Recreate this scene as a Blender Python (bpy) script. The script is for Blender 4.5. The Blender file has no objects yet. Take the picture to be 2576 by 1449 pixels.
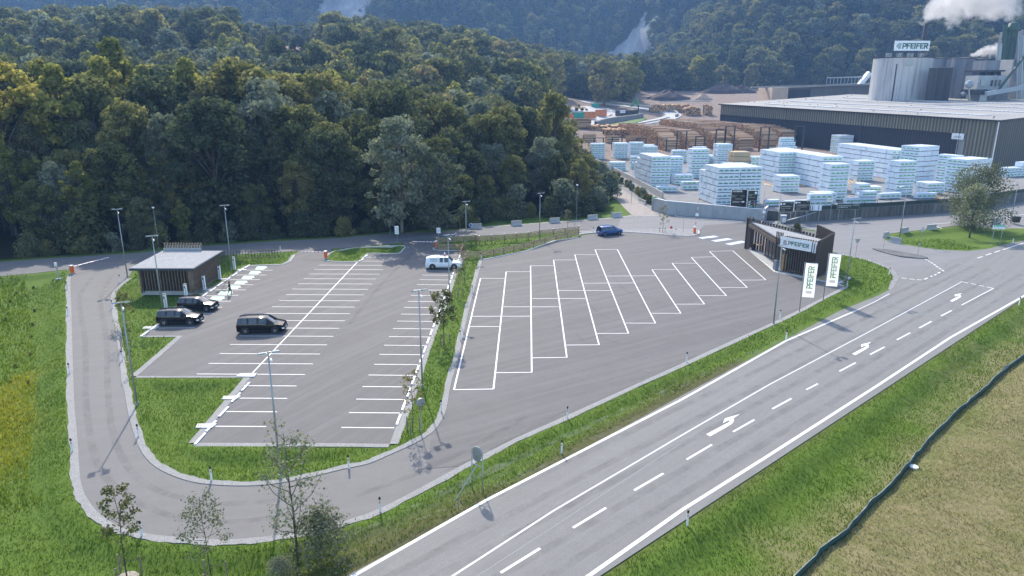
import bpy, math, random
import numpy as np
from mathutils import Vector, Matrix
from mathutils.geometry import tessellate_polygon
random.seed(7); rng=np.random.default_rng(7)
PI=math.pi
scene=bpy.context.scene
COL=scene.collection
# ---------------------------------------------------------------- survey: photograph pixel -> real ground point
FOC,TH,CH=1763.4,math.radians(15.963),24.67
_c,_s=math.cos(TH),math.sin(TH)
VW={'A':(1431.1,306.7,.22222),'B':(2003.6,306.7,.22222),'C':(2146.7,0,.16667),'E':(1359.6,201.25,.16667),'R':(1840,536.7,.13889),'S':(2197.8,383.3,.14683),'W':(1610,402.5,.13889),'H':(319.4,594.2,.11111),'K':(1047.8,555.8,.11111),'D':(0,0,1)}
for i in range(3):
    for j in range(3): VW['%d%d'%(i,j)]=(858.6667*i,483*j,1/3)
def ray(v,x,y):
    a,b,s=VW[v]; px,py=a+s*x,b+s*y
    p=(px-1288)/FOC; q=(py-724.5)/FOC
    return (p,_c-q*_s,-_s-q*_c)
def W(v,x,y,z=0.0):
    d=ray(v,x,y); t=(z-CH)/d[2]
    return (t*d[0],t*d[1],z)
def WY(v,x,y,Y):           # point of the sight line at distance Y
    d=ray(v,x,y); t=Y/d[1]
    return (t*d[0],Y,CH+t*d[2])
def sst(a,b,x):
    t=np.clip((np.asarray(x,float)-a)/(b-a),0,1); return t*t*(3-2*t)
def Hgt(v,b,t,zb=0.0):
    g=W(v,*b,zb); d=ray(v,*t)
    return CH+d[2]*g[1]/d[1]-zb
def PL(v,*xy): return [W(v,xy[i],xy[i+1]) for i in range(0,len(xy),2)]
def ext(p,a=0,b=0):
    p=[tuple(q) for q in p]
    if a:
        d=Vector(p[0])-Vector(p[1]); d.normalize(); p=[tuple(Vector(p[0])+d*a)]+p
    if b:
        d=Vector(p[-1])-Vector(p[-2]); d.normalize(); p=p+[tuple(Vector(p[-1])+d*b)]
    return p
def smooth(p,n=4):
    p=[Vector((q[0],q[1],0)) for q in p]; out=[]
    for i in range(len(p)-1):
        a=p[max(i-1,0)];b=p[i];c=p[i+1];d=p[min(i+2,len(p)-1)]
        for k in range(n):
            t=k/n
            out.append(tuple(0.5*((2*b)+(c-a)*t+(2*a-5*b+4*c-d)*t*t+(3*b-a-3*c+d)*t**3)))
    out.append(tuple(p[-1])); return out
# ---------------------------------------------------------------- materials
def new_mat(name):
    m=bpy.data.materials.new(name); m.use_nodes=True
    nt=m.node_tree; b=nt.nodes['Principled BSDF']; return m,nt,b
def node(nt,t,**k):
    n=nt.nodes.new(t)
    for a,v in k.items():
        if a in n.inputs: n.inputs[a].default_value=v
        else: setattr(n,a,v)
    return n
def noise(nt,vec,scale,detail=4,rough=.6,dist=0):
    n=node(nt,'ShaderNodeTexNoise'); n.inputs['Scale'].default_value=scale; n.inputs['Detail'].default_value=detail
    n.inputs['Roughness'].default_value=rough; n.inputs['Distortion'].default_value=dist
    if vec is not None: nt.links.new(vec,n.inputs['Vector'])
    return n.outputs['Fac']
def ramp(nt,fac,stops):
    r=nt.nodes.new('ShaderNodeValToRGB'); e=r.color_ramp.elements
    e[0].position,e[0].color=stops[0][0],(*stops[0][1],1); e[1].position,e[1].color=stops[-1][0],(*stops[-1][1],1)
    for p,c in stops[1:-1]:
        q=e.new(p); q.color=(*c,1)
    nt.links.new(fac,r.inputs['Fac']); return r.outputs['Color']
def mix(nt,fac,a,b,mode='MIX'):
    n=nt.nodes.new('ShaderNodeMix'); n.data_type='RGBA'; n.blend_type=mode
    for s,v in ((0,fac),(6,a),(7,b)):
        if isinstance(v,(int,float)): n.inputs[s].default_value=v
        elif isinstance(v,tuple): n.inputs[s].default_value=(*v,1) if len(v)==3 else v
        else: nt.links.new(v,n.inputs[s])
    return n.outputs[2]
def maprange(nt,f,a,b,c=0,d=1):
    n=nt.nodes.new('ShaderNodeMapRange'); n.inputs[1].default_value=a;n.inputs[2].default_value=b;n.inputs[3].default_value=c;n.inputs[4].default_value=d
    nt.links.new(f,n.inputs[0]); return n.outputs[0]
def mapping(nt,scale=(1,1,1),rot=0,coord='Object'):
    t=nt.nodes.new('ShaderNodeTexCoord'); m=nt.nodes.new('ShaderNodeMapping')
    m.vector_type='TEXTURE'; m.inputs['Scale'].default_value=tuple(1/q for q in scale); m.inputs['Rotation'].default_value=(0,0,rot)
    nt.links.new(t.outputs[coord],m.inputs['Vector']); return m.outputs['Vector']
def bump(nt,b,h,strength=.3,dist=.05):
    n=nt.nodes.new('ShaderNodeBump'); n.inputs['Strength'].default_value=strength; n.inputs['Distance'].default_value=dist
    nt.links.new(h,n.inputs['Height']); nt.links.new(n.outputs['Normal'],b.inputs['Normal'])
MT={}
def simple(name,col,rough=.6,metal=0,var=.12,scale=3,bmp=0,coat=0):
    if name in MT: return MT[name]
    m,nt,b=new_mat(name)
    v=mapping(nt); f=noise(nt,v,scale,5)
    c=ramp(nt,f,[(.3,tuple(max(0,x*(1-var)) for x in col)),(.7,tuple(min(1,x*(1+var)) for x in col))])
    nt.links.new(c,b.inputs['Base Color']); b.inputs['Roughness'].default_value=rough; b.inputs['Metallic'].default_value=metal
    if coat: b.inputs['Coat Weight'].default_value=coat; b.inputs['Coat Roughness'].default_value=.05
    if bmp: bump(nt,b,noise(nt,v,scale*8,4),bmp,.02)
    MT[name]=m; return m
def asphalt(name,base,tint=(1,1,1),streak=0.0,ang=0,worn=.25):
    m,nt,b=new_mat(name)
    v=mapping(nt)
    big=noise(nt,v,.06,5,.6,.6); mid=noise(nt,v,.6,5,.65); fine=noise(nt,v,14,3,.8)
    def c(k): return tuple(base*k*t for t in tint)
    col=ramp(nt,big,[(.3,c(.88)),(.5,c(1)),(.72,c(1.12))])
    col=mix(nt,.5,col,ramp(nt,mid,[(.3,c(.8)),(.7,c(1.22))]))
    col=mix(nt,.5,col,ramp(nt,fine,[(.3,c(.66)),(.7,c(1.36))]))
    if streak:
        sv=mapping(nt,(.028,.9,1),ang)
        s=noise(nt,sv,1.0,6,.7,.3)
        col=mix(nt,maprange(nt,s,.44,.64,0,streak),col,c(1+worn*1.4))
        s2=noise(nt,mapping(nt,(.02,1.4,1),ang+.12),1.3,4,.6,.5)
        col=mix(nt,maprange(nt,s2,.6,.68,0,streak*.6),col,c(.72))
    # small light stains
    st=noise(nt,v,.33,7,.75,1.2)
    col=mix(nt,maprange(nt,st,.62,.74,0,.45),col,c(1.6))
    dk=noise(nt,mapping(nt,(1,1,1),1),.5,6,.7,2.5)
    col=mix(nt,maprange(nt,dk,.64,.72,0,.4),col,c(.5))
    nt.links.new(col,b.inputs['Base Color']); b.inputs['Roughness'].default_value=.82
    b.inputs['Specular IOR Level'].default_value=.3
    bump(nt,b,fine,.25,.01)
    MT[name]=m; return m
def gravel(name,base,scale=9):
    m,nt,b=new_mat(name); v=mapping(nt)
    vo=node(nt,'ShaderNodeTexVoronoi'); vo.inputs['Scale'].default_value=scale; nt.links.new(v,vo.inputs['Vector'])
    col=ramp(nt,vo.outputs['Color'],[(.0,tuple(x*.6 for x in base)),(.5,base),(1,tuple(min(1,x*1.35) for x in base))])
    col=mix(nt,maprange(nt,noise(nt,v,.9,5,.7),.45,.7,0,.5),col,tuple(x*.72 for x in base))
    nt.links.new(col,b.inputs['Base Color']); b.inputs['Roughness'].default_value=.9
    bump(nt,b,vo.outputs['Distance'],.6,.05); MT[name]=m; return m
def paint_line(name,col,wear=.3,scale=6):
    m,nt,b=new_mat(name); v=mapping(nt)
    f=noise(nt,v,scale,6,.75); f2=noise(nt,v,30,2)
    c=mix(nt,maprange(nt,f,.55,.75,0,wear),col,tuple(x*.45 for x in col))
    c=mix(nt,maprange(nt,f2,.62,.7,0,wear),c,tuple(x*.3 for x in col))
    nt.links.new(c,b.inputs['Base Color']); b.inputs['Roughness'].default_value=.6; MT[name]=m; return m
def ribbed(name,col,dark,period,axis=0,var=.25,metal=.0,rough=.6):
    m,nt,b=new_mat(name); v=mapping(nt)
    sp=nt.nodes.new('ShaderNodeSeparateXYZ'); nt.links.new(v,sp.inputs[0])
    w=node(nt,'ShaderNodeMath',operation='MULTIPLY'); nt.links.new(sp.outputs[axis],w.inputs[0]); w.inputs[1].default_value=2*PI/period
    s=node(nt,'ShaderNodeMath',operation='SINE'); nt.links.new(w.outputs[0],s.inputs[0])
    f=maprange(nt,s.outputs[0],-.3,.5)
    sc=[6,6,6]; sc[2]=.12
    st=noise(nt,mapping(nt,(.5,.5,.04)),1.2,6,.75)
    base=mix(nt,f,dark,col); base=mix(nt,maprange(nt,st,.4,.7,0,var*2),base,tuple(x*.45 for x in col))
    nt.links.new(base,b.inputs['Base Color']); b.inputs['Roughness'].default_value=rough; b.inputs['Metallic'].default_value=metal
    bump(nt,b,f,.5,.05); MT[name]=m; return m
# ---------------------------------------------------------------- mesh collector
class MB:
    def __init__(s): s.v=[];s.f=[];s.m=[]
    def add(s,vs,fs,mi=0):
        o=len(s.v); s.v+=[tuple(q) for q in vs]; s.f+=[tuple(o+i for i in f) for f in fs]; s.m+=[mi]*len(fs); return s
    def box(s,c,d,rz=0,mi=0,taper=1,ry=0,rx=0):
        M=Matrix.Rotation(rz,3,'Z')@Matrix.Rotation(ry,3,'Y')@Matrix.Rotation(rx,3,'X')
        vs=[]
        for z in (-1,1):
            k=1 if z<0 else taper
            for x,y in ((-1,-1),(1,-1),(1,1),(-1,1)):
                vs.append(tuple(Vector(c)+M@Vector((x*d[0]/2*k,y*d[1]/2*k,z*d[2]/2))))
        return s.add(vs,[(3,2,1,0),(4,5,6,7),(0,1,5,4),(1,2,6,5),(2,3,7,6),(3,0,4,7)],mi)
    def bar(s,p,q,r,r2=None,n=8,mi=0,cap=True):
        p=Vector(p);q=Vector(q); r2=r if r2 is None else r2
        d=(q-p).normalized(); a=d.orthogonal().normalized(); b=d.cross(a)
        vs=[tuple(p+(a*math.cos(2*PI*i/n)+b*math.sin(2*PI*i/n))*r) for i in range(n)]+[tuple(q+(a*math.cos(2*PI*i/n)+b*math.sin(2*PI*i/n))*r2) for i in range(n)]
        fs=[(i,(i+1)%n,n+(i+1)%n,n+i) for i in range(n)]
        if cap: fs+=[tuple(range(n-1,-1,-1)),tuple(range(n,2*n))]
        return s.add(vs,fs,mi)
    def beam(s,p,q,w,h,mi=0):    # rectangular bar between two points, h vertical
        p=Vector(p);q=Vector(q); d=(q-p).normalized(); a=d.cross(Vector((0,0,1)))
        if a.length<1e-3: a=Vector((1,0,0))
        a.normalize(); u=a.cross(d)
        vs=[tuple(e+a*(sx*w/2)+u*(sz*h/2)) for e in (p,q) for sx,sz in ((-1,-1),(1,-1),(1,1),(-1,1))]
        return s.add(vs,[(3,2,1,0),(4,5,6,7),(0,1,5,4),(1,2,6,5),(2,3,7,6),(3,0,4,7)],mi)
    def tube(s,pts,r,n=8,mi=0):
        for i in range(len(pts)-1):
            ra=r[i] if isinstance(r,(list,tuple)) else r; rb=r[i+1] if isinstance(r,(list,tuple)) else r
            s.bar(pts[i],pts[i+1],ra,rb,n,mi)
        return s
    def prism(s,poly,z0,z1,mi=0,bottom=True):
        n=len(poly)
        a=sum(poly[i][0]*poly[(i+1)%n][1]-poly[(i+1)%n][0]*poly[i][1] for i in range(n))
        if a<0: poly=poly[::-1]
        zf=z1 if callable(z1) else (lambda x,y:z1)
        vs=[(p[0],p[1],z0) for p in poly]+[(p[0],p[1],zf(p[0],p[1])) for p in poly]
        tri=tessellate_polygon([[Vector((p[0],p[1],0)) for p in poly]])
        fs=[]
        for t in tri:
            A,B,C=[poly[i] for i in t]
            if (B[0]-A[0])*(C[1]-A[1])-(B[1]-A[1])*(C[0]-A[0])<0: t=t[::-1]
            fs.append(tuple(n+i for i in t))
            if bottom: fs.append(tuple(t[::-1]))
        fs+=[(i,(i+1)%n,n+(i+1)%n,n+i) for i in range(n)]
        return s.add(vs,fs,mi)
    def quad(s,a,b,c,d,mi=0): return s.add([a,b,c,d],[(0,1,2,3)],mi)
    def lathe(s,prof,c=(0,0,0),n=16,mi=0):
        vs=[];m=len(prof)
        for i in range(n):
            a=2*PI*i/n
            for r,z in prof: vs.append((c[0]+r*math.cos(a),c[1]+r*math.sin(a),c[2]+z))
        fs=[(i*m+k,((i+1)%n)*m+k,((i+1)%n)*m+k+1,i*m+k+1) for i in range(n) for k in range(m-1)]
        return s.add(vs,fs,mi)
    def data(s,name,mats,smooth_=False):
        me=bpy.data.meshes.new(name); me.from_pydata(s.v,[],s.f)
        for m in (mats if isinstance(mats,(list,tuple)) else [mats]): me.materials.append(m)
        me.polygons.foreach_set('material_index',s.m)
        if smooth_: me.polygons.foreach_set('use_smooth',[True]*len(s.f))
        me.update(); return me
    def build(s,name,mats,parent=None,loc=None,rz=0,smooth_=False,**tg):
        o=bpy.data.objects.new(name,s.data(name,mats,smooth_)); COL.objects.link(o)
        if parent: o.parent=parent
        if loc: o.location=loc
        if rz: o.rotation_euler[2]=rz
        if tg: tag(o,**tg)
        return o
def tag(o,label=None,cat=None,group=None,kind=None):
    if label: o['label']=label
    if cat: o['category']=cat
    if group: o['group']=group
    if kind: o['kind']=kind
    return o
def thing(name,label,cat,loc=(0,0,0),rz=0,group=None):
    o=bpy.data.objects.new(name,None); COL.objects.link(o); o.location=loc; o.rotation_euler=(0,0,rz); o.empty_display_size=.3
    return tag(o,label,cat,group)
def kids(o): return list(o.children)
def dup(root,loc,rz=None,label=None,group=None,scale=None):
    def cp(o,par):
        c=o.copy(); COL.objects.link(c)
        if par: c.parent=par
        for ch in KIDS.get(o.name,()) : cp(ch,c)
        return c
    def scan(o):
        KIDS[o.name]=list(o.children)
        for ch in KIDS[o.name]: scan(ch)
    if root.name not in KIDS: scan(root)
    r=cp(root,None); r.location=loc
    if rz is not None: r.rotation_euler[2]=rz
    if label: r['label']=label
    if group: r['group']=group
    if scale: r.scale=scale if isinstance(scale,(tuple,list)) else (scale,)*3
    return r
KIDS={}
def structure(o): o['kind']='structure'; return o
_fontmesh={}
def text_mb(txt,size,bold=0.0,space=1.0):
    k=(txt,size,bold,space)
    if k in _fontmesh: return _fontmesh[k]
    cu=bpy.data.curves.new('t','FONT'); cu.body=txt; cu.size=size; cu.offset=bold; cu.space_character=space; cu.align_x='LEFT'
    ob=bpy.data.objects.new('t',cu); COL.objects.link(ob)
    dg=bpy.context.evaluated_depsgraph_get(); me=bpy.data.meshes.new_from_object(ob.evaluated_get(dg))
    vs=[tuple(v.co) for v in me.vertices]; fs=[tuple(p.vertices) for p in me.polygons]
    bpy.data.objects.remove(ob); bpy.data.curves.remove(cu); bpy.data.meshes.remove(me)
    x0=min(v[0] for v in vs);x1=max(v[0] for v in vs);y0=min(v[1] for v in vs);y1=max(v[1] for v in vs)
    _fontmesh[k]=([(a-x0,b-y0,0) for a,b,_ in vs],fs,x1-x0,y1-y0); return _fontmesh[k]
def put_text(mb,txt,o,ux,uy,w=None,h=None,mi=0,bold=0.0,fit=True,space=1.0):
    """lettering on a surface: lower-left corner o, directions ux, uy, inside w x h"""
    vs,fs,tw,th=text_mb(txt,1.0,bold,space)
    kx=w/tw if w else h/th; ky=h/th if h else kx
    if not w: kx=ky
    o=Vector(o);ux=Vector(ux);uy=Vector(uy)
    mb.add([tuple(o+ux*(a*kx)+uy*(b*ky)) for a,b,_ in vs],fs,mi)
# PFEIFER company lettering, drawn as strokes on a unit box per letter (w 0.8, h 1)
def _arc(cx,cy,r,a0,a1,n=8,ky=1): return [(cx+r*math.cos(math.radians(a0+(a1-a0)*i/n)),cy+ky*r*math.sin(math.radians(a0+(a1-a0)*i/n))) for i in range(n+1)]
GLY={'P':[[(.1,0),(.1,.68)],[(0,.92),(.45,.92)]+_arc(.45,.68,.24,90,-90)+[(.25,.44)]],
 'F':[[(.1,0),(.1,.5)],[(.1,.92),(.1,.7)],[(.1,.92),(.62,.92)],[(.1,.5),(.55,.5)]],
 'E':[[(.62,.08),(.1,.08),(.1,.92),(.62,.92)],[(.1,.5),(.55,.5)]],
 'I':[[(.1,0),(.1,1)]],
 'R':[[(.1,0),(.1,.68)],[(0,.92),(.45,.92)]+_arc(.45,.7,.22,90,-90)+[(.3,.48),(.66,.02)]]}
GW={'P':.8,'F':.74,'E':.76,'I':.34,'R':.86}
def pfeifer(mb,o,ux,uy,w,h,mi=0,logo=True,st=.17):
    """lettering + striped round emblem filling w x h from lower-left corner o"""
    o=Vector(o);ux=Vector(ux);uy=Vector(uy)
    tot=sum(GW[c] for c in 'PFEIFER'); L=(1.15 if logo else 0); k=h; sx=w/(tot+L)
    def pt(x,y): return o+ux*(x*sx)+uy*(y*k)
    def stroke(P,t):
        for a,b in zip(P,P[1:]):
            a=Vector(a);b=Vector(b);d=(b-a)
            if d.length<1e-6: continue
            d.normalize(); n=Vector((-d.y,d.x))*t/2; e=d*t*.3
            q=[a-e-n,b+e-n,b+e+n,a-e+n]
            mb.add([tuple(pt(*p)) for p in q],[(0,1,2,3)],mi)
    x=0
    if logo:
        for i in range(5):
            y=.1+i*.2; hw=.42*math.sqrt(max(.35,1-((y-.5)/.62)**2))
            stroke([(.42-hw,y),(.42+hw*(.85 if i%2 else 1),y+(.02))],.11)
        x=L
    for c in 'PFEIFER':
        for P in GLY[c]: stroke([(x+a,b) for a,b in P],st)
        x+=GW[c]
# ---------------------------------------------------------------- paved areas (survey outlines)
slip_out=smooth(PL('01',560,560,535,650,533,720,537,830,541,960,545,1100,550,1300,556,1449)+PL('02',565,200,580,350,592,520,605,700,625,790,660,870,720,950,800,1020,900,1075,1090,1128,1300,1155,1500,1170,1700,1177,1900,1165,2100,1142,2330,1105)+PL('12',75,1020,300,938,600,785,900,622,1060,542,1300,420,1700,241,2230,2)+PL('21',430,1098,650,1000,900,880,1215,716),4)
slip_in=smooth(PL('01',1020,545,990,610,960,655,905,700,853,750,838,800,840,870,852,950,873,1060,893,1200,908,1320,920,1449)+PL('02',935,40,952,130,970,230,1003,350,1050,480,1120,583,1220,655,1350,712,1500,750,1700,768,1900,770,2100,752,2350,703,2576,648)+PL('12',200,605,350,543,550,452,680,372,740,302,790,200,828,0)+PL('11',885,1250,915,1100,960,900,1000,750,1050,560,1068,510),4)
slip_road=slip_out+slip_in[::-1]
car_park=PL('01',2225,475,2190,525,2130,550,1870,560,1205,1005,1085,1087,1385,1087,1035,1392,1900,1392)+PL('02',1485,447)+PL('12',0,450,365,455,400,370,445,240,490,140,530,20)+PL('11',560,1400,620,1200,690,1020,760,850,830,650,880,540,925,445,700,440,693,425,705,380,705,345,450,368,475,410,435,465,195,468,140,525,0,527)+PL('01',2480,525,2440,515,2490,455,2510,425,2260,442)
truck_park=PL('11',1068,510,1150,494,1400,443,1600,370,1790,341,1830,326,1930,312,2110,303,2330,315,2450,326,2576,333)+PL('21',60,333,115,322,160,250,480,235,1000,300,1110,448,1110,620,1215,716)+PL('21',900,880,650,1000,430,1098)+PL('12',2230,2,1700,241,1300,420,1060,542,900,622,650,640,680,372,740,302,790,200,828,0)+PL('11',885,1250,915,1100,960,900,1000,750,1050,560)
bu=[W('01',-900,590)]+PL('01',0,528,500,492,1000,463,1530,408,2050,373,2576,347)+PL('11',360,312,700,302,900,287,1050,272,1360,248,1650,229,1930,209,2110,194,2230,178)
bl=PL('01',500,584,760,572,1000,545,1150,520,1650,478,2100,455,2576,425)+PL('11',440,386,700,348,850,340,1100,328,1500,306,1780,286,2000,284,2300,284,2576,290)
back_road=[W('01',-900,700)]+PL('01',0,637,270,612)+bl+[W('21',130,286),W('21',150,200)]+bu[::-1]
left_e=ext(PL('12',60,1440,1250,803,2230,275),25,0)+PL('12',2576,86)+PL('21',620,1200,1180,900,1470,785,1585,725,1628,650)
isle=PL('21',1510,352,1560,316,1650,303,1850,283,2000,264,2440,213,2576,188)+[W('21',3300,60),W('21',3300,290)]+PL('21',2576,366,2400,406,2300,431,2150,447,1950,438,1800,420,1660,396,1565,382)
re=[W('12',1955,1449),W('21',2576,797)]
right_e=ext(re,25,160)
main_road=left_e+PL('21',1900,560,2300,434,2400,407,2576,366)
d_=(Vector(right_e[-1])-Vector(right_e[-2])).normalized()
main_road=main_road+[tuple(Vector(W('21',2576,366))+d_*170)]+right_e[::-1]
junction=PL('21',0,288,122,300,160,252,480,232,1000,290,1110,448,1180,464,1290,487,1400,513,1500,543,1590,590,1628,650,1585,725,1900,700,2200,520,2576,385)+isle[::-1][4:14][::-1][:0]+PL('21',2500,380,2400,405,2300,430,2150,446,1950,437,1800,419,1660,395,1560,380,1512,350,1560,315,1650,302,1850,282,2000,263,2440,212,2576,187)+[W('21',3300,50),W('B',3400,760)]+PL('B',2576,897,1800,1018,900,1078,0,1133)+PL('A',2200,1130,1040,1046,960,1010,700,1050)+PL('11',2110,194,2080,280,2300,286)
track=smooth(PL('A',1000,1045,860,1060,720,1062,560,900,430,790,342,715),2)+PL('A',330,590,380,600,560,735,760,880,900,975)
PAVED=[slip_road,car_park,truck_park,back_road,main_road,junction,track]
# ---------------------------------------------------------------- terrain
def inside(poly,X,Y):
    P=np.array([(p[0],p[1]) for p in poly]); r=np.zeros(X.shape,bool)
    j=len(P)-1
    for i in range(len(P)):
        xi,yi=P[i];xj,yj=P[j]
        if yi!=yj:
            r^=((yi>Y)!=(yj>Y))&(X<(xj-xi)*(Y-yi)/(yj-yi)+xi)
        j=i
    return r
def dist(poly,X,Y,closed=True):
    P=np.array([(p[0],p[1]) for p in poly]); D=np.full(X.shape,1e9)
    n=len(P)
    for i in range(n if closed else n-1):
        a=P[i];b=P[(i+1)%n];d=b-a;L=d@d+1e-9
        t=np.clip(((X-a[0])*d[0]+(Y-a[1])*d[1])/L,0,1)
        D=np.minimum(D,np.hypot(X-a[0]-t*d[0],Y-a[1]-t*d[1]))
    return D
def vnoise(X,Y,s,seed=0):
    r=np.random.default_rng(seed); T=r.random((64,64))
    x=np.asarray(X)/s;y=np.asarray(Y)/s; i=np.floor(x).astype(int);j=np.floor(y).astype(int);u=x-i;v=y-j
    u=u*u*(3-2*u);v=v*v*(3-2*v)
    return (T[i%64,j%64]*(1-u)*(1-v)+T[(i+1)%64,j%64]*u*(1-v)+T[i%64,(j+1)%64]*(1-u)*v+T[(i+1)%64,(j+1)%64]*u*v)-.5
def far_h(X,Y):
    X=np.asarray(X,float);Y=np.asarray(Y,float)
    z=np.interp(Y,[-500,250,300,350,400,450,500,600,900,1700],[0,0,.8,3,7.5,13,18.5,26,30,34])
    A=np.interp(X,[-400,-150,-90,-20,28,60],[32,30,24,16,4,0])
    z=z+sst(220,380,Y)*A
    z=z+90*sst(560,800,Y+.12*X)*sst(130,270,X)*(1-.45*sst(330,620,X))
    n=vnoise(X,Y,130,3)*60+vnoise(X,Y,48,4)*14
    m=np.maximum(0,Y-(900+n-.05*X))
    z=z+m*.62*sst(0,80,m)
    return z
FENCE=PL('22',860,1449,1060,1235,1240,1100,1375,940,1560,765,1700,600,1780,500,1880,385,2070,195,2190,95,2300,0)+PL('21',2450,1310,2576,1225)
FENCE=ext(FENCE,12,60)
def ground_z(X,Y,fine=True):
    X=np.asarray(X,float);Y=np.asarray(Y,float); z=far_h(X,Y)
    near=(Y<175)&(Y>15)&(np.abs(X)<150)
    ins=np.zeros(X.shape,bool);D=np.full(X.shape,1e9)
    x,y=X[near],Y[near]
    i_=np.zeros(x.shape,bool);d_=np.full(x.shape,1e9)
    for p in PAVED:
        i_|=inside(p,x,y)
    for p in PAVED:
        d_=np.minimum(d_,dist(p,x,y))
    # bank dips a little between the paved areas
    dip=.5*sst(1.0,2.8,d_)*(1-.75*sst(4,9,d_))
    bump_=.05*vnoise(x,y,1.3,1)+.12*vnoise(x,y,5,2)
    lawn=.03-dip+bump_*sst(.4,1.5,d_)
    side=sst(0,6,(x-FENCE[0][0])*.0)  # flat
    zz=np.where(i_,np.where(d_<.75,-.035,-.3),np.where(d_<.5,-.03,lawn))
    z=z.copy(); z[near]=z[near]+zz
    return z
def gz(x,y):
    return float(ground_z(np.array([float(x)]),np.array([float(y)]))[0])
def land(v,x,y):     # sight line meets the terrain
    d=ray(v,x,y); Ys=np.concatenate([np.arange(60,400,.5),np.arange(400,1500,2)])
    t=Ys/d[1]; zr=CH+t*d[2]; h=far_h(t*d[0],Ys)
    k=np.argmax(zr<=h)
    if zr[k]>h[k]: k=len(Ys)-1
    return (float(t[k]*d[0]),float(Ys[k]),float(h[k]))
def axis(fine0,fine1,step,lo,hi,g=1.09,mx=11):
    a=list(np.arange(fine0,fine1+1e-6,step)); s=step
    while a[-1]<hi: s=min(s*g,mx); a.append(a[-1]+s)
    s=step; b=[a[0]]
    while b[-1]>lo: s=min(s*g,mx); b.append(b[-1]-s)
    return np.array(b[:0:-1]+a)
gx=axis(-62,72,.5,-1150,1150); gy=axis(27,126,.5,-120,1620)
GX,GY=np.meshgrid(gx,gy); shp=GX.shape
GZ=ground_z(GX.ravel(),GY.ravel())
me=bpy.data.meshes.new('ground'); nv=GX.size; nx=shp[1];ny=shp[0]
me.vertices.add(nv); co=np.stack([GX.ravel(),GY.ravel(),GZ],1); me.vertices.foreach_set('co',co.ravel())
ii=(np.arange(ny-1)[:,None]*nx+np.arange(nx-1)[None,:]).ravel()
q=np.stack([ii,ii+1,ii+nx+1,ii+nx],1); me.loops.add(q.size); me.loops.foreach_set('vertex_index',q.ravel())
me.polygons.add(len(q)); me.polygons.foreach_set('loop_start',np.arange(0,q.size,4)); me.polygons.foreach_set('loop_total',np.full(len(q),4))
me.polygons.foreach_set('use_smooth',np.ones(len(q),bool)); me.update()
X,Y=GX.ravel(),GY.ravel()
# what grows or lies where
meadow_edge=smooth([(-60,25,0),(-43,36,0)]+PL('02',260,900,200,700,235,400,250,100)+PL('01',260,1300,240,1000,200,700,150,640),3)
meadow=[(-160,20,0)]+meadow_edge+[(-60,98,0),(-160,98,0)]
field=FENCE+[(220,200,0),(220,0,0),(-10,0,0)]
nz=vnoise(X,Y,7,11)+.6*vnoise(X,Y,2.2,12)
sg=lambda poly,w: np.where(inside(poly,X,Y),1,-1)*dist(poly,X,Y)/w
forest_front=PL('01',-900,560,0,505,500,470,1000,440,1530,385,2050,350,2576,322)+PL('11',360,285,600,270,900,258,1050,215,1500,178,1900,158,2020,60)+PL('A',340,720,250,560)
forest_zone=forest_front+[(18,250,0),(20,330,0),(24,420,0),(30,470,0),(78,476,0),(92,548,0),(240,560,0),(900,580,0),(1200,1700,0),(-1200,1700,0),(-1200,110,0)]
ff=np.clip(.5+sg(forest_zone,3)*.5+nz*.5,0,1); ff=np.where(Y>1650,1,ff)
mm=np.clip(.5+sg(meadow,2.2)*.5+nz,0,1); dry=np.clip(.5+sg(field,1.6)*.5+nz*.7,0,1)
# brownish shoulder of the main road
sh=np.clip(1.6-dist(ext(left_e[:3],0,30),X,Y,False)/1.6+nz*1.2,0,1)*(X-FENCE[0][0]*0<200)
sh=np.maximum(sh,np.clip(1.0-dist(right_e,X,Y,False)/.9+nz*1.0,0,1)*.6)
dz=np.clip(1.2-dist(FENCE,X,Y,False)/3.2+nz*1.3,0,1)
dry=np.maximum(dry,dz*.85)
bank=np.clip(.5+sg([right_e[i] for i in range(len(right_e))]+field[::-1][3:],1.5)*.5,0,1)*0
yard=(Y>128)&(X>26)&(Y<560)&(~inside(forest_zone,X,Y))
gr=np.where(yard,1.0,0)
dirt=np.clip(.5+(Y-235)/20+nz,0,1)*gr
def rockmask(cx,cy,rx,ry,sd): return np.clip(1.25-np.hypot((X-cx)/rx,(Y-cy)/ry)+1.1*vnoise(X,Y,22,sd)+.5*vnoise(X,Y,7,sd+1),0,1)*1.6
def RK(v,x,y): return land(v,x,y)
p1=RK('D',1597,118);p1b=RK('D',1600,80); p2=RK('D',868,22); p3=RK('D',2505,12); SCARS=((p1,30,30),(p1b,13,22),(p2,40,80),(p3,70,60))
rock=np.maximum(np.maximum(rockmask(p1[0]+2,p1[1]-8,38,30,21),rockmask(p1b[0]+3,p1b[1]-22,17,34,22)),rockmask(p2[0],p2[1]+10,50,85,23))
rock=np.maximum(rock,rockmask(p3[0],p3[1]+20,75,60,24))
rock=np.clip(rock,0,1)*(Y>700)
def attr(me,name,val,dom='POINT'):
    a=me.attributes.new(name,'FLOAT',dom); a.data.foreach_set('value',np.asarray(val,np.float32))
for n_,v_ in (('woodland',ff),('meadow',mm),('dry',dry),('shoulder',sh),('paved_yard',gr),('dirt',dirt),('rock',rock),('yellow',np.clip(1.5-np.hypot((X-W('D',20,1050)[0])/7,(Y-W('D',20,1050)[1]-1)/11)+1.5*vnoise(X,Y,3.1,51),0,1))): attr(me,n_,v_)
m,nt,b=new_mat('ground_cover')
v=mapping(nt); A=lambda n:(lambda a:(setattr(a,'attribute_name',n),a.outputs['Fac'])[1])(nt.nodes.new('ShaderNodeAttribute'))
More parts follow.
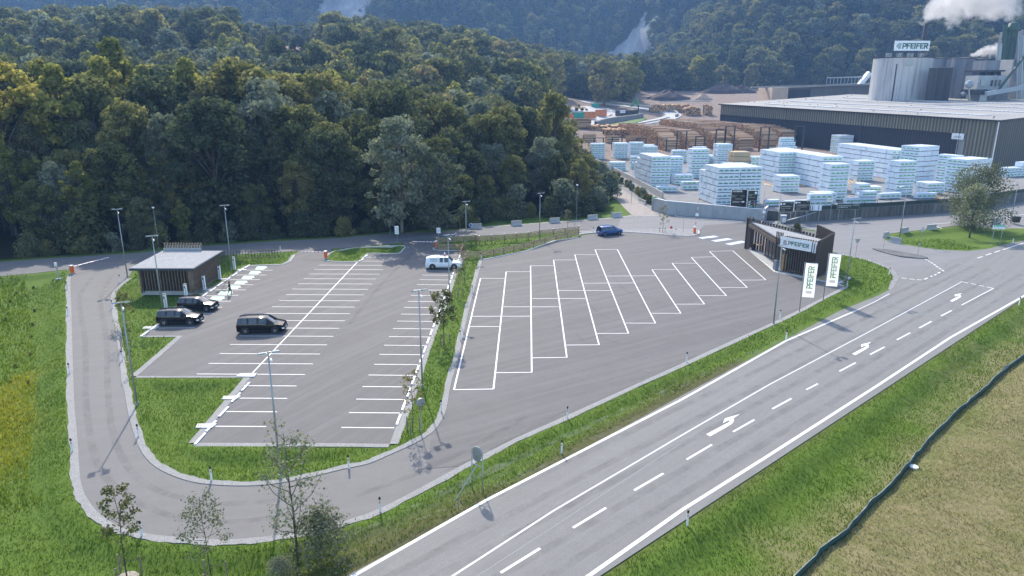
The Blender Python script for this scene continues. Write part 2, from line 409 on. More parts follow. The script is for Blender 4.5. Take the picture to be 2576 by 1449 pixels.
n1=noise(nt,v,.35,6,.7,.4); n2=noise(nt,v,2.6,5,.75); n3=noise(nt,v,14,3,.8); n0=noise(nt,v,.09,3)
grass=ramp(nt,n2,[(.3,(.05,.095,.012)),(.5,(.085,.15,.018)),(.7,(.13,.19,.028))])
grass=mix(nt,maprange(nt,n1,.42,.68,0,.7),grass,(.12,.16,.022))
grass=mix(nt,.45,grass,ramp(nt,n3,[(.3,(.03,.06,.008)),(.7,(.14,.21,.035))]))
mead=ramp(nt,n2,[(.3,(.05,.08,.012)),(.5,(.13,.15,.015)),(.7,(.27,.22,.015))])
mead=mix(nt,A('yellow'),grass,mead)
dryc=ramp(nt,noise(nt,mapping(nt,(1,.35,1),.9),.8,7,.75,.4),[(.25,(.08,.10,.03)),(.42,(.14,.155,.05)),(.58,(.24,.21,.11)),(.72,(.12,.16,.04))])
dryc=mix(nt,.4,dryc,ramp(nt,n3,[(.3,(.06,.05,.02)),(.7,(.3,.24,.12))]))
shc=ramp(nt,n2,[(.3,(.05,.045,.02)),(.7,(.13,.11,.05))])
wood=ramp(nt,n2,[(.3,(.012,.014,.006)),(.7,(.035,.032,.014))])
yc=ramp(nt,n1,[(.3,(.2,.195,.19)),(.7,(.28,.272,.262))]); yc=mix(nt,.3,yc,ramp(nt,n2,[(.3,(.14,.135,.13)),(.7,(.3,.29,.28))]))
dc=ramp(nt,n1,[(.3,(.18,.13,.10)),(.7,(.27,.21,.17))])
rk=ramp(nt,noise(nt,mapping(nt,(.05,.02,.012)),1,8,.7),[(.3,(.13,.125,.12)),(.5,(.27,.26,.25)),(.7,(.40,.39,.37))])
c=mix(nt,A('meadow'),grass,mead); c=mix(nt,A('dry'),c,dryc); c=mix(nt,maprange(nt,A('shoulder'),0,1,0,.8),c,shc)
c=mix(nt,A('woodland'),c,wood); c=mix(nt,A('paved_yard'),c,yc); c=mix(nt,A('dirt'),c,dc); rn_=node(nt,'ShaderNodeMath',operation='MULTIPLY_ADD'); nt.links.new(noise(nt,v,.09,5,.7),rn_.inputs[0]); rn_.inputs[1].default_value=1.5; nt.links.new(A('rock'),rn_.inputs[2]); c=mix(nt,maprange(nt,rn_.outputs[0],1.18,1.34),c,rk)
nt.links.new(c,b.inputs['Base Color']); b.inputs['Roughness'].default_value=.95; b.inputs['Specular IOR Level'].default_value=.15
bump(nt,b,mix(nt,.5,n2,n3),.5,.12)
me.materials.append(m)
g=bpy.data.objects.new('ground',me); COL.objects.link(g); structure(g)
# ---------------------------------------------------------------- asphalt sheets
asphalt('asphalt_lot',.113,(1.04,.99,.97),.45,1.05,.35)
asphalt('asphalt_truck',.116,(1.04,.995,.965),.42,.55,.35)
asphalt('asphalt_slip',.15,(1.04,1,.95),.15,.2,.3)
asphalt('asphalt_main',.172,(1.03,1.01,.955),.4,.785,.2)
asphalt('asphalt_back',.13,(1.02,1,.99),.3,-.05,.35)
asphalt('asphalt_junction',.18,(1.02,1,.99),.3,.3,.3)
asphalt('track_surface',.24,(1.15,1,.9),.3,1.4,.3)
def sheet(name,poly,z,mat):
    mb=MB(); mb.prism(poly,-.5,z,bottom=False); return structure(mb.build(name,MT[mat]))
sheet('slip_road',slip_road,.006,'asphalt_slip'); sheet('car_park',car_park,.014,'asphalt_lot'); sheet('truck_park',truck_park,.022,'asphalt_truck')
sheet('back_road',back_road,.010,'asphalt_back'); sheet('junction_road',junction,.018,'asphalt_junction'); sheet('main_road',main_road,.026,'asphalt_main'); sheet('gravel_track',track,.030,'track_surface')
# ---------------------------------------------------------------- gravel strips and kerbs
gravel('gravel_light',(.29,.285,.27),26); gravel('gravel_dark',(.24,.235,.23),6)
simple('kerb_stone',(.5,.49,.47),.8,0,.15,2,.2); simple('concrete',(.36,.36,.355),.85,0,.16,.8,.3); simple('concrete_old',(.17,.17,.165),.9,0,.35,.5,.4)
def offset(P,d):
    out=[]
    for i in range(len(P)):
        a=Vector(P[max(i-1,0)][:2]);b=Vector(P[min(i+1,len(P)-1)][:2]); t=(b-a).normalized()
        k=d(i) if callable(d) else d
        out.append((P[i][0]-t.y*k,P[i][1]+t.x*k,0))
    return out
def ribbon(name,P,d0,d1,z,mat,low=-.45):
    A_=offset(P,d0);B_=offset(P,d1); mb=MB(); n=len(P)
    vs=[(p[0],p[1],z) for p in A_]+[(p[0],p[1],z) for p in B_]+[(p[0],p[1],low) for p in A_]+[(p[0],p[1],low) for p in B_]
    s=1 if (d1-d0 if not callable(d1) else 1)>0 else -1
    fs=[]
    for i in range(n-1):
        for f in ((i,i+1,n+i+1,n+i),(2*n+i+1,2*n+i,i,i+1)[::1],(3*n+i,3*n+i+1,n+i+1,n+i)): fs.append(f if s>0 else f[::-1])
    mb.add(vs,fs); return structure(mb.build(name,MT[mat]))
r2=random.Random(5)
wob=lambda i:1.0
so=[p for p in slip_out]
ribbon('gravel_strip',so[3:],.0,lambda i:-.52+.05*math.sin(i*.9)+.04*math.sin(i*2.3),.045,'gravel_light')
si=slip_in[8:]
ribbon('gravel_strip',si,.0,lambda i:.5+.05*math.sin(i*1.1)+.04*math.sin(i*2.9),.048,'gravel_light')
for k,(P,w) in enumerate([(PL('01',2225,475,2190,525,2130,550,1870,560),-.45),(PL('01',1385,1087,1035,1392),.6),(PL('01',1085,1087,1385,1087),.35),(PL('01',1035,1392,1900,1392),.35),(PL('02',1485,447)+PL('12',0,450,365,455),-.5),
    (PL('01',1870,560,1205,1005,1085,1087),.45),(PL('01',1900,1392)+PL('02',1485,447),-.6),
    (PL('12',365,455,445,240,490,140,530,20)+PL('11',620,1200,690,1020,760,850,830,650,880,540,925,445),.0-.65)]):
    # keep the strip on the grass side
    q=offset(P,w); mid=q[len(q)//2]; a=P[len(P)//2]
    if inside(car_park,np.array([ (mid[0]+q[len(q)//2-1][0])/2]),np.array([(mid[1]+q[len(q)//2-1][1])/2]))[0]: w=-w
    ribbon('gravel_strip',P,0,w,.043-.001*k,'gravel_light')
def kerb(P,w=.16,h=.12,mat='kerb_stone'): 
    ribbon('kerb',P,-w/2,w/2,h,mat,-.3)
kerb(PL('01',2225,475,2190,525,2130,550,1870,560),.14,.09)
isl2=smooth(PL('01',2445,512,2470,485,2510,455,2576,440)+PL('11',100,425,300,413,475,409,462,440,430,466,300,468,195,469,140,526,0,529)+PL('01',2500,527,2440,516),2)
kerb(isl2,.14,.12)
kerb(PL('11',693,425,697,436,730,442,900,446),.16,.12); kerb(PL('11',1068,511,1150,497,1400,446,1600,373,1790,344),.3,.1)
is3=smooth(PL('11',1797,341,1800,322,1930,309,2110,303,2330,315,2450,326,2576,333)+PL('21',60,333,110,324,123,307,104,293,0,288)+PL('11',2400,289,2200,286,2000,288,1900,292,1800,300,1797,341),3)
kerb(is3,.2,.13)
gi=MB(); gi.prism(is3,-.2,.08,bottom=False); structure(gi.build('gravel_island',MT['gravel_dark']))
structure(MB().prism(PL('21',1110,622,1262,645,1215,690,1160,695,985,660),-.4,.04,bottom=False).build('gravel_bed',MT['gravel_dark']))
kerb(PL('21',985,660,1160,697,1215,712),.3,.07); kerb(PL('21',1110,620,1265,645,1170,693),.25,.07)
structure(MB().prism(PL('01',1490,755,1660,663,1740,655,1600,735,1530,775,1480,775),-.4,.03,bottom=False).build('gravel_bed',MT['gravel_dark']))
structure(MB().prism(PL('21',470,418,520,405,700,600,850,620,910,640,905,650,690,605),-.1,.055,bottom=False).build('pavement',MT['kerb_stone']))
# pale verge on the wood side of the back road
ribbon('verge',PL('11',900,287,1050,272,1360,248,1650,229,1930,209,2110,194,2200,182),0,lambda i:.9,.02,'gravel_light')
ribbon('verge',PL('21',1585,740,1632,650,1595,588,1500,541,1400,511,1290,485,1180,462),0,lambda i:.5+.35*math.sin(i*1.7)**2,.02,'gravel_dark')
# painted centre island of the junction
structure(MB().prism(smooth(PL('21',1435,432,1530,441,1700,466,1828,494,1822,505,1640,490,1480,448,1435,432),2)[:-1],-.1,.16,bottom=False).build('traffic_island',MT['asphalt_lot']))
kerb(smooth(PL('21',1435,432,1530,441,1700,466,1828,494,1822,505,1640,490,1480,448,1435,432),2),.14,.18,'concrete_old')
# back wall kerb under the pale concrete wall
kerb(smooth(PL('W',630,985,640,1010,700,1035,1000,1055,1500,1100,1950,1135),2),.22,.14)
kerb(PL('R',620,200,900,185,980,170),.2,.12)
# ---------------------------------------------------------------- painted markings
paint_line('line_white',(.66,.66,.65),.4,4); paint_line('line_worn',(.55,.55,.54),.6,3); simple('mint_paint',(.36,.72,.58),.6,0,.12,3); simple('blue_paint',(.42,.5,.68),.6,0,.1,3)
def lines(name,segs,w,z,mat='line_white'):
    mb=MB()
    for a,b_ in segs:
        a=Vector((a[0],a[1],0));b_=Vector((b_[0],b_[1],0)); d=(b_-a).normalized(); n=Vector((-d.y,d.x,0))*w/2
        L=(b_-a).length; k=max(1,int(L/6))
        for i in range(k):
            p=a+(b_-a)*(i/k);q_=a+(b_-a)*((i+1)/k)
            mb.quad((p-n)[:2]+(z,),(q_-n)[:2]+(z,),(q_+n)[:2]+(z,),(p+n)[:2]+(z,))
    return structure(mb.build(name,MT[mat]))
def S(v,*a): return [(W(v,a[i],a[i+1]),W(v,a[i+2],a[i+3])) for i in range(0,len(a),4)]
B_=[(W('11',1050,653),W('12',850,45)),(W('11',1244,603),W('12',1148,40)),(W('11',1428,558),W('11',1437,1363)),(W('11',1602,514),W('11',1702,1250)),(W('11',1762,474),W('11',1945,1155)),(W('11',1915,435),W('11',2167,1068)),(W('11',2083,435),W('11',2371,992)),(W('11',2345,587),W('11',2562,917)),(W('11',2497,539),W('21',165,848)),(W('21',65,494),W('21',330,784)),(W('21',202,449),W('21',487,722)),(W('21',378,445),W('21',628,665))]
lines('truck_bay_lines',B_,.14,.028)
T_=S('11',1050,653,1240,653,1244,603,1425,603,1428,558,1600,558,1602,514,1766,514,1762,474,1924,474,1915,435,2083,435,2345,587,2523,585,
 972,1017,1192,1017,985,940,1425,939,1222,868,1642,868,1435,805,1843,805,1637,745,2033,745,1825,690,2208,688,2000,636,2375,634,
 1165,1366,1437,1363,1440,1254,1702,1250,1697,1157,1945,1155,1925,1070,2167,1068,2145,991,2371,992,2343,917,2562,917)
T_+=[(W('12',850,45),W('12',1148,40)),(W('11',2497,539),W('21',100,539))]+S('21',-50,848,165,848,65,494,240,490,202,449,378,445,120,784,330,784,283,723,487,722,430,667,628,665)
lines('truck_bay_ends',T_,.13,.032)
U=(.9999,-.013); SY=(-.022,-2.5)
A0=(-18.106,103.095)
row=[]
for k in range(23):
    ax,ay=A0[0]+SY[0]*k,A0[1]+SY[1]*k
    Lk=9.72 if 2<=k<=18 else 4.9
    if k<2: Lk=5.2
    row.append(((ax,ay,0),(ax-Lk*U[0],ay-Lk*U[1],0)))
lines('parking_lines',row,.105,.018)
cl=lines('parking_centre_line',[(W('01',1895,1378),W('11',122,528))],.12,.0215)
# right row : left ends A0r + k*S
RX=lambda y:893+(y-474)*(400-893)/1306
rows=[(W('11',x,y),W('11',RX(y+3),y+3)) for x,y in ((697,473),(680,503),(664,533),(647,564),(630,595),(610,627),(592,662),(572,699),(548,739),(526,781),(501,826),(476,872),(450,922),(420,975),(390,1031),(358,1092),(323,1157),(287,1226),(247,1301),(205,1382),(160,1469),(112,1564),(58,1666),(0,1778))]
lines('parking_lines',rows,.105,.018)
e0=W('01',1785,590)
ev=S('01',1780,590,2057,591,1780,627,2010,627,1735,662,1962,662,1680,700,1910,700,1625,738,1857,740,1555,784,1800,780,1500,825,1742,825,1420,868,1678,870,1340,918,1613,920,1290,970,1542,972,1160,1028,1467,1026)
lines('parking_lines',ev,.12,.018)
mb=MB()
for (xa,xb,y0,y1) in ((1943,2013,563,585),(1894,1967,599,621),(1841,1918,634,657),(1786,1866,671,695),(1735,1815,708,732),(1665,1755,750,775),(1600,1697,790,818)):
    sh_=22*(y1-y0)/23
    p=[W('01',xa-sh_+2,y1),W('01',xb-sh_,y1),W('01',xb,y0),W('01',xa,y0)]
    mb.quad(*[(q_[0],q_[1],.018) for q_ in p])
structure(mb.build('charging_bay_paint',MT['mint_paint']))
mb=MB()
for (xa,xb,y0,y1) in ((1943,2013,563,585),(1894,1967,599,621),(1841,1918,634,657),(1786,1866,671,695),(1735,1815,708,732),(1665,1755,750,775),(1600,1697,790,818)):
    cx,cy,_=W('01',(xa+xb)/2-10,(y0+y1)/2)
    # small white car-with-plug pictogram
    mb.prism([(cx-.55,cy-.32),(cx+.5,cy-.32),(cx+.5,cy+.05),(cx+.3,cy+.12),(cx+.15,cy+.4),(cx-.3,cy+.4),(cx-.5,cy+.1)],.019,.022)
    mb.box((cx+.85,cy-.05,.0205),(.3,.12,.003)); mb.box((cx+.75,cy+.15,.0205),(.1,.3,.003))
structure(mb.build('charging_bay_symbols',MT['line_white']))
# road lines
def PLs(P,w,name,z=.030,mat='line_white'): return lines(name,list(zip(P,P[1:])),w,z,mat)
PLs(ext(PL('12',95,1449,1092,880,2576,115)+PL('21',780,1125,1300,900),18,0),.22,'edge_line'); PLs(PL('21',1300,900,1440,835,1562,768),.1,'edge_line')
PLs(ext(PL('12',1870,1449,2576,950)+PL('22',620,560,1490,0)+PL('21',2020,1100,2576,785),18,120),.24,'edge_line')
PLs(ext(PL('12',845,1449,1600,960,2576,385)+PL('21',665,1449,1400,1060,2110,677),18,0),.13,'lane_line',.030,'line_worn')
PLs(PL('21',2348,727,2105,855),.13,'lane_line')
lines('centre_dashes',S('21',2030,895,1950,937,1877,978,1785,1028,1717,1064,1617,1117,1523,1171,1415,1228,1305,1290,1183,1355)+S('22',1020,0,933,45,820,112,677,190,540,272,380,363,220,460,30,572)+S('12',2430,677,2210,805,1997,937,1748,1088,1500,1243,1203,1427)+[(W('12',900,1610),W('12',620,1790))],.17,.030,'line_white')
lines('turn_dashes',S('21',2112,680,2155,688,2175,692,2215,700,2233,705,2277,714,2293,717,2338,727,1650,649,1690,654,1710,657,1750,661,1768,663,1805,666,1822,661,1850,650,1870,640,1885,635,1900,630,1915,622,1925,615,1943,606,1960,598,1972,597)+S('21',1830,507,1845,515,1852,520,1866,527,1872,532,1888,541,1895,545,1908,555,1912,560,1928,570,1934,574,1950,584,1956,589,1972,598,2224,500,2263,488,2288,478,2330,465,2352,457,2396,443)+[(W('21',2415,437),W('21',2576,385))],.2,.030)
lines('junction_line',[(W('S',915,1240),W('S',1510,1192)),(W('S',2050,1140),W('S',2576,1065)),(W('S',1060,1270),W('S',1170,1305)),(W('S',915,1240),W('S',990,1250)),(W('A',745,1070),W('A',1040,1055))],.2,.030)
# fine joint in the main road
simple('joint_tar',(.075,.073,.078),.8); simple('joint_light',(.3,.3,.3),.8); 
PLs(ext(PL('12',1030,1449,1600,1080,2576,440),10,0),.03,'road_joint',.029,'joint_light')
AR=[(177,382),(207,397),(330,328),(372,302),(387,280),(383,262),(432,229),(318,262),(303,298),(343,277),(357,279),(350,290),(315,308)]
def arrow(dx,dy,k=1):
    o=W('22',300,300); P=[W('22',a,b_) for a,b_ in AR]
    return [(o[0]+dx+(p[0]-o[0])*k,o[1]+dy+(p[1]-o[1])*k) for p in P]
o0=W('22',300,300); mb=MB()
for t in (W('22',300,300),W('21',1345,1175),W('21',2055,792)):
    mb.prism(arrow(t[0]-o0[0],t[1]-o0[1]),.027,.031)
structure(mb.build('turn_arrows',MT['line_white']))
mb=MB();mw=MB()
for tail,tip in (((1105,1418),(1372,1384)),((1345,1447+24),(1622,1430)),((1605,1530),(1880,1478))):
    a=Vector(W('W',*tail));b_=Vector(W('W',*tip));d=(b_-a).normalized();n=Vector((-d.y,d.x,0));L=(b_-a).length
    P=[(0,-.22),(L*.62,-.22),(L*.62,-.5),(L,0),(L*.62,.5),(L*.62,.22),(0,.22)]
    q_=[a+d*x+n*y for x,y in P]; mw.prism([p[:2] for p in q_],.031,.035)
    q_=[a+d*x+n*y for x,y in ((-.2,-.62),(L+.15,-.62),(L+.15,.62),(-.2,.62))]; mb.prism([p[:2] for p in q_],.027,.030)
structure(mb.build('lane_arrow_ground',MT['blue_paint'])); structure(mw.build('lane_arrows',MT['line_white']))
# manhole covers
simple('cast_iron',(.09,.085,.08),.6)
for v_,x_,y_,c_ in (('11',2315,1352,'by the lower edge of the truck bays'),('01',800,742,'in the slip road near the hut')):
    p=W(v_,x_,y_); MB().bar((0,0,-.02),(0,0,.012),.32,n=20).build('manhole_cover',MT['cast_iron'],loc=(p[0],p[1],.022),label='round iron manhole cover set '+c_,cat='manhole cover')

# ---------------------------------------------------------------- seams and tyre marks
m,nt,b=new_mat('tyre_mark'); b.inputs['Base Color'].default_value=(.055,.053,.056,1); b.inputs['Roughness'].default_value=.75; tr_=nt.nodes.new('ShaderNodeBsdfTransparent'); mx_=nt.nodes.new('ShaderNodeMixShader')
nt.links.new(maprange(nt,noise(nt,mapping(nt),.7,5,.7,.5),.36,.7,.0,.2),mx_.inputs[0]); nt.links.new(tr_.outputs[0],mx_.inputs[1]); nt.links.new(b.outputs[0],mx_.inputs[2]); nt.links.new(mx_.outputs[0],nt.nodes['Material Output'].inputs['Surface']); MT['tyre_mark']=m
m,nt,b=new_mat('dust_mark'); b.inputs['Base Color'].default_value=(.42,.41,.40,1); b.inputs['Roughness'].default_value=.9; tr_=nt.nodes.new('ShaderNodeBsdfTransparent'); mx_=nt.nodes.new('ShaderNodeMixShader')
nt.links.new(maprange(nt,noise(nt,mapping(nt),.5,6,.75,.8),.45,.75,.0,.22),mx_.inputs[0]); nt.links.new(tr_.outputs[0],mx_.inputs[1]); nt.links.new(b.outputs[0],mx_.inputs[2]); nt.links.new(mx_.outputs[0],nt.nodes['Material Output'].inputs['Surface']); MT['dust_mark']=m
def marks(name,PS,w,z,mat):
    mb=MB()
    for P in PS:
        P=smooth(P,6); L_=offset(P,-w/2);R_=offset(P,w/2); n=len(P)
        mb.add([(p[0],p[1],z) for p in L_]+[(p[0],p[1],z) for p in R_],[(i,n+i,n+i+1,i+1)[::-1] for i in range(n-1)])
    return structure(mb.build(name,MT[mat]))
a_=Vector(W('11',1250,1110));b_=Vector(W('11',2330,830)); sd_=(b_-a_).normalized(); sn_=Vector((-sd_.y,sd_.x,0)); rs=random.Random(4); PS=[]
for k in range(-3,8):
    o_=a_+sn_*(k*4.1); L0=rs.uniform(-3,6)+ (k*1.5); PS.append([tuple(o_+sd_*(L0+0)),tuple(o_+sd_*(L0+12)),tuple(o_+sd_*(L0+26)),tuple(o_+sd_*(L0+38))])
PS=[[q for q in P if inside(truck_park,np.array([q[0]]),np.array([q[1]]))[0]] for P in PS]; marks('paving_seams',[P for P in PS if len(P)>1],.09,.0245,'tyre_mark')
cu=[PL('11',1770,1065,1830,1130,1920,1165,2060,1170),PL('11',1890,1000,1960,1090,2080,1140,2230,1150),PL('11',1640,590,1720,650,1830,680),PL('11',1780,860,1900,880,2050,870,2200,810),PL('11',2040,600,2080,680,2180,760,2330,800),PL('11',1880,850,1960,930,2090,970),
 PL('21',250,560,330,650,480,700,640,670),PL('21',150,930,330,960,520,1010),PL('12',1060,560,1500,330,2100,100),PL('12',1000,620,1500,380,2200,60),PL('12',700,690,1000,560,1700,200)]
marks('tyre_marks',cu,.22,.0265,'tyre_mark')
ml=[PL('12',350,1449,1200,900,2576,120),PL('12',560,1449,1500,840,2576,220)]
rd=Vector(right_e[-2])-Vector(right_e[1]); rd.normalize(); rn=Vector((-rd.y,rd.x,0)); o_=Vector(right_e[1])
LT=[]
for off in (1.75,3.5,5.6,7.3,9.3,11.0):
    LT.append([tuple(o_+rn*off+rd*t) for t in range(-10,100,10)])
marks('wheel_paths',LT,.55,.0285,'tyre_mark'); marks('dust_streaks',[[tuple(o_+rn*off+rd*t) for t in range(-10,100,10)] for off in (2.6,6.4,10.2,11.9)],.7,.0282,'dust_mark')
marks('tyre_marks',[PL('01',700,640,600,800,640,1100,650,1449),PL('01',840,640,760,800,800,1100,810,1449),PL('02',640,0,690,450,850,760,1300,1000,1800,1040,2300,960),PL('02',810,0,860,400,1050,720,1450,880,1900,900,2400,820),PL('12',100,850,700,620,1400,250),PL('11',540,460,300,700,60,1000)],.5,.0245,'tyre_mark')
# ---------------------------------------------------------------- street furniture
simple('galvanised',(.33,.36,.37),.45,.6,.1,2); simple('white_plastic',(.78,.79,.80),.5,0,.05,4); simple('black_rubber',(.02,.02,.02),.7,0,.2,6)
simple('reflector_black',(.015,.015,.015),.4); simple('orange_paint',(.80,.13,.02),.4,0,.06,3); simple('red_paint',(.62,.03,.025),.4); simple('dark_metal',(.045,.045,.05),.45,.5)
simple('wood_fence',(.33,.24,.15),.85,0,.3,3,.3); simple('wood_post',(.24,.13,.08),.85,0,.3,4,.3); simple('wood_grey',(.22,.18,.13),.9,0,.3,4,.3)
simple('wood_brown',(.085,.066,.052),.8,0,.3,3,.3); simple('wood_light',(.55,.36,.17),.7,0,.2,3); simple('glass_lamp',(.7,.75,.8),.15,0,.05,2)
simple('sign_dark',(.012,.016,.015),.35); simple('sign_white',(.8,.82,.83),.4); simple('pure_cloth',(.82,.84,.86),.6); simple('pf_green',(.012,.13,.075),.5); simple('pf_lightgreen',(.28,.42,.17),.5); simple('pf_brown',(.16,.07,.06),.5)
simple('sign_text',(.85,.86,.85),.5); simple('sign_teal',(.03,.42,.30),.4); simple('roof_metal',(.19,.21,.23),.35,.5)
def zz(p): return max(gz(p[0],p[1]),-.6)
def lamp(kind,base,h,label,rz=0):
    t=thing('street_lamp',label,'lamp',(base[0],base[1],base[2] if len(base)>2 and base[2] else 0),rz,{'flood':'floodlight masts of the car park','ball':'slim post-top lamps along the road','arm':'lamps with a short arm'}[kind])
    low=min(0,zz(base)) if base[1]<170 else -.5
    r0=.085 if kind!='ball' else .05
    MB().bar((0,0,low),(0,0,h),r0,r0*.5,10).build('pole',MT['galvanised'],t,smooth_=True)
    MB().bar((0,0,low),(0,0,.35),r0*1.35,n=10).build('pole_base',MT['galvanised'],t)
    if kind=='flood':
        MB().box((0,0,h-.05),(1.0,.07,.07)).build('crossbar',MT['galvanised'],t)
        for s in (-1,1):
            lm=MB().box((s*.42,-.22,h+.02),(.42,.5,.1),ry=0,rx=-.25).build('lamp_head',MT['galvanised'],t)
            MB().box((s*.42,-.235,h-.04),(.34,.4,.02),rx=-.25).build('lamp_glass',MT['glass_lamp'],lm)
        mb=MB(); mb.bar((.1,-.1,h-.45),(.1,-.45,h-.52),.07,n=8); mb.bar((0,0,h-.4),(.1,-.12,h-.44),.03,n=6); mb.build('camera_housing',MT['white_plastic'],t)
    elif kind=='ball':
        MB().lathe([(0,.30),(.12,.28),(.2,.2),(.2,.1),(.06,-.02),(0,-.02)],(0,0,h),14).build('lamp_head',MT['white_plastic'],t,smooth_=True)
    elif kind=='arm':
        MB().bar((0,0,h-.05),(-.5,0,h+.08),.04,n=6).build('arm',MT['galvanised'],t)
        hd=MB().box((-.85,0,h+.12),(.8,.26,.12),ry=-.15,taper=.7).build('lamp_head',MT['white_plastic'],t)
        MB().box((-.87,0,h+.055),(.6,.2,.02),ry=-.15).build('lamp_glass',MT['glass_lamp'],hd)
    elif kind=='frame': pass
    return t
LP=[('flood','01',(963,642),'01',(872,125),'tall floodlight mast at the slip road bend left of the slatted hut'),
('ball','01',(1200,433),'01',(1160,123),'thin post-top lamp at the forest edge behind the slatted hut'),
('flood','01',(1230,908),'01',(1137,325),'floodlight mast in front of the slatted hut next to a charging post'),
('flood','01',(1748,592),'01',(1683,97),'floodlight mast right behind the slatted hut beside the upper charging post'),
('flood','02',(1037,165),'01',(903,825),'floodlight mast by the inner bend whose long shadow crosses the slip road'),
('flood','02',(2120,715),'01',(2063,1200),'floodlight mast at the bottom bend standing behind the tall sapling'),
('ball','11',(368,312),'11',(352,32),'thin post-top lamp at the forest edge above the small grass island'),
('flood','11',(945,458),'11',(936,68),'floodlight mast rising out of the fenced grass hollow behind the white pickup'),
('flood','11',(819,878),'11',(803,318),'floodlight mast in the planted strip just below the white pickup'),
('flood','12',(612,32),'11',(585,735),'floodlight mast at the lower end of the planted strip between the lots'),
('flood','11',(1496,360),'11',(1497,5),'floodlight mast on the long fenced grass hollow behind the truck bays'),
('flood','21',(685,995),'21',(747,392),'floodlight mast at the truck park edge in front of the slatted office'),
('flood','21',(1230,720),'21',(1293,195),'floodlight mast at the corner right of the two banner flags'),
('arm','B',(1165,1320),'B',(1270,735),'slim arm lamp on the tip of the grass island by the junction'),
('arm','B',(2425,1135),'B',(2505,712),'slim arm lamp beside the black bin on the right grass island'),
('ball','A',(85,1100),'A',(95,720),'thin post-top lamp behind the concrete barriers at the wood edge'),
('ball','A',(705,920),'A',(718,470),'thin post-top lamp beside the brown track below the yard wall'),
('ball','A',(2180,1150),'A',(2200,722),'thin post-top lamp behind the right end of the pale wall'),
('flood','A',(2365,1170),'A',(2402,792),'mast with twin heads in front of the tilted black signs'),]
for k,v1,b_,v2,t_,lab in LP:
    p=W(v1,*b_); d=ray(v2,*t_); h=CH+d[2]*p[1]/d[1]
    lamp(k,p,h-.05,lab,rz=(.5 if k=='flood' else 0))
for (v_,bx,by,tx,ty,lab) in (('E',1275,190,1280,100,'distant lamp post among the trees behind the curved road'),('E',2295,265,2305,108,'distant lamp post in front of the bark heaps'),('E',1905,590,1905,430,'lamp post on the outer side of the bright curved road'),('20',727,722,733,608,'lamp post in front of the tan end of the long shed')):
    p=land(v_,bx,by); d=ray(v_,tx,ty); h=CH+d[2]*p[1]/d[1]-p[2]
    lamp('ball',p,max(4,h),lab)
# reflector posts
def delineator(loc,label,rz=0):
    t=thing('reflector_post',label,'reflector post',(loc[0],loc[1],0),rz,'white reflector posts along the roads')
    low=zz(loc)-.05
    MB().prism([(-.06,-.035),(.06,-.035),(.045,.05),(-.045,.05)],low,.86).build('post',MT['white_plastic'],t)
    MB().prism([(-.062,-.037),(.062,-.037),(.047,.052),(-.047,.052)],.86,lambda x,y:1.02-y*1.2).build('post_cap',MT['reflector_black'],t)
    MB().box((0,-.039,.7),(.05,.006,.16)).build('reflector',MT['red_paint'],t)
    return t
DL=[('01',510,592,'beside the left orange barrier box'),('01',508,737,'on the outer gravel strip, nearest the left barrier'),('01',515,932,'on the outer gravel strip, second below the barrier'),('01',528,1372,'on the outer gravel strip, level with the lawn notch'),
('01',907,682,'on the inner gravel strip at the foot of the leftmost floodlight mast'),('01',850,880,'on the inner gravel strip behind the leafy tree by the drive'),('01',925,1275,'on the inner gravel strip beside the leaning stakes'),('02',550,512,'on the outer gravel strip left of the lamp shadow'),('02',1047,400,'on the inner gravel strip below the lamp mast whose shadow crosses the drive'),
('02',1598,730,'on the inner bend of the drive below the lot corner'),('02',1072,1152,'at the outer bend beside the leftmost foreground sapling'),('12',58,640,'on the inner bend right of the tall foreground tree'),('12',295,967,'on the outer gravel strip right of the willow bush'),('12',755,212,'at the rounded tip of the planted strip, near the small mirror'),
('12',1705,262,'on the truck park verge above the big traffic mirror'),('12',1662,525,'on the main road verge right of the big traffic mirror'),('11',898,1117,'halfway down the truck side of the planted strip'),('11',988,762,'in the upper part of the truck side of the planted strip'),('11',1055,512,'at the corner of the wooden fence and planted strip'),('11',865,337,'on the back road behind the zigzag fence'),
('11',1900,308,'right behind the blue car on the kerb'),('11',1760,282,'where the two wooden fences meet'),('21',28,1287,'on the truck park verge below the twelfth bay'),('21',733,957,'at the foot of the mast in front of the office'),('21',780,1117,'on the narrow verge between truck park and main road'),('21',1238,718,'at the foot of the mast right of the banner flags'),
('21',1557,627,'at the brown shoulder of the junction curve'),('21',2537,857,'on the far side of the main road near the right picture edge'),('22',33,1070,'on the wide bank below the main road'),('21',2490,387,'on the edge of the right grass island'),('01',2117,445,'on the back road above the metal railing'),('W',645,1352,'on the gravel island beside the round red marker')]
for v_,x_,y_,lab in DL: delineator(W(v_,x_,y_),'reflector post '+lab)
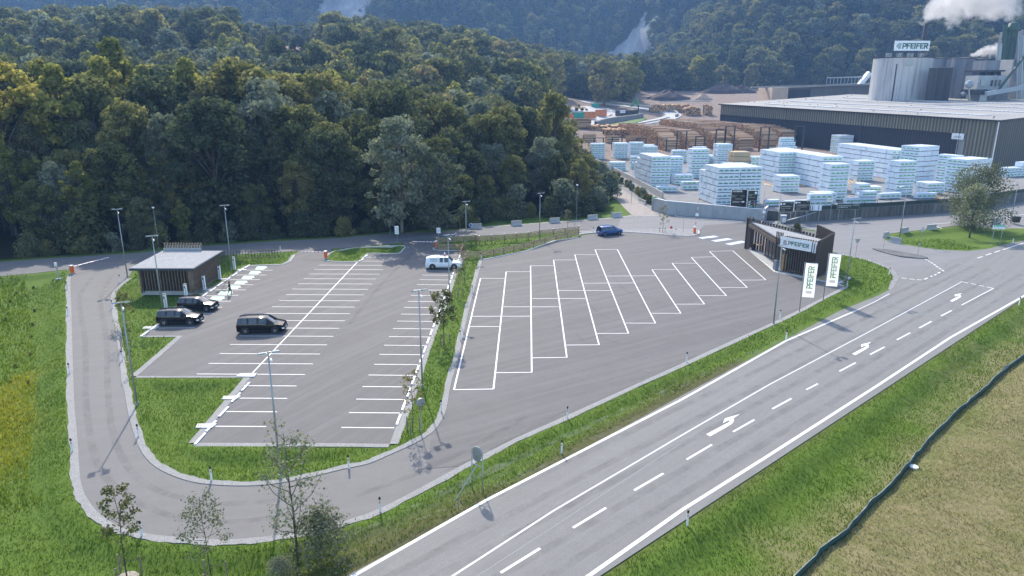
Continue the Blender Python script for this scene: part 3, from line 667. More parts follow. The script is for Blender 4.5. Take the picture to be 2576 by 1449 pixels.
# barriers
def barrier(loc,rz,up,L,label):
    t=thing('barrier_gate',label,'barrier',(loc[0],loc[1],.02),rz,'orange barrier gates')
    MB().box((0,0,.06),(.6,.55,.16)).build('plinth',MT['concrete'],t)
    MB().box((0,0,.62),(.36,.42,1.0)).build('cabinet',MT['orange_paint'],t)
    MB().box((0,0,1.16),(.4,.46,.1)).build('lid',MT['sign_white'],t)
    arm=MB(); st=MB()
    if up:
        arm.bar((0,-.26,1.0),(.35,-.26,1.0+L),.05,.04,8)
        for i in range(5): st.bar((.35*(i+.6)/5.3,-.26,1.0+L*(i+.6)/5.3),(.35*(i+1)/5.3,-.26,1.0+L*(i+1)/5.3),.056,n=8)
    else:
        arm.bar((.2,-.1,.98),(.2+L,-.1,1.02),.055,.045,8)
        for i in range(6): st.bar((.2+L*(i+.5)/6.3,-.1,.99),(.2+L*(i+.78)/6.3,-.1,.99),.061,n=8)
    a=arm.build('barrier_arm',MT['sign_white'],t); st.build('red_bands',MT['red_paint'],a)
    if up: MB().bar((.35*.43,-.32,1.0+L*.43),(.35*.43,-.35,1.0+L*.43),.3,n=16).build('no_entry_disc',MT['sign_white'],t)
    return t
p=W('01',548,618);q_=W('01',862,545); barrier(p,math.atan2(q_[1]-p[1]+1.6,q_[0]-p[0]),False,5.6,'leftmost orange barrier with its arm closed across the slip road')
p=W('01',2460,505);q_=W('01',2318,475); barrier(p,PI-.12,False,3.6,'orange barrier on the left tip of the small grass island, arm lowered')
p=W('11',716,425); barrier(p,PI-.06,False,3.6,'orange barrier at the end of the wooden fence near the white pickup')
p=W('W',985,1335); barrier(p,0,True,5.6,'orange barrier with its arm raised on the gravel island')
p=W('W',2190,1240); barrier(p,0,True,4.8,'barrier with raised arm and white disc behind the slatted office')
# concrete barrier blocks
def jersey(p,q_,h,label,grp='concrete barrier blocks'):
    L=math.hypot(q_[0]-p[0],q_[1]-p[1]); rz=math.atan2(q_[1]-p[1],q_[0]-p[0])
    mb=MB(); prof=[(-.3,0),(-.3,.1*h),(-.14,.4*h),(-.1,h),(.1,h),(.14,.4*h),(.3,.1*h),(.3,0)]
    vs=[(x,y,z) for x in (0,L) for y,z in prof]; n=8
    mb.add(vs,[(i,(i+1)%n,n+(i+1)%n,n+i)[::-1] for i in range(n)]+[tuple(range(n)),tuple(range(2*n-1,n-1,-1))])
    return mb.build('concrete_barrier',MT['concrete'],loc=(p[0],p[1],.0),rz=rz,label=label,cat='concrete barrier',group=grp)
JB=[('11',975,275,1058,275,'concrete barrier block with the round blue sign at its left end'),('11',1282,256,1360,252,'concrete barrier block second along the wood edge from the blue sign'),('11',1572,235,1646,229,'concrete barrier block third along the wood edge from the blue sign'),('11',1858,211,1932,205,'concrete barrier block fourth along the wood edge from the blue sign'),('11',2038,193,2115,188,'concrete barrier block nearest the brown track mouth'),
('A',795,910,865,940,'concrete barrier block leaning on the bush beside the brown track'),('B',1055,1360,1180,1383,'concrete barrier block at the foot of the arm lamp on the island tip'),('B',992,1312,1038,1300,'small concrete barrier block standing alone at the island tip'),('B',1185,1262,1258,1250,'concrete barrier block just right of the arm lamp'),('B',1478,1222,1575,1216,'concrete barrier block in front of the big tree on its left'),('B',2215,1150,2305,1145,'concrete barrier block in front of the big tree on its right')]
for v_,a_,b1,c_,d1,lab in JB: jersey(W(v_,a_,b1),W(v_,c_,d1),.95,lab)
# round blue sign + other signs
def post_sign(loc,h,label,cat,plate,name='road_sign',r=.03,rz=0,mat='galvanised'):
    t=thing(name,label,cat,(loc[0],loc[1],0),rz)
    MB().bar((0,0,zz(loc)),(0,0,h),r,n=8).build('post',MT[mat],t)
    plate(t,h); return t
def pl_rect(w_,h_,mat,mi2=None):
    def f(t,h):
        o=MB().box((0,-.05,h-h_/2),(w_,.03,h_)).build('sign_plate',MT[mat],t)
        if mi2: 
            mb=MB()
            for i in range(3): mb.box((0,-.068,h-h_*(.25+.25*i)),(w_*.7,.004,h_*.08))
            mb.build('sign_lines',MT[mi2],o)
    return f
def pl_disc(r_,mat,rim=None):
    def f(t,h):
        o=MB().bar((0,-.04,h-r_),(0,-.07,h-r_),r_,n=20).build('sign_plate',MT[mat],t)
        if rim:
            mb=MB(); 
            for i in range(20):
                a0=2*PI*i/20;a1=2*PI*(i+1)/20
                mb.add([(math.cos(a)*k,-.074,h-r_+math.sin(a)*k) for a in (a0,a1) for k in (r_*.78,r_)],[(0,1,3,2)])
            mb.build('sign_rim',MT[rim],o)
    return f
simple('sign_blue',(.02,.16,.5),.4)
post_sign(W('11',976,277),1.0,'round blue sign on a short post at the end of a concrete block','sign',pl_disc(.32,'sign_blue','sign_white'))
post_sign(W('11',423,392),3.0,'pale upright notice board on a post by the back road opening','sign',pl_rect(.65,1.35,'sign_white','galvanised'))
post_sign(W('11',738,440),3.6,'rectangular notice board on a tall post beside the orange barrier','sign',pl_rect(.6,.85,'sign_white','sign_blue'))
post_sign(W('21',1302,497),2.9,'give way sign seen from behind at the lawn corner','sign',lambda t,h:MB().add([(-.42,-.04,h),(.42,-.04,h),(0,-.04,h-.75),(-.42,0,h),(.42,0,h),(0,0,h-.75)],[(0,1,2)[::-1],(3,4,5),(0,2,5,3),(2,1,4,5),(1,0,3,4)]).build('sign_plate',MT['galvanised'],t))
post_sign(W('21',1512,435),2.3,'sign on a thin post at the left end of the traffic island','sign',pl_rect(.35,.55,'galvanised'))
post_sign(W('21',1772,482),2.0,'thin post with a small plate at the right end of the traffic island','sign',pl_rect(.25,.5,'galvanised'))
post_sign(W('B',1400,1400),3.0,'narrow sign on a post in the right grass island facing the junction','sign',pl_rect(.4,.75,'galvanised','sign_white'))
post_sign(W('11',895,278),2.4,'bare grey wooden post standing in the grass at the wood edge','post',lambda t,h:MB().bar((0,0,h),(0,0,h+.05),.07,n=8).build('post_cap',MT['wood_grey'],t),name='wooden_post',r=.06,mat='wood_grey')
t=thing('marker_post','round red marker on a short post on the gravel island','marker',(*W('W',558,1330)[:2],.08))
MB().bar((0,0,0),(0,0,.8),.06,n=10).build('post',MT['white_plastic'],t); MB().bar((0,-.02,1.0),(0,-.07,1.0),.22,n=16).build('sign_plate',MT['red_paint'],t)
post_sign(W('W',780,1310),4.6,'tall thin post with a small bracket on the gravel island','post',pl_rect(.3,.1,'galvanised'),name='thin_post')
simple('net_green',(.05,.16,.04),.8)
post_sign(W('A',478,850),2.4,'green lantern-shaped sign beside the brown track barrier','sign',pl_rect(.55,.6,'net_green'))
t=thing('barrier_gate','small orange barrier with a thin arm across the brown track','barrier',(*W('A',420,818)[:2],0)); MB().box((0,0,.5),(.35,.35,1.0)).build('cabinet',MT['orange_paint'],t); MB().bar((0,0,.95),(4.6,.6,1.05),.05,n=6).build('barrier_arm',MT['sign_white'],t)
# left reader post with plinth
t=thing('reader_post','pale leaning reader post on a square concrete foot left of the drive','post',(*W('01',448,655)[:2],0)); MB().box((0,0,-.1),(.75,.6,.35)).build('foot',MT['concrete'],t); 
MB().tube([(0,0,0),(-.12,0,2.0)],.09,8).build('post',MT['concrete'],t); MB().box((-.13,-.05,2.0),(.24,.2,.5)).build('reader_head',MT['white_plastic'],t)
# traffic mirror at the main road
a=W('12',988,780);b1=W('12',1068,805);c_=W('12',825,893); mid=((a[0]+b1[0])/2,(a[1]+b1[1])/2)
t=thing('traffic_mirror','large round traffic mirror seen from behind in a tube frame beside the main road','mirror',(a[0],a[1],0),math.atan2(b1[1]-a[1],b1[0]-a[0]))
wd=math.hypot(b1[0]-a[0],b1[1]-a[1]); pts=[(0,0,-.6),(0,0,2.5)]+[(wd/2-wd/2*math.cos(x),0,2.5+.5*math.sin(x)) for x in [PI*i/10 for i in range(1,10)]]+[(wd,0,2.5),(wd,0,-.6)]
MB().tube(pts,.035,8).build('tube_frame',MT['galvanised'],t,smooth_=True)
ml=MB(); n=24; ml.add([(wd/2,-.06,2.45)]+[(wd/2+.33*math.cos(2*PI*i/n),-.02,2.45+.5*math.sin(2*PI*i/n)) for i in range(n)]+[(wd/2+.33*math.cos(2*PI*i/n),.03,2.45+.5*math.sin(2*PI*i/n)) for i in range(n)]+[(wd/2,.08,2.45)],[(0,1+i,1+(i+1)%n) for i in range(n)]+[(1+i,1+n+i,1+n+(i+1)%n,1+(i+1)%n) for i in range(n)]+[(1+2*n,1+n+(i+1)%n,1+n+i) for i in range(n)])
ml.build('mirror_disc',MT['galvanised'],t)
MB().tube([(0,0,1.75),(wd/2,-.02,1.72),(wd,0,1.6)],.025,6).bar((wd/2,0,1.7),(wd/2,0,3.0),.025,n=6).build('bracket',MT['galvanised'],t)
M_=Matrix.Rotation(-t.rotation_euler[2],3,'Z')@Vector((c_[0]-a[0],c_[1]-a[1],0))
MB().tube([(wd/2,0,1.75),(M_.x,M_.y,-.4)],.03,8).build('strut',MT['galvanised'],t)
p=W('12',606,387); post_sign(p,3.0,'small traffic mirror on a thin post at the tip of the planted strip','mirror',lambda t,h:(MB().bar((0,0,h-.32),(.05,-.1,h-.32),.32,n=20).build('mirror_disc',MT['galvanised'],t)),name='traffic_mirror',r=.03)
# ---------------------------------------------------------------- wheel stops, charging posts, slabs
ws=MB(); ws.prism([(-.08,-.85),(.08,-.85),(.08,.85),(-.08,.85)],0,.09); ws_me=ws.data('wheel_stop',MT['white_plastic'])
nth=['first','second','third','fourth','fifth','sixth','seventh','eighth','ninth','tenth','eleventh','twelfth','thirteenth','fourteenth','fifteenth','sixteenth','seventeenth','eighteenth','nineteenth','twentieth','twenty-first','twenty-second','twenty-third','twenty-fourth']
def wstop(p,rz,label):
    o=bpy.data.objects.new('wheel_stop',ws_me); COL.objects.link(o); o.location=(p[0],p[1],.03); o.rotation_euler[2]=rz
    tag(o,label,'wheel stop','white wheel stops at the heads of the parking bays')
for k in range(len(rows)-1):
    y0=rows[k][1];y1=rows[k+1][1]; rz=math.atan2(y0[1]-y1[1],y0[0]-y1[0])-PI/2
    wstop((.5*(y0[0]+y1[0])+.12,.5*(y0[1]+y1[1])),rz,'white wheel stop by the planted strip, %s from the wooden fence end'%nth[k])
e1=W('01',1828,590);e2=W('01',1165,1026);EVA=math.atan2(e1[1]-e2[1],e1[0]-e2[0])-PI/2
for k,(v_,x_,y_) in enumerate((('01',1866,566),('01',1822,592),('01',1772,627),('01',1718,663),('01',1663,700),('01',1608,740),('01',1542,783),('01',1478,826),('01',1165,1026),('01',1095,1074))):
    wstop(W(v_,x_,y_),EVA,'white wheel stop in the charging row, %s from the upper end'%nth[k])
for k,(x_,y_) in enumerate(((1855,25),(1782,108),(1690,215),(1595,325),(1512,420))):
    wstop(W('02',x_,y_),-.02,'white wheel stop of the lower left row, %s above the lot corner'%nth[4-k])
for k,(x_,y_) in enumerate(((182,489),(150,518))): wstop(W('11',x_,y_),-.25,'white wheel stop at the small grass island, %s one'%('upper','lower')[k])
def charger(p,label):
    t=thing('charging_post',label,'charging post',(p[0],p[1],.02),0,'white charging posts')
    MB().box((0,0,.93),(.28,.3,1.9)).build('housing',MT['white_plastic'],t); MB().box((-.02,-.152,1.5),(.13,.02,.28)).build('socket',MT['reflector_black'],t); MB().box((0,0,1.9),(.3,.32,.06)).build('cap',MT['dark_metal'],t)
    mb=MB(); mb.tube([(.08,-.16,1.4),(.14,-.3,.7),(.1,-.2,.3)],.02,6); mb.build('cable',MT['black_rubber'],t)
for x_,y_,lab in ((1772,590,'right of the slatted hut beside a floodlight mast'),(1662,661,'against the right wall of the slatted hut, farther one'),(1546,739,'against the right wall of the slatted hut, nearer one'),(1409,808,'at the near right corner of the hut behind the parked hatchback'),(1256,890,'behind the parked black four-wheel-drive')):
    charger(W('01',x_,y_),'white charging post '+lab)
def slab(P,label):
    MB().prism([p[:2] for p in P],-.2,.10).build('foundation_slab',MT['kerb_stone'],label=label,cat='slab',group='white foundation slabs for charging posts')
slab(PL('01',1812,1375,1942,1373,1920,1401,1779,1399),'white slab at the corner where the centre line meets the lower lawn')
slab(PL('02',1690,97,1822,95,1780,122,1673,121),'white slab in the lawn at the upper part of the lower left row')
slab(PL('02',1493,307,1640,305,1600,338,1475,338),'white slab in the lawn near the lower left lot corner')
slab(PL('01',1090,1019,1205,1017,1175,1036,1075,1037),'white slab left of the lowest charging bay')
for x_,y_,k in ((1850,590,0),(1712,660,1),(1580,740,2)):
    slab([W('01',x_-50,y_-4),W('01',x_+15,y_-4),W('01',x_+5,y_+5),W('01',x_-60,y_+5)],'white slab at the foot of the %s charging post from the top'%nth[k])
# ---------------------------------------------------------------- fences
def wood_fence(P,label,h=1.05,rails=4,step=2.2,post='wood_post',cap=False):
    P=[Vector((p[0],p[1],0)) for p in P]; t=thing('wooden_fence',label,'fence',tuple(P[0]))
    o=P[0]; n=0
    for i in range(len(P)-1):
        a=P[i]-o;b=P[i+1]-o; L=(b-a).length; k=max(1,round(L/step)); d=(b-a).normalized()
        for j in range(k+(1 if i==len(P)-2 else 0)):
            q=a+(b-a)*j/k; mb=MB().box((q.x,q.y,h/2-.2),(.13,.13,h+.5),math.atan2(d.y,d.x)); ps=mb.build('post',MT[post],t)
            if cap: MB().box((q.x,q.y,h+.08),(.2,.2,.06)).build('post_cap',MT['sign_white'],ps)
        nn=Vector((-d.y,d.x,0))*.0
        for r_ in range(rails):
            z=h*(.98-r_*.9/rails)-.03; off=Vector((d.y,-d.x,0))*.1
            e=.1*d
            MB().beam(tuple(a-e+off+Vector((0,0,z))),tuple(b+e+off+Vector((0,0,z))),.05,.14).build('rail',MT['wood_fence'],t)
    return t
wood_fence(PL('K',460,520,780,495,1070,475,1345,450,1425,478,1700,460,1990,435,2260,415,2530,392)+PL('11',1500,338-8,1600,322,1690,312,1790,300),'long zigzag wooden fence along the back road with white capped posts',.98,4,2.4,cap=True)
wood_fence(PL('11',1050,497,1150,482,1300,452,1450,417,1620,367,1790,330),'diagonal wooden fence between truck bays and grass hollow',1.05,4,2.6)
wood_fence(PL('K',475,640,520,665,800,672,1060,668),'short wooden fence beside the orange barrier above the top bays',1.05,4,2.2)
wood_fence(PL('K',1075,660,1020,800),'two-post wooden fence piece descending beside the pickup',1.0,4,1.5)
wood_fence(PL('K',1030,850,1440,850),'cross piece of wooden fence at the head of the planted strip',1.05,4,3.6)
t=thing('metal_railing','dark metal railing with upright bars right of the slatted hut','railing',(0,0,0))
P=[W('01',1655,520+10),W('01',1690,500),W('01',2098,490)]; P=[W('H',2110,600),W('H',2190,520),W('11',-478,490)]
P=[W('01',1668,530),W('01',1700,503),W('01',2098,488)]
tr=MB(); bars=MB()
for a,b_ in zip(P,P[1:]):
    a=Vector(a);b_=Vector(b_); tr.beam(a+Vector((0,0,1.1)),b_+Vector((0,0,1.1)),.08,.08); tr.beam(a+Vector((0,0,.08)),b_+Vector((0,0,.08)),.05,.05)
    k=int((b_-a).length/.42)
    for i in range(k+1):
        q=a+(b_-a)*i/k; bars.box((q.x,q.y,.5),(.06,.04,1.2))
tr.build('top_rail',MT['wood_grey'],t); bars.build('upright_bars',MT['wood_brown'],t)
# leaning white stakes near tree
t=thing('leaning_stakes','pair of leaning pale stakes with cross pieces beside the drive','stakes',(*W('01',975,1400)[:2],0)); mb=MB()
mb.tube([(0,0,-.2),(-.25,.2,1.9)],.04,6); mb.tube([(.25,.1,-.2),(-.1,.5,1.9)],.04,6); mb.bar((-.1,.1,.8),(.15,.3,.8),.03,n=6); mb.bar((-.18,.16,1.4),(.0,.45,1.4),.03,n=6); mb.build('stakes',MT['wood_light'],t)
# mesh fence in the field
simple('net_teal',(.008,.055,.05),.6,0,.3,1,.3)
t=thing('net_fence','low sagging green mesh fence winding down the dry field','fence',(0,0,0)); mb=MB(); pm=MB(); P=smooth(FENCE,6); rr=random.Random(3)
vs=[];n=len(P)
for i,p in enumerate(P):
    s_=.08*math.sin(i*.9)+.06*math.sin(i*2.1+1); g_=gz(p[0],p[1]); h_=.40+.05*math.sin(i*1.3)
    vs+=[(p[0],p[1],g_-.1),(p[0]+s_,p[1]-s_*.5,g_+h_*.6),(p[0]+s_*.5,p[1],g_+h_),(p[0]+s_*.5+.05,p[1]-.03,g_+h_+.015),(p[0]+s_*.5+.09,p[1]-.05,g_+h_*.6),(p[0]+.05,p[1]-.03,g_-.1)]
mb.add(vs,[(6*i+k,6*i+6+k,6*i+7+k,6*i+1+k)[::-1] for i in range(n-1) for k in range(5)]); mb.build('mesh_sheet',MT['net_teal'],t)
pt=MB(); 
for i in range(n-1):
    a=vs[6*i+2];b_=vs[6*i+8]; pt.bar((a[0]+.02,a[1],a[2]+.03),(b_[0]+.02,b_[1],b_[2]+.03),.018,n=5)
pt.build('top_cord',MT['galvanised'],t)
for i in range(0,n,9):
    p=vs[6*i+2]; MB().bar((p[0]-.05,p[1]+.03,p[2]-.7),(p[0]-.05,p[1]+.03,p[2]+.12),.02,n=6).build('post',MT['dark_metal'],t)
# marker disc on field
p=W('22',1748,607); MB().lathe([(0,.1),(.28,.08),(.3,0)],n=18).build('marker_disc',MT['sign_white'],loc=(p[0],p[1],gz(p[0],p[1])+.05),label='small white disc lying beside the green mesh fence',cat='marker')
# black bin
t=thing('rubbish_bin','black wheeled bin on the grass beside the arm lamp','bin',(*W('B',2482,1135)[:2],0)); MB().box((0,0,.5),(.95,.8,1.0),taper=1.15).build('bin_body',MT['reflector_black'],t); MB().box((0,0,1.05),(1.2,1.0,.12)).build('lid',MT['dark_metal'],t)
# direction sign on two posts
a=W('B',2205,1390);b1=W('B',2300,1392)
t=thing('direction_sign','green and white information sign on two posts on the grass island','sign',(a[0],a[1],0),math.atan2(b1[1]-a[1],b1[0]-a[0])); L=math.hypot(b1[0]-a[0],b1[1]-a[1])
for x_ in (0,L): MB().bar((x_,0,0),(x_,0,3.3),.05,n=8).build('post',MT['galvanised'],t)
MB().box((L/2,-.08,2.95),(L*1.42,.06,.72)).build('sign_plate',MT['sign_white'],t)
pn=MB().box((L/2,-.112,3.16),(L*1.38,.01,.3)).build('green_panel',MT['sign_teal'],t)
mb=MB(); put_text(mb,'Gewerbegebiet West',(L/2-.2*L*1.38-.1,-.12,3.08),(1,0,0),(0,0,1),L*.9,.16); mb.bar((-.02,-.119,3.16),(-.02,-.121,3.16),.07,n=10); mb.build('lettering',MT['sign_text'],pn)
mb=MB(); put_text(mb,'P  A  B  C',(L/2-.3,-.115,2.72),(1,0,0),(0,0,1),L*.6,.14); mb.bar((0,-.114,2.8),(0,-.118,2.8),.06,n=10); mb.build('lettering',MT['dark_metal'],t)
# ---------------------------------------------------------------- banner flags
CLOTH,nt,b=new_mat('thin_cloth'); b.inputs['Base Color'].default_value=(.85,.87,.9,1); b.inputs['Roughness'].default_value=.7
tr_=nt.nodes.new('ShaderNodeBsdfTranslucent'); tr_.inputs['Color'].default_value=(.85,.88,.92,1); mx_=nt.nodes.new('ShaderNodeMixShader'); mx_.inputs[0].default_value=.5
nt.links.new(b.outputs[0],mx_.inputs[1]); nt.links.new(tr_.outputs[0],mx_.inputs[2]); nt.links.new(mx_.outputs[0],nt.nodes['Material Output'].inputs['Surface'])
def flag(base,h,label,dirx=1):
    t=thing('banner_flag',label,'flag',(base[0],base[1],0),0,'white banner flags')
    MB().bar((0,0,-.3),(0,0,h),.055,.035,10).build('flagpole',MT['galvanised'],t,smooth_=True)
    MB().bar((0,0,h-.05),(1.3,-.35,h-.05),.025,n=6).build('top_arm',MT['galvanised'],t)
    ux=Vector((.965,-.26,0)); w_=1.25; z0=h-4.05+0; nx_,nz_=8,20
    def P3(u,v): 
        r=Vector((0,0,z0))+ux*(.1+u*w_)+Vector((0,0,v*4.0)); off=.05*math.sin(v*9+u*3)*(u+.2)
        return r+Vector((.26,.965,0))*off
    mb=MB(); vs=[tuple(P3(i/nx_,j/nz_)) for j in range(nz_+1) for i in range(nx_+1)]
    mb.add(vs,[(j*(nx_+1)+i,j*(nx_+1)+i+1,(j+1)*(nx_+1)+i+1,(j+1)*(nx_+1)+i) for j in range(nz_) for i in range(nx_)])
    f=mb.build('flag_cloth',CLOTH,t,smooth_=True)
    # lettering runs upward; letters conform to the cloth, 8 mm in front
    def conform(m,name,mat):
        out=[]
        for x,y,z in m.v:  # x along lettering (up), y across (0..1)
            out.append(tuple(P3(1-y,x)+Vector((-.26,-.965,0))*.02))
        m.v=out; m.build(name,mat,f)
    m=MB(); pfeifer(m,(.26,.24,0),(1,0,0),(0,1,0),.66,.5,logo=False,st=.2); m.add([],[]); 
    conform(m,'lettering',MT['pf_lightgreen'])
    m=MB()
    for i in range(6):
        y=.26+i*.085; hw=.045*(1 if i in (1,2,3,4) else .8); m.quad((.15-hw,y,0),(.15+hw,y,0),(.15+hw,y+.04,0),(.15-hw,y+.04,0))
    conform(m,'emblem',MT['pf_brown'])
flag(W('21',880,905),Hgt('21',(880,905),(925,530)),'white banner flag with green lettering, nearer the floodlight mast')
flag(W('21',1060,815),Hgt('21',(1060,815),(1103,460)),'white banner flag with green lettering, nearer the gravel bed')
# ================================================================ slatted hut (left)
simple('slat_wood',(.17,.12,.08),.8,0,.35,2.5,.3); simple('slat_dark',(.028,.024,.022),.7,0,.3,2); simple('slat_brown',(.085,.064,.052),.65,0,.2,2); simple('roof_trim',(.05,.065,.09),.4,.3)
simple('door_wood',(.55,.33,.13),.6,0,.15,2); gravel('roof_gravel',(.30,.305,.31),14); simple('blue_grey_trim',(.3,.34,.38),.45,.3)
m,nt,b=new_mat('window_glass'); b.inputs['Base Color'].default_value=(.02,.03,.035,1); b.inputs['Roughness'].default_value=.04; b.inputs['Specular IOR Level'].default_value=.9; MT['window_glass']=m
def slat_wall(mb,a,b_,z0,z1,step,w,dp,out):
    a=Vector((a[0],a[1],0));b_=Vector((b_[0],b_[1],0)); d=(b_-a); L=d.length; d.normalize(); n=Vector((d.y,-d.x,0))*out; k=max(1,int(round(L/step)))
    for i in range(k+1):
        q=a+d*(L*i/k)+n*(dp/2); mb.box((q.x,q.y,(z0+z1)/2),(w,dp,z1-z0),math.atan2(d.y,d.x))
t=thing('slatted_hut','low hut with vertical timber slats and pale gravel roof','building',(-43,88,0))
def lo(o,P): return [(p[0]-o[0],p[1]-o[1]) for p in P]
hx0,hx1,hy0,hy1=-46.2+43,-39.5+43,84.0-88,91.6-88
MB().box(((hx0+hx1)/2,(hy0+hy1)/2,1.55),(hx1-hx0-.3,hy1-hy0-.3,3.1)).build('wall_core',MT['slat_dark'],t)
MB().box(((hx0+hx1)/2,(hy0+hy1)/2,.0),(hx1-hx0+.15,hy1-hy0+.15,.5)).build('concrete_base',MT['concrete'],t)
mb=MB(); slat_wall(mb,(hx0+.35,hy0+.1),(hx1-.75,hy0+.1),.28,3.02,.37,.1,.24,1); mb.build('front_slats',MT['slat_wood'],t)
mb=MB(); slat_wall(mb,(hx1-.1,hy0+.1),(hx1-.1,hy1),.1,3.02,.33,.1,.24,1); mb.build('side_slats',MT['slat_wood'],t)
mb=MB(); slat_wall(mb,(hx0+.1,hy1),(hx0+.1,hy0+.1),.1,3.02,.33,.1,.2,1); mb.build('side_slats',MT['slat_wood'],t)
MB().box((hx1-.32,hy0-.02,1.55),(.62,.3,3.0)).build('corner_panel',MT['slat_wood'],t); MB().box((hx0+.1,hy0,1.5),(.22,.28,3.0)).build('corner_panel',MT['slat_wood'],t)
for x in (hx0+.42,hx1-.78): MB().tube([(x-.1,hy0-.3,3.0),(x,hy0-.2,2.7),(x,hy0-.2,.1)],.05,8).build('downpipe',MT['dark_metal'],t)
RP=[(-47.05+43,83.35-88),(-39.1+43,83.35-88),(-39.3+43,93.1-88),(-47.6+43,93.1-88)]
rf=MB().prism(RP,3.02,3.30).build('roof',MT['roof_trim'],t)
cx=sum(p[0] for p in RP)/4;cy=sum(p[1] for p in RP)/4; MB().prism([(cx+(p[0]-cx)*.975,cy+(p[1]-cy)*.975) for p in RP],3.25,3.34).build('gravel_layer',MT['roof_gravel'],rf)
pr=MB().box((-44.75+43,93.0-88,3.5),(5.1,.25,.42)).build('parapet',MT['blue_grey_trim'],rf)
mb=MB(); 
for i in range(14): mb.box((-47.2+43+.05+i*.375,93.15-88,3.95),(.2,.16,.85))
mb.build('parapet_posts',MT['wood_grey'],rf)
mb=MB()
for i in range(13): mb.box((-47.2+43+.24+i*.375,93.35-88,3.8),(.19,.05,.5))
mb.build('white_panels',MT['sign_white'],rf)
# ================================================================ office with sign (right)
A_,N_,C_,D_,F_,E_=Vector((37.25,109.4)),Vector((36.95,95.3)),Vector((40.65,90.95)),Vector((44.9,96.35)),Vector((42.35,96.6)),Vector((44.95,101.8))
t=thing('office_building','wedge-shaped dark slatted office with gravel roof and white name board','building',(40,98,0)); o=Vector((40,98))
a,n_,c_,d_,f_,e_=[v-o for v in (A_,N_,C_,D_,F_,E_)]
zr=4.35
def off_poly(P,k):
    cx=sum(p[0] for p in P)/len(P);cy=sum(p[1] for p in P)/len(P); return [(cx+(p[0]-cx)*k,cy+(p[1]-cy)*k) for p in P]
MB().prism([tuple(v) for v in (a,n_,c_,d_,f_)],-.3,.13).build('floor_slab',MT['concrete'],t)
ug=(c_-n_).normalized(); vg=(a-n_).normalized()
# recessed glazed front: glass line set back from the roof edge
gA=n_+vg*1.6+Vector((2.0,0)); gB=n_+vg*8.5+Vector((1.35,0))
core=MB(); core.prism([tuple(v) for v in (gB,gA,gA+Vector((-.2,-2.4)),n_+ug*1.1+Vector((.5,.5)),c_+Vector((-.1,.25)),d_+Vector((-.3,0)),f_+Vector((0,-.15)),gB+Vector((.4,.3)))],.1,zr-.1)
core.build('wall_core',MT['slat_brown'],t)
gl=MB(); fr=MB()
G0=gB+Vector((-.03,0));G1=gA+Vector((-.03,0)); d=(G1-G0);L=d.length;d=d.normalized(); nn=Vector((-abs(d.y),abs(d.x)*0)).normalized()
nn=Vector((-1,0)); 
q0=G0+nn*.02;q1=G1+nn*.02
gl.quad((q0.x,q0.y,.15),(q1.x,q1.y,.15),(q1.x,q1.y,3.7),(q0.x,q0.y,3.7)); g_=gl.build('glass_front',MT['window_glass'],t)
for i in range(7):
    q=q0+(q1-q0)*i/6; fr.box((q.x-.02,q.y,1.95),(.07,.08,3.6))
fr.build('window_frame',MT['dark_metal'],g_)
rf=MB().prism([tuple(v) for v in (a+Vector((0,-.6)),n_,c_,d_+(c_-d_)*.35,f_)],zr-.35,zr+.08).build('roof',MT['slat_brown'],t)
MB().prism(off_poly([tuple(v) for v in (a+Vector((.1,-1.0)),n_+Vector((.15,.1)),c_+Vector((0,.3)),d_+(c_-d_)*.4,f_)],.96),zr,zr+.13).build('gravel_layer',MT['roof_gravel'],rf)
mb=MB(); mb.beam(tuple(a+Vector((0,-.6)))+(zr+.12,),tuple(f_)+(zr+.12,),.16,.2); mb.beam(tuple(a+Vector((-.02,-.6)))+(zr+.08,),tuple(n_)+(zr+.08,),.08,.12); mb.build('roof_edging',MT['roof_trim'],rf)
mb=MB(); slat_wall(mb,n_+ug*1.3,c_,.12,5.15,.34,.12,.26,1); mb.build('front_slats',MT['slat_brown'],t)
mb=MB(); slat_wall(mb,c_,d_,.1,5.2,.30,.11,.24,1); mb.build('side_slats',MT['slat_brown'],t)
mb=MB(); slat_wall(mb,d_,e_,.1,5.25,.32,.11,.22,1); mb.build('screen_slats',MT['slat_brown'],t)
mb=MB(); slat_wall(mb,f_+Vector((.3,0)),a+Vector((.25,.3)),.1,4.85,.62,.15,.25,1); mb.build('rear_slats',MT['slat_brown'],t)
mb=MB(); 
for i in range(5):
    an=PI*(.25+i*.25); mb.box((a.x+.45+.65*math.cos(an),a.y-.35+.65*math.sin(an),2.5),(.16,.1,5.0),an)
for i in range(4): mb.box((a.x-.08+.05*i,a.y-.2-.42*i,2.5),(.1,.26,5.0),.05)
mb.build('corner_slats',MT['slat_brown'],t)
mb=MB(); 
for i in range(5): q=n_+Vector((-.0,.75))+Vector((.12*i,-.24*i)); mb.box((q.x,q.y,2.85),(.12,.25,5.1),-.5)
mb.build('corner_slats',MT['slat_brown'],t)
MB().box((n_.x+.05,n_.y+.05,.75),(.55,.5,1.4),.3).build('pillar_base',MT['blue_grey_trim'],t)
# beams over the terrace
MB().beam(tuple(a+Vector((0,-.8)))+(zr-.45,),tuple(n_+Vector((0,.6)))+(zr-.45,),.22,.5).build('edge_beam',MT['wood_brown'],t)
# door, info panel
dm=n_+ug*.9+Vector((.75,.55)); 
q=n_+ug*1.0+Vector((.1,.1))
MB().box((q.x+.2,q.y+.12,1.3),(.95,.08,2.3),math.atan2(ug.y,ug.x)).build('door',MT['door_wood'],t)
q=n_+ug*1.25+Vector((-.0,-.02)); MB().box((q.x+.5,q.y-.38,1.7),(.06,.4,1.0),.4).build('info_panel',MT['sign_teal'],t)
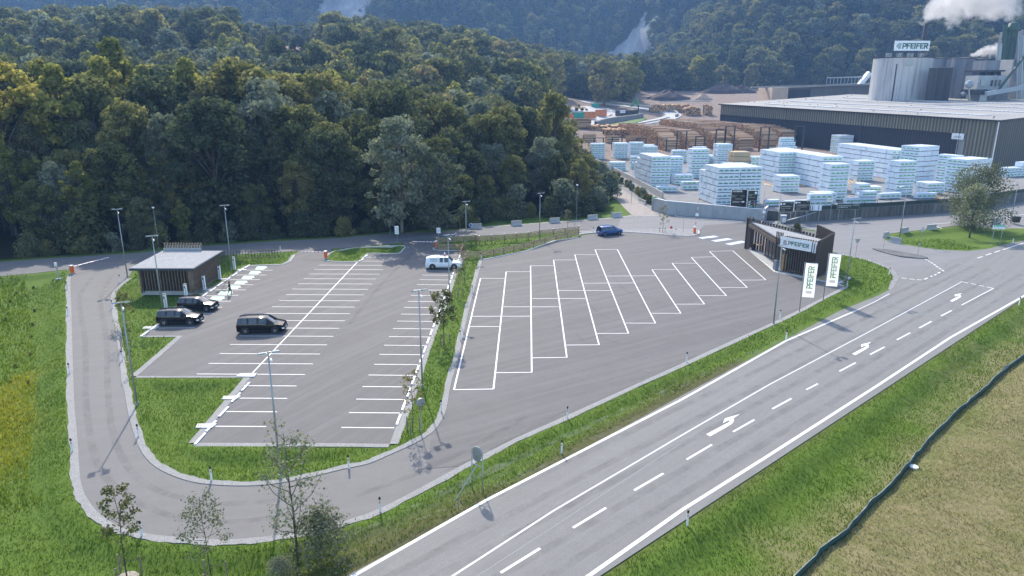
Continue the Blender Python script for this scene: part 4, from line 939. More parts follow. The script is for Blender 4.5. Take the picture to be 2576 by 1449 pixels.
# name board
nb=Vector((ug.y,-ug.x)); nb=nb if nb.y<0 else -nb
S0=n_+ug*.55+nb*.42; S1=n_+ug*5.02+nb*.42
bd=MB(); mid=(S0+S1)/2; ang=math.atan2(ug.y,ug.x); Lb=(S1-S0).length
bd.box((mid.x,mid.y,4.28),(Lb,.1,1.42),ang); nbd=bd.build('name_board',MT['sign_white'],t)
mb=MB(); f0=S0+nb*.058; e0_=f0+ug*(Lb*.26); pfeifer(mb,(e0_.x,e0_.y,4.02),(ug.x,ug.y,0),(0,0,1),Lb*.68,.52,logo=False,st=.2); mb.build('lettering',MT['pf_green'],nbd)
mb=MB()
for i in range(5):
    z=4.0+i*.125; w_=.5 if i in (1,2,3) else .36; q=f0+ug*(Lb*.155); k=.03 if i%2 else -.03
    mb.quad(*[tuple((q+ug*(s*w_/2+k)))+(zz_,) for s,zz_ in ((-1,z),(1,z),(1,z+.07),(-1,z+.07))])
mb.build('emblem',MT['pf_brown'],nbd)
mb=MB(); 
for i in range(12):
    q=S0+ug*(Lb*(i+.5)/12)-nb*.1; mb.box((q.x,q.y,5.04),(.1,.1,.14),ang)
mb.build('board_brackets',MT['slat_dark'],nbd)
for k in (0,1):
    q=S1+ug*(.22+.3*k)-nb*.02; MB().box((q.x,q.y,4.25),(.14,.1,1.5),ang).build('white_strip',MT['sign_white'],t)
# things at the office
def bench(p,q_,label):
    p=Vector(p);q_=Vector(q_); an=math.atan2(q_.y-p.y,q_.x-p.x); L=(q_-p).length; t=thing('bench',label,'bench',tuple((p+q_)/2),an)
    MB().box((0,0,.46),(L,.42,.07)).build('seat',MT['wood_grey'],t)
    for s in (-1,1): MB().box((s*L*.4,0,.22),(.08,.36,.44)).build('leg',MT['dark_metal'],t)
bench(W('R',1075,1095),W('R',1275,1125),'low bench with grey top against the dark slats under the name board')
t=thing('high_table','small wooden standing table on the terrace of the slatted office','table',(38.5,106.9,.1)); MB().box((0,0,1.05),(.8,1.3,.06)).build('table_top',MT['door_wood'],t)
for sx in (-.3,.3):
    for sy in (-.5,.5): MB().box((sx,sy,.51),(.05,.05,1.02)).build('leg',MT['dark_metal'],t)
t=thing('rubbish_bin','round dark bin beside the standing table on the terrace','bin',(37.95,107.6,.1)); MB().lathe([(0,0),(.28,0),(.32,.85),(.3,.9),(.24,.9),(.22,.2),(0,.2)],n=16).build('bin_body',MT['dark_metal'],t)
t=thing('gas_heater','orange column standing behind the terrace table','heater',(39.0,105.2,.1)); MB().lathe([(0,0),(.17,0),(.17,1.9),(.1,2.0),(0,2.0)],n=14).build('column',MT['orange_paint'],t); MB().lathe([(0,2.3),(.1,2.25),(.14,2.0)],n=12).build('top_cap',MT['sign_white'],t)
for k in range(5):
    p=W('R',1535+38*k,1190-10*k); q_=W('R',1625+38*k,1215-12*k); 
mbp=MB()
for k in range(6):
    p=Vector(W('R',1530+30*k,1170-9*k,.08)); q_=Vector(W('R',1610+30*k,1215-9*k,.08)); mbp.beam(p,q_,.16,.04)
mbp.build('wooden_grate',MT['wood_light'],label='slatted wooden grate lying on the gravel bed beside the office',cat='grate')
t=thing('switch_box','grey switch cabinet beside the ramp behind the office','cabinet',(*W('R',930,180)[:2],0)); MB().box((0,0,.75),(1.0,.5,1.5)).build('housing',MT['blue_grey_trim'],t); MB().box((0,0,1.54),(1.1,.6,.08)).build('lid',MT['sign_white'],t)
post_sign(W('R',935,290),2.0,'small green and white sign on a post just behind the office roof','sign',pl_rect(.6,.7,'sign_white','net_green'))
# ================================================================ cars
simple('car_black',(.004,.004,.006),.16,0,.05,1,0,.0); MT['car_black'].node_tree.nodes['Principled BSDF'].inputs['Specular IOR Level'].default_value=.3; simple('car_blue',(.01,.09,.30),.2,.3,.05,1,0,1); simple('car_white',(.72,.76,.80),.3,0,.04,1,0,.8)
simple('tyre',(.02,.02,.02),.8); simple('rim',(.45,.46,.48),.3,.8); simple('chrome',(.6,.62,.65),.2,.9); simple('tail_red',(.5,.02,.02),.2); simple('head_glass',(.6,.65,.7),.1); simple('plate_white',(.75,.75,.75),.5)
m,nt,b=new_mat('car_glass'); b.inputs['Base Color'].default_value=(.015,.02,.025,1); b.inputs['Roughness'].default_value=.05; b.inputs['Specular IOR Level'].default_value=1.; b.inputs['Coat Weight'].default_value=.5; MT['car_glass']=m
def car(name,label,cat,loc,rz,paint,L,Wd,H,st,wheel,wb,glass_rng,rails=True,box=None):
    """st: list of (x, z_hood/belt, z_top, half width) stations from rear (-L/2) to front; greenhouse where z_top>z_belt"""
    t=thing(name,label,cat,(loc[0],loc[1],.03),rz)
    R=wheel; body=MB(); rings=[]
    for x,zb,zt,hw in st:
        th=min(.98,.80+.0*x)
        ztk=zt-zb; hr=hw-(.16+.10*min(1,ztk/.5)) if ztk>.05 else hw-.22
        rings.append([(x,-(hw-.10),.22),(x,-(hw-.02),.34),(x,-hw,.62),(x,-(hw-.03),zb),(x,-hr,zt-.05 if ztk>.05 else zb+.02),(x,-hr*.72,zt if ztk>.05 else zb+.05),(x,0,zt+.03 if ztk>.05 else zb+.07),
                      (x,hr*.72,zt if ztk>.05 else zb+.05),(x,hr,zt-.05 if ztk>.05 else zb+.02),(x,hw-.03,zb),(x,hw,.62),(x,hw-.02,.34),(x,hw-.10,.22)])
    n=13; gw={'windshield':MB(),'rear_window':MB(),'side_window':[MB(),MB()]}
    vs=[v for r_ in rings for v in r_]; body.add(vs,[])
    for i in range(len(st)-1):
        x0,x1=st[i][0],st[i+1][0]; h0=st[i][2]-st[i][1];h1=st[i+1][2]-st[i+1][1]
        for k in range(n-1):
            f=(i*n+k,i*n+k+1,(i+1)*n+k+1,(i+1)*n+k); Q=[vs[j] for j in f]
            g=None
            if k in (3,8) and h0>.2 and h1>.2:
                g=gw['side_window'][0 if k==3 else 1]
            elif k in (3,8) and (h0>.2 or h1>.2): g=gw['side_window'][0 if k==3 else 1]
            elif k in (4,5,6,7) and h1<.05<h0: g=gw['windshield']
            elif k in (4,5,6,7) and h0<.05<h1: g=gw['rear_window']
            body.f.append(f); body.m.append(0)
            if g is not None:
                c=sum((Vector(q) for q in Q),Vector())/4; nrm=(Vector(Q[1])-Vector(Q[0])).cross(Vector(Q[3])-Vector(Q[0]))
                if nrm.length<1e-9: nrm=(Vector(Q[2])-Vector(Q[1])).cross(Vector(Q[3])-Vector(Q[1]))
                nrm.normalize()
                if nrm.dot(c-Vector((c.x,0,.7)))<0: nrm=-nrm
                sh=.90
                q2=[c+(Vector(q)-c)*sh+nrm*.012 for q in Q]
                if k in (3,8):
                    if x1-x0<.12 and h0>.2 and h1>.2: continue   # pillar
                g.add([tuple(q) for q in q2],[(0,1,2,3)])
    body.f+=[tuple(range(n))[::-1],tuple((len(st)-1)*n+i for i in range(n))]; body.m+=[0,0]
    body.f=[f[::-1] for f in body.f]
    b_=body.build('body',MT[paint],t,smooth_=False)
    b_.data.polygons.foreach_set('use_smooth',[True]*len(b_.data.polygons))
    md=b_.modifiers.new('edges','EDGE_SPLIT'); md.split_angle=math.radians(38)
    for k in ('windshield','rear_window'):
        if gw[k].f: gw[k].build(k,MT['car_glass'],t)
    for g in gw['side_window']: g.build('side_window',MT['car_glass'],t)
    hw=Wd/2
    for sx in (-1,1):
        wx=sx*wb/2-(.05 if sx<0 else -.03)
        for sy in (-1,1):
            ar=MB(); ar.bar((wx,sy*(hw-.12),R),(wx,sy*(hw+.006),R),R+.085,n=20); ar.build('wheel_arch',MT['black_rubber'],t)
            wl=thing('wheel',None,None,(wx,sy*(hw-.08),R)); wl.parent=t
            MB().lathe([(R*.62,-.1),(R*.95,-.1),(R,-.06),(R,.06),(R*.95,.1),(R*.62,.1)],n=20).build('tyre',MT['tyre'],wl).rotation_euler=(PI/2,0,0)
            rm=MB(); rm.lathe([(0,.07),(R*.2,.085),(R*.62,.05),(R*.64,.1)],n=20)
            for q in range(5):
                an=q*2*PI/5; rm.beam((0,0,.09),(R*.6*math.cos(an),R*.6*math.sin(an),.09),R*.16,.03)
            r_=rm.build('rim',MT['rim'],wl); r_.rotation_euler=(PI/2 if sy<0 else -PI/2,0,0)
    fx=L/2; zl=st[-1][1]
    for s in (-1,1):
        MB().box((fx-.13,s*(hw-.27),zl-.12),(.26,.38,.15),s*-.25).build('headlight',MT['head_glass'],t)
        MB().box((-fx+.10,s*(hw-.2),st[0][1]-.06),(.2,.26,.24)).build('taillight',MT['tail_red'],t)
        i=[k for k in range(len(st)-1) if st[k][2]-st[k][1]>.2][-1]
        MB().box((st[i][0]+.12,s*(hw+.06),st[i][1]+.06),(.14,.2,.13)).build('mirror',MT[paint],t)
        MB().box((-.0,s*(hw+.004),.35),(wb-.9,.02,.07)).build('side_trim',MT['black_rubber'],t)
    MB().box((fx-.02,0,zl-.18),(.08,1.0,.16)).build('grille',MT['black_rubber'],t); MB().box((fx+.0,0,.42),(.05,1.4,.16)).build('bumper',MT['black_rubber'],t)
    MB().box((fx+.03,0,.5),(.02,.5,.11)).build('number_plate',MT['plate_white'],t); MB().box((-fx-.02,0,.75),(.02,.5,.11)).build('number_plate',MT['plate_white'],t)
    if rails:
        xs=[s_[0] for s_ in st if s_[2]-s_[1]>.3]; zt=max(s_[2] for s_ in st)
        for s in (-1,1): MB().bar((xs[0]+.3,s*(hw-.3),zt+.03),(xs[-1]-.25,s*(hw-.3),zt+.03),.02,n=6).build('roof_rail',MT['chrome'],t)
        for s in (-1,1): MB().box(((xs[0]+xs[-1])/2,s*(hw-.035),st[len(st)//2][1]+.0),(xs[-1]-xs[0],.02,.025)).build('window_trim',MT['chrome'],t)
    return t
def stations(L,hw,belt,top,hood,rear_s,win0,win1,front_s,nose=.14):
    """x fractions along the length (0 rear, 1 front)"""
    h=L/2; X=lambda f:-h+f*L
    return [(X(0),belt*.8,belt*.8,hw*.86),(X(.012),belt*.97,belt*.97,hw*.95),(X(rear_s),belt,top-.06,hw*.985),(X(rear_s+.07),belt,top-.01,hw),(X(rear_s+.20),belt,top,hw),(X(rear_s+.22),belt,top,hw),(X(.45),belt-.01,top+.01,hw),(X(.47),belt-.01,top+.01,hw),
            (X(win1),belt-.02,top-.06,hw),(X(front_s),hood+.06,hood+.06,hw*.99),(X(.9),hood-.03,hood-.03,hw*.96),(X(.975),hood-.13,hood-.13,hw*.88),(X(1),hood-.3,hood-.3,hw*.78)]
# car positions: wheels touch the surveyed spots
rw,fw=W('01',1247,1012),W('01',1432,1010)
def carpos(rwh,fwh,hw): # near-side wheels -> centre and heading
    a=Vector(rwh);b_=Vector(fwh); d=(b_-a).normalized(); n=Vector((-d.y,d.x,0)); c=(a+b_)/2+n*hw; return c,math.atan2(d.y,d.x)
c,rz=carpos(rw,fw,.9); car('parked_car','black four-wheel-drive with silver wheels and roof rails parked lowest in the charging row','car',c,rz,'car_black',4.49,1.84,1.65,stations(4.49,.92,1.02,1.63,1.0,.045,.1,.60,.73),.34,2.68,None)
a=Vector(W('01',1380,903));b_=Vector(W('01',1562,908)); c,rz=carpos(a,b_,.9); car('parked_car','black hatchback with dark wheels parked second from the bottom of the charging row','car',c,rz,'car_black',4.26,1.81,1.56,stations(4.26,.905,.98,1.55,.93,.05,.1,.58,.76),.34,2.77,None,rails=False)
c,rz=carpos(W('01',1862,1076),W('01',2070,1071),.92); car('parked_car','black people carrier with silver wheels crossing the middle row of bays','car',c,rz,'car_black',4.85,1.9,1.72,stations(4.85,.95,1.05,1.72,.98,.04,.1,.64,.80),.34,2.92,None)
c,rz=carpos(W('11',1990,336),W('11',2100,325),.9); car('parked_car','blue people carrier parked behind the truck bays at the kerb','car',c,rz,'car_blue',4.53,1.83,1.65,stations(4.53,.915,1.0,1.65,.96,.04,.1,.62,.79),.33,2.79,None)
# pickup with canopy
h=5.1/2; st=[(-h,.85,.85,.8),(-h+.02,.98,.98,.84),(-h+.12,1.0,1.62,.86),(-h+.9,1.0,1.82,.87),(-h+1.95,1.0,1.84,.87),(-h+2.0,1.0,1.74,.87),(-h+2.55,1.0,1.76,.87),(-h+2.65,1.0,1.76,.87),(-h+3.25,1.0,1.72,.87),(-h+3.85,1.04,1.04,.87),(-h+4.6,1.0,1.0,.86),(-h+4.95,.92,.92,.82),(-h+5.1,.8,.8,.74)]
c,rz=carpos(W('11',693,587),W('11',848,587),.85); pk=car('pickup_truck','white pickup with closed white canopy and red roof beacon by the planted strip','pickup truck',c,rz,'car_white',5.1,1.75,1.78,st,.38,2.95,None,rails=False)
for ch in list(pk.children):   # the canopy has no side glass: white panels with lettering
    if ch.name.startswith('side_window'):
        me_=ch.data; 
        import bmesh
        bm=bmesh.new(); bm.from_mesh(me_); bmesh.ops.delete(bm,geom=[f for f in bm.faces if f.calc_center_median().x<-h+2.02],context='FACES'); bm.to_mesh(me_); bm.free()
    if ch.name.startswith('rear_window'): pass
MB().lathe([(0,0),(.16,0),(.15,.12),(.11,.16)],(.15,.0,1.82),12).build('beacon_base',MT['red_paint'],pk); MB().lathe([(.11,0),(.1,.25),(.05,.32),(0,.33)],(.15,0,1.98),12).build('roof_beacon',MT['sign_white'],pk)
mb=MB(); put_text(mb,'PFEIFER',(-h+.75,-.835,1.36),(1,0,0),(0,.22,.97),1.0,.16); mb.build('lettering',MT['pf_green'],pk)
MB().box((-h+1.25,-.868,1.22),(1.1,.012,.06)).build('green_stripe',MT['pf_green'],pk); MB().box((-h+1.25,.868,1.22),(1.1,.012,.06)).build('green_stripe',MT['pf_green'],pk)
mb=MB(); mb.tube([(h+.05,-.5,.5),(h+.1,-.45,1.0),(h+.1,.45,1.0),(h+.05,.5,.5)],.03,6); mb.build('bull_bar',MT['chrome'],pk)
# ================================================================ walking person
simple('skin',(.5,.3,.22),.6); simple('hair_brown',(.16,.08,.045),.7); simple('cloth_black',(.012,.013,.017),.8); simple('cloth_navy',(.02,.025,.04),.8); simple('shoe_white',(.75,.75,.77),.5)
def skinned(name,joints,edges,mat,parent,sub=1):
    me=bpy.data.meshes.new(name); me.from_pydata([j[:3] for j in joints],edges,[]); o=bpy.data.objects.new(name,me); COL.objects.link(o); o.parent=parent
    md=o.modifiers.new('skin','SKIN'); sd_=o.modifiers.new('sub','SUBSURF'); sd_.levels=sub; sd_.render_levels=sub
    if not me.skin_vertices: me.skin_vertices.new() if hasattr(me.skin_vertices,'new') else None
    for i,j in enumerate(joints):
        me.skin_vertices[0].data[i].radius=(j[3],j[4] if len(j)>4 else j[3])
    me.skin_vertices[0].data[0].use_root=True; md.use_smooth_shade=True
    dg=bpy.context.evaluated_depsgraph_get(); m2=bpy.data.meshes.new_from_object(o.evaluated_get(dg)); o.modifiers.clear(); o.data=m2; m2.materials.clear(); m2.materials.append(mat)
    return o
def walker():
    p=W('01',1738,779); t=thing('person','person in dark clothes with shoulder-length brown hair walking across the charging bays','person',(p[0],p[1],.03),math.radians(10))
    J=[(0,0,.92,.125,.10),(0,0,1.08,.115,.09),(.01,0,1.25,.13,.10),(.02,0,1.40,.10,.09),(.03,0,1.49,.05,.05),(.04,0,1.58,.075,.08),(.045,0,1.66,.082,.085),(.04,0,1.73,.05,.05),
       (0,.09,.88,.085),(.16,.09,.50,.06),(.10,.09,.10,.042),(.22,.09,.06,.035),
       (0,-.09,.88,.085),(-.08,-.09,.50,.06),(-.30,-.09,.13,.042),(-.22,-.09,.05,.035),
       (.02,.17,1.40,.055),(-.08,.21,1.15,.042),(.02,.22,.95,.032),(.05,.22,.88,.028),
       (.02,-.17,1.40,.055),(.08,-.22,1.15,.042),(.24,-.20,1.05,.032),(.30,-.19,1.03,.028)]
    E=[(0,1),(1,2),(2,3),(3,4),(4,5),(5,6),(6,7),(0,8),(8,9),(9,10),(10,11),(0,12),(12,13),(13,14),(14,15),(3,16),(16,17),(17,18),(18,19),(3,20),(20,21),(21,22),(22,23)]
    for (h,dx,dz,sy) in ((19,.25,-1,1),(23,.9,-.3,-1)):
        b=J[h]
        for k in range(4):
            i=len(J); L=.065+.012*(1-abs(k-1.5)); y=b[1]+(k-1.5)*.018
            J.append((b[0]+dx*.035,y,b[2]+dz*.035,.010)); J.append((b[0]+dx*(.035+L*.6),y,b[2]+dz*(.035+L*.6),.009)); J.append((b[0]+dx*(.03+L*.85)+.012,y,b[2]+dz*(.035+L*.9)+.01,.008)); E+= [(h,i),(i,i+1),(i+1,i+2)]
        i=len(J); J.append((b[0]+.03,b[1]-sy*.035,b[2]+dz*.02,.011)); J.append((b[0]+.05,b[1]-sy*.05,b[2]+dz*.05,.009)); E+=[(h,i),(i,i+1)]
    body=skinned('body',J,E,MT['skin'],t)
    # face
    me=body.data
    # jacket and trousers follow the body
    Jk=[(0,0,.86,.15,.125),(0,0,1.05,.135,.11),(.01,0,1.25,.15,.125),(.02,0,1.41,.12,.10),(.02,.18,1.40,.07),(-.08,.22,1.15,.058),(.01,.225,.97,.05),(.02,-.18,1.40,.07),(.08,-.23,1.15,.058),(.21,-.21,1.065,.05)]
    skinned('jacket',Jk,[(0,1),(1,2),(2,3),(3,4),(4,5),(5,6),(3,7),(7,8),(8,9)],MT['cloth_black'],t)
    Jt=[(0,0,.92,.135,.11),(0,.09,.86,.10),(.16,.09,.50,.073),(.105,.09,.14,.055),(0,-.09,.86,.10),(-.08,-.09,.50,.073),(-.28,-.09,.16,.055)]
    skinned('trousers',Jt,[(0,1),(1,2),(2,3),(0,4),(4,5),(5,6)],MT['cloth_navy'],t)
    for x,y,z in ((.14,.09,.045),(-.25,-.09,.06)): MB().box((x+.03,y,z),(.27,.095,.085),taper=.8).build('shoe',MT['shoe_white'],t)
    MB().lathe([(0,.14),(.06,.125),(.1,.06),(.105,-.02),(.1,-.12),(.07,-.2),(.02,-.21)],(.015,0,1.665),14).build('hair',MT['hair_brown'],t,smooth_=True)
    nose=MB(); nose.add([(.125,0,1.62),(.11,.014,1.61),(.11,-.014,1.61),(.11,0,1.66)],[(0,1,3),(0,3,2),(0,2,1)]); nose.build('nose',MT['skin'],t)
    ey=MB(); 
    for s in (-1,1): ey.lathe([(0,.009),(.009,0),(0,-.009)],(.117,s*.03,1.665),8)
    ey.build('eyes',MT['reflector_black'],t); MB().box((.12,0,1.585),(.01,.045,.01)).build('mouth',MT['red_paint'],t)
walker()
# ================================================================ sawmill yard
# wrapped timber packs
m,nt,b=new_mat('white_foil'); v=mapping(nt)
f_=noise(nt,v,1.6,5,.7,.8); c=ramp(nt,f_,[(.3,(.56,.67,.76)),(.6,(.72,.80,.86)),(.8,(.82,.87,.90))]); nt.links.new(c,b.inputs['Base Color']); b.inputs['Roughness'].default_value=.35
oi=nt.nodes.new('ShaderNodeObjectInfo'); bump(nt,b,noise(nt,v,2.2,6,.7,1.5),.7,.12); FOIL=m
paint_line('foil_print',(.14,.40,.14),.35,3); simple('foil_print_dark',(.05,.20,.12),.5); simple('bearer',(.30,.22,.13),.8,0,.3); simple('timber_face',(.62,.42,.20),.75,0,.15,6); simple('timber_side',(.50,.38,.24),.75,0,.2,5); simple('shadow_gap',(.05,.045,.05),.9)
def pack_mesh(L,Wd,H,prints,seed,mat2='foil_print',tan=False):
    r=random.Random(seed); mb=MB(); g=.09
    nx_=6; vs=[]; 
    if not tan:
        # gently bulging wrapped block
        N=5; pts={}
        def P(i,j,k):
            x=-L/2+L*i/N;y=-Wd/2+Wd*j/2;z=g+(H-g)*k/2
            q=(i,j,k)
            if q not in pts:
                e=.025; pts[q]=(x+r.uniform(-e,e)*.6,y+r.uniform(-e,e),z+(r.uniform(-e,e)-(.03 if (i in(0,N) or j in(0,2)) and k==2 else 0)))
            return pts[q]
        idx={};
        def V(i,j,k):
            if (i,j,k) not in idx: idx[(i,j,k)]=len(mb.v); mb.v.append(P(i,j,k))
            return idx[(i,j,k)]
        def F(*q): mb.f.append(q); mb.m.append(0)
        for i in range(N):
            for j in range(2): F(V(i,j,2),V(i+1,j,2),V(i+1,j+1,2),V(i,j+1,2)); F(V(i,j,0),V(i,j+1,0),V(i+1,j+1,0),V(i+1,j,0))
            for k in range(2): F(V(i,0,k),V(i+1,0,k),V(i+1,0,k+1),V(i,0,k+1)); F(V(i+1,2,k),V(i,2,k),V(i,2,k+1),V(i+1,2,k+1))
        for j in range(2):
            for k in range(2): F(V(0,j+1,k),V(0,j,k),V(0,j,k+1),V(0,j+1,k+1)); F(V(N,j,k),V(N,j+1,k),V(N,j+1,k+1),V(N,j,k+1))
        for s in ((-1,1) if prints else ()):
            for q in range(4):
                cx=-L/2+L*(q+.55)/4.2; y=s*(Wd/2+.035); z=H*.40
                def R(x0,x1,z0,z1): 
                    a=[(x0,y,z0),(x1,y,z0),(x1,y,z1),(x0,y,z1)]; mb.add(a if s<0 else a[::-1],[(0,1,2,3)],1)
                R(cx-.48,cx+.48,z-.02,z+.17); R(cx-.30,cx+.30,z+.20,z+.27)
    else:
        nb=6
        for q in range(nb):
            z=g+(H-g)*(q+.5)/nb; mb.box((0,0,z),(L+r.uniform(-.03,.03),Wd,(H-g)/nb-.02),mi=0)
    for x in (-L*.38,-L*.1,L*.2,L*.4): mb.box((x,0,g/2),(.1,Wd*.96,g),mi=2)
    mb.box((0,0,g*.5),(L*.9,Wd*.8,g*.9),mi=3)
    return mb
PM={}
def pmesh(L,Wd,kind,seed):
    k=(L,Wd,kind,seed)
    if k not in PM:
        mb=pack_mesh(L,Wd,1.33 if kind!='flat' else .62,kind!='plain',seed+int(L*10),tan=(kind=='tan'))
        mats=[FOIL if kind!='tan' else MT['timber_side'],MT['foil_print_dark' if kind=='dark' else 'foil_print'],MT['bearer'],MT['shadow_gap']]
        PM[k]=(mb,mb.data('timber_pack',mats))
    return PM[k]
ordn=['bottom','second','third','fourth','fifth','sixth','seventh','eighth']
rown=['front row','second row','third row','fourth row','fifth row','sixth row','seventh row','eighth row','ninth row','tenth row','eleventh row','twelfth row','thirteenth row','fourteenth row','fifteenth row']
PACKS=[]
TH_=1.36
def block(where,o,cols,rows,tiers,L=5.0,Wd=1.2,ang=10,kind='pr',orient='a',left=True,top=True,frac=None,z0=0,skip=0):
    """visible packs of a block. o: near-left bottom corner"""
    a=math.radians(ang); u=Vector((math.cos(a),math.sin(a)));v=Vector((-math.sin(a),math.cos(a)))
    r=random.Random(int(o[0]*7+o[1]*3))
    for c_ in range(cols):
        for q in range(rows):
            T_=tiers if not callable(tiers) else tiers(c_,q)
            for k in range(T_):
                vis=(q==0 or (k==T_-1 and top) or (c_==0 and left) or (orient=='b' and c_==0))
                if callable(tiers): vis=vis or (q>0 and k>=tiers(c_,q-1)) or (c_>0 and k>=tiers(c_-1,q))
                if not vis: continue
                if orient=='a': ctr=Vector(o[:2])+u*(c_*(L+.12)+L/2)+v*(q*(Wd+.06)+Wd/2); rz=a
                else: ctr=Vector(o[:2])+u*(c_*(Wd+.06)+Wd/2)+v*(q*(L+.1)+L/2); rz=a+PI/2
                ctr+=u*r.uniform(-.05,.05)+v*r.uniform(-.03,.03)
                z=z0+(TH_*k if kind!='flat' else .66*k)
                if orient=='a': ds='%s tier, %s%s'%('top' if k==T_-1 else ordn[k],rown[q] if rows>1 else 'single row','' if cols==1 else (', %s stack'%['left','middle','right','far right'][c_ if cols>2 else c_*2]))
                else: ds='%s tier, %s stack'%('top' if k==T_-1 else ordn[k],['left','second','third','fourth'][c_])+('' if rows==1 else ', %s'%['near','far','farthest'][min(q,2)])
                PACKS.append(((ctr.x,ctr.y,z),rz+r.uniform(-.012,.012),(L,Wd,kind),where,ds,math.hypot(ctr.x,ctr.y),r.randrange(3)))
fh=lambda p:float(far_h(np.array([p[0]]),np.array([p[1]]))[0])
G_=lambda v,x,y: land(v,x,y)
block('big block behind the tall black signs',(44.4,151.8),2,8,lambda c,q:6 if not (c==0 and q>5) else 5,ang=8,kind='dark')
block('long block by the boundary wall',(35.0,177.5),1,11,lambda c,q:[6,6,6,6,6,6,6,6,5,5,4][q],ang=8)
block('block right of the long boundary block',(41.2,190),1,3,5,ang=8)
block('five-tier block in the left centre of the yard',(50.5,199),1,3,6,ang=8)
block('lone low pack row before the long boundary block',(35.6,172.2),1,1,1,ang=2,L=5.2)
block('low pair before the long boundary block',(42.6,175.8),1,1,1,ang=6,L=5.6); block('flat packs on the low pair',(42.6,175.8),1,1,1,ang=6,L=5.2,kind='flat',z0=1.36)
block('low heap between the left blocks',(42.8,185.0),1,2,2,ang=8); 
block('three-tier stack by the log piles, far left',(36.3,252),1,3,4,ang=6); block('far left ragged stack by the dark sapling',(27.8,250),1,2,4,ang=6); block('far left stack right of the three-tier one',(42.5,256),2,2,lambda c,q:4 if c==0 else 3,ang=6)
block('two-tier stack near the boundary wall',(30.2,217),1,2,2,ang=8); block('small stack beside the two-tier one',(37.2,222),1,1,3,L=3.0,ang=8)
o=(WY('A',1858,500,205)[0],205); block('unwrapped stack amid white ones',o,1,1,5,ang=8,kind='tan'); block('unwrapped pair amid white ones',(o[0]-.2,o[1]+1.35),1,2,5,ang=8,kind='tan')
block('white block beside the unwrapped timber',(o[0]+5.4,o[1]+.8),1,2,4,ang=8)
block('broad block in the yard centre',(71.2,189),1,8,6,ang=10)
p=W('A',1570,470); block('half-hidden stack left of the unwrapped timber',(p[0],p[1]),1,2,2,ang=8); block('tall stack behind the unwrapped timber',(68,235),1,3,5,ang=8)
block('tower-like stack before the log frames',(92.5,243),1,3,lambda c,q:[4,5,6][q],ang=8)
block('long wall of packs, left one',(77.6,177),1,13,6,Wd=2.0,ang=9,L=5.5); 
block('long wall of packs, right one',(105.2,197),1,11,lambda c,q:6,Wd=2.2,ang=9,L=6.5)
block('square tower in the yard middle',(71.6,158.5),1,3,6,ang=12,L=4.8)
block('low ragged heap before the square tower',(66.0,152.2),1,2,lambda c,q:2,ang=8,L=5)
block('tower left of the long log-like sleepers',(65.2,170.5),1,3,3,ang=10)
block('tall tower right of the yard middle',(90.6,165.3),1,3,6,ang=14,L=4.8); block('single long packs at the foot of that tower',(84.5,160.5),1,1,1,ang=10,L=5.5); block('single pack near the sleepers',(93.2,160.8),1,1,1,ang=10,L=5)
block('small stack left of the right tower',(82.5,166.5),1,2,2,ang=14,L=3)
block('low stack near the yard middle',(79.5,160.3),1,1,1,ang=12,L=4)
block('printed stacks against the dark hall, left',(124.5,272),2,1,5,orient='b',Wd=3.0,ang=10); block('lone stack by the log frames and the hall',(128,309),1,3,4,ang=8)
block('printed block before the hall, middle',(109,190.5),3,1,7,orient='b',L=5.5,Wd=2.6,ang=24)
block('printed block before the hall, right of middle',(112.5,179.5),1,1,6,orient='b',L=5,Wd=2.6,ang=24); 
block('rightmost high block behind the big tree',(108.8,169.0),3,1,6,orient='b',L=5.2,Wd=3.0,ang=26)
block('low ragged stack before the rightmost high block',(99.5,168.0),1,3,2,ang=14,L=5)
block('low stack right of the hall corner',(141,201),2,2,lambda c,q:3 if c else 2,ang=20,L=6)
block('packs behind the small black signs',(58.6,149.5),2,1,lambda c,q:1 if c==0 else 2,ang=8,L=5.4); block('packs right of the tall signs',(54.8,150.5),1,1,1,ang=8,L=3.2)
block('extra low stack beside the five-tier block',(58.2,197),1,2,2,ang=8,L=4.5); block('low stack behind the left wall of packs',(83,215),1,2,3,ang=8,L=5)
block('stack between the two long walls of packs',(94.5,193),1,3,4,ang=10,L=5); block('low stack in front of the long left wall',(86.5,171.5),1,2,1,ang=10,L=4.4); block('far low stack before the second log pile',(55,243),1,2,3,ang=6); block('far low stack before the first log pile',(47.5,262),1,2,3,ang=6); block('far stack left of the steel tower frames',(61.5,240),1,2,4,ang=6,L=4.4)
block('ragged single packs near the ramp fence',(73.6,153.5),2,1,lambda c,q:1+c,ang=10,L=3.6); block('low packs near the right fence',(104,159.5),1,2,1,ang=16,L=5)
PACKS.sort(key=lambda t:t[5]-(400 if t[2][2]=='tan' else 0)); 0
for i,(loc,rz,(L,Wd,kind),where,ds,dd,sd) in enumerate(PACKS[:300]):
    o=bpy.data.objects.new('timber_pack',pmesh(L,Wd,kind,sd)[1]); COL.objects.link(o); o.location=(loc[0],loc[1],loc[2]+fh(loc)); o.rotation_euler[2]=rz
    tag(o,('unwrapped tan timber, ' if kind=='tan' else 'wrapped packs, ' if 0 else 'foil pack, ')+ds+', '+where,'timber pack','wrapped timber packs stacked in the yard')
mb=MB()
for loc,rz,(L,Wd,kind),where,ds,dd,sd in PACKS[300:]:
    s_=pmesh(L,Wd,'pr' if kind!='plain' else kind,sd)[0]; M_=Matrix.Translation((loc[0],loc[1],loc[2]+fh(loc)))@Matrix.Rotation(rz,4,'Z'); n0=len(mb.v)
    mb.v+=[tuple(M_@Vector(q)) for q in s_.v]; mb.f+=[tuple(n0+j for j in f) for f in s_.f]; mb.m+=s_.m
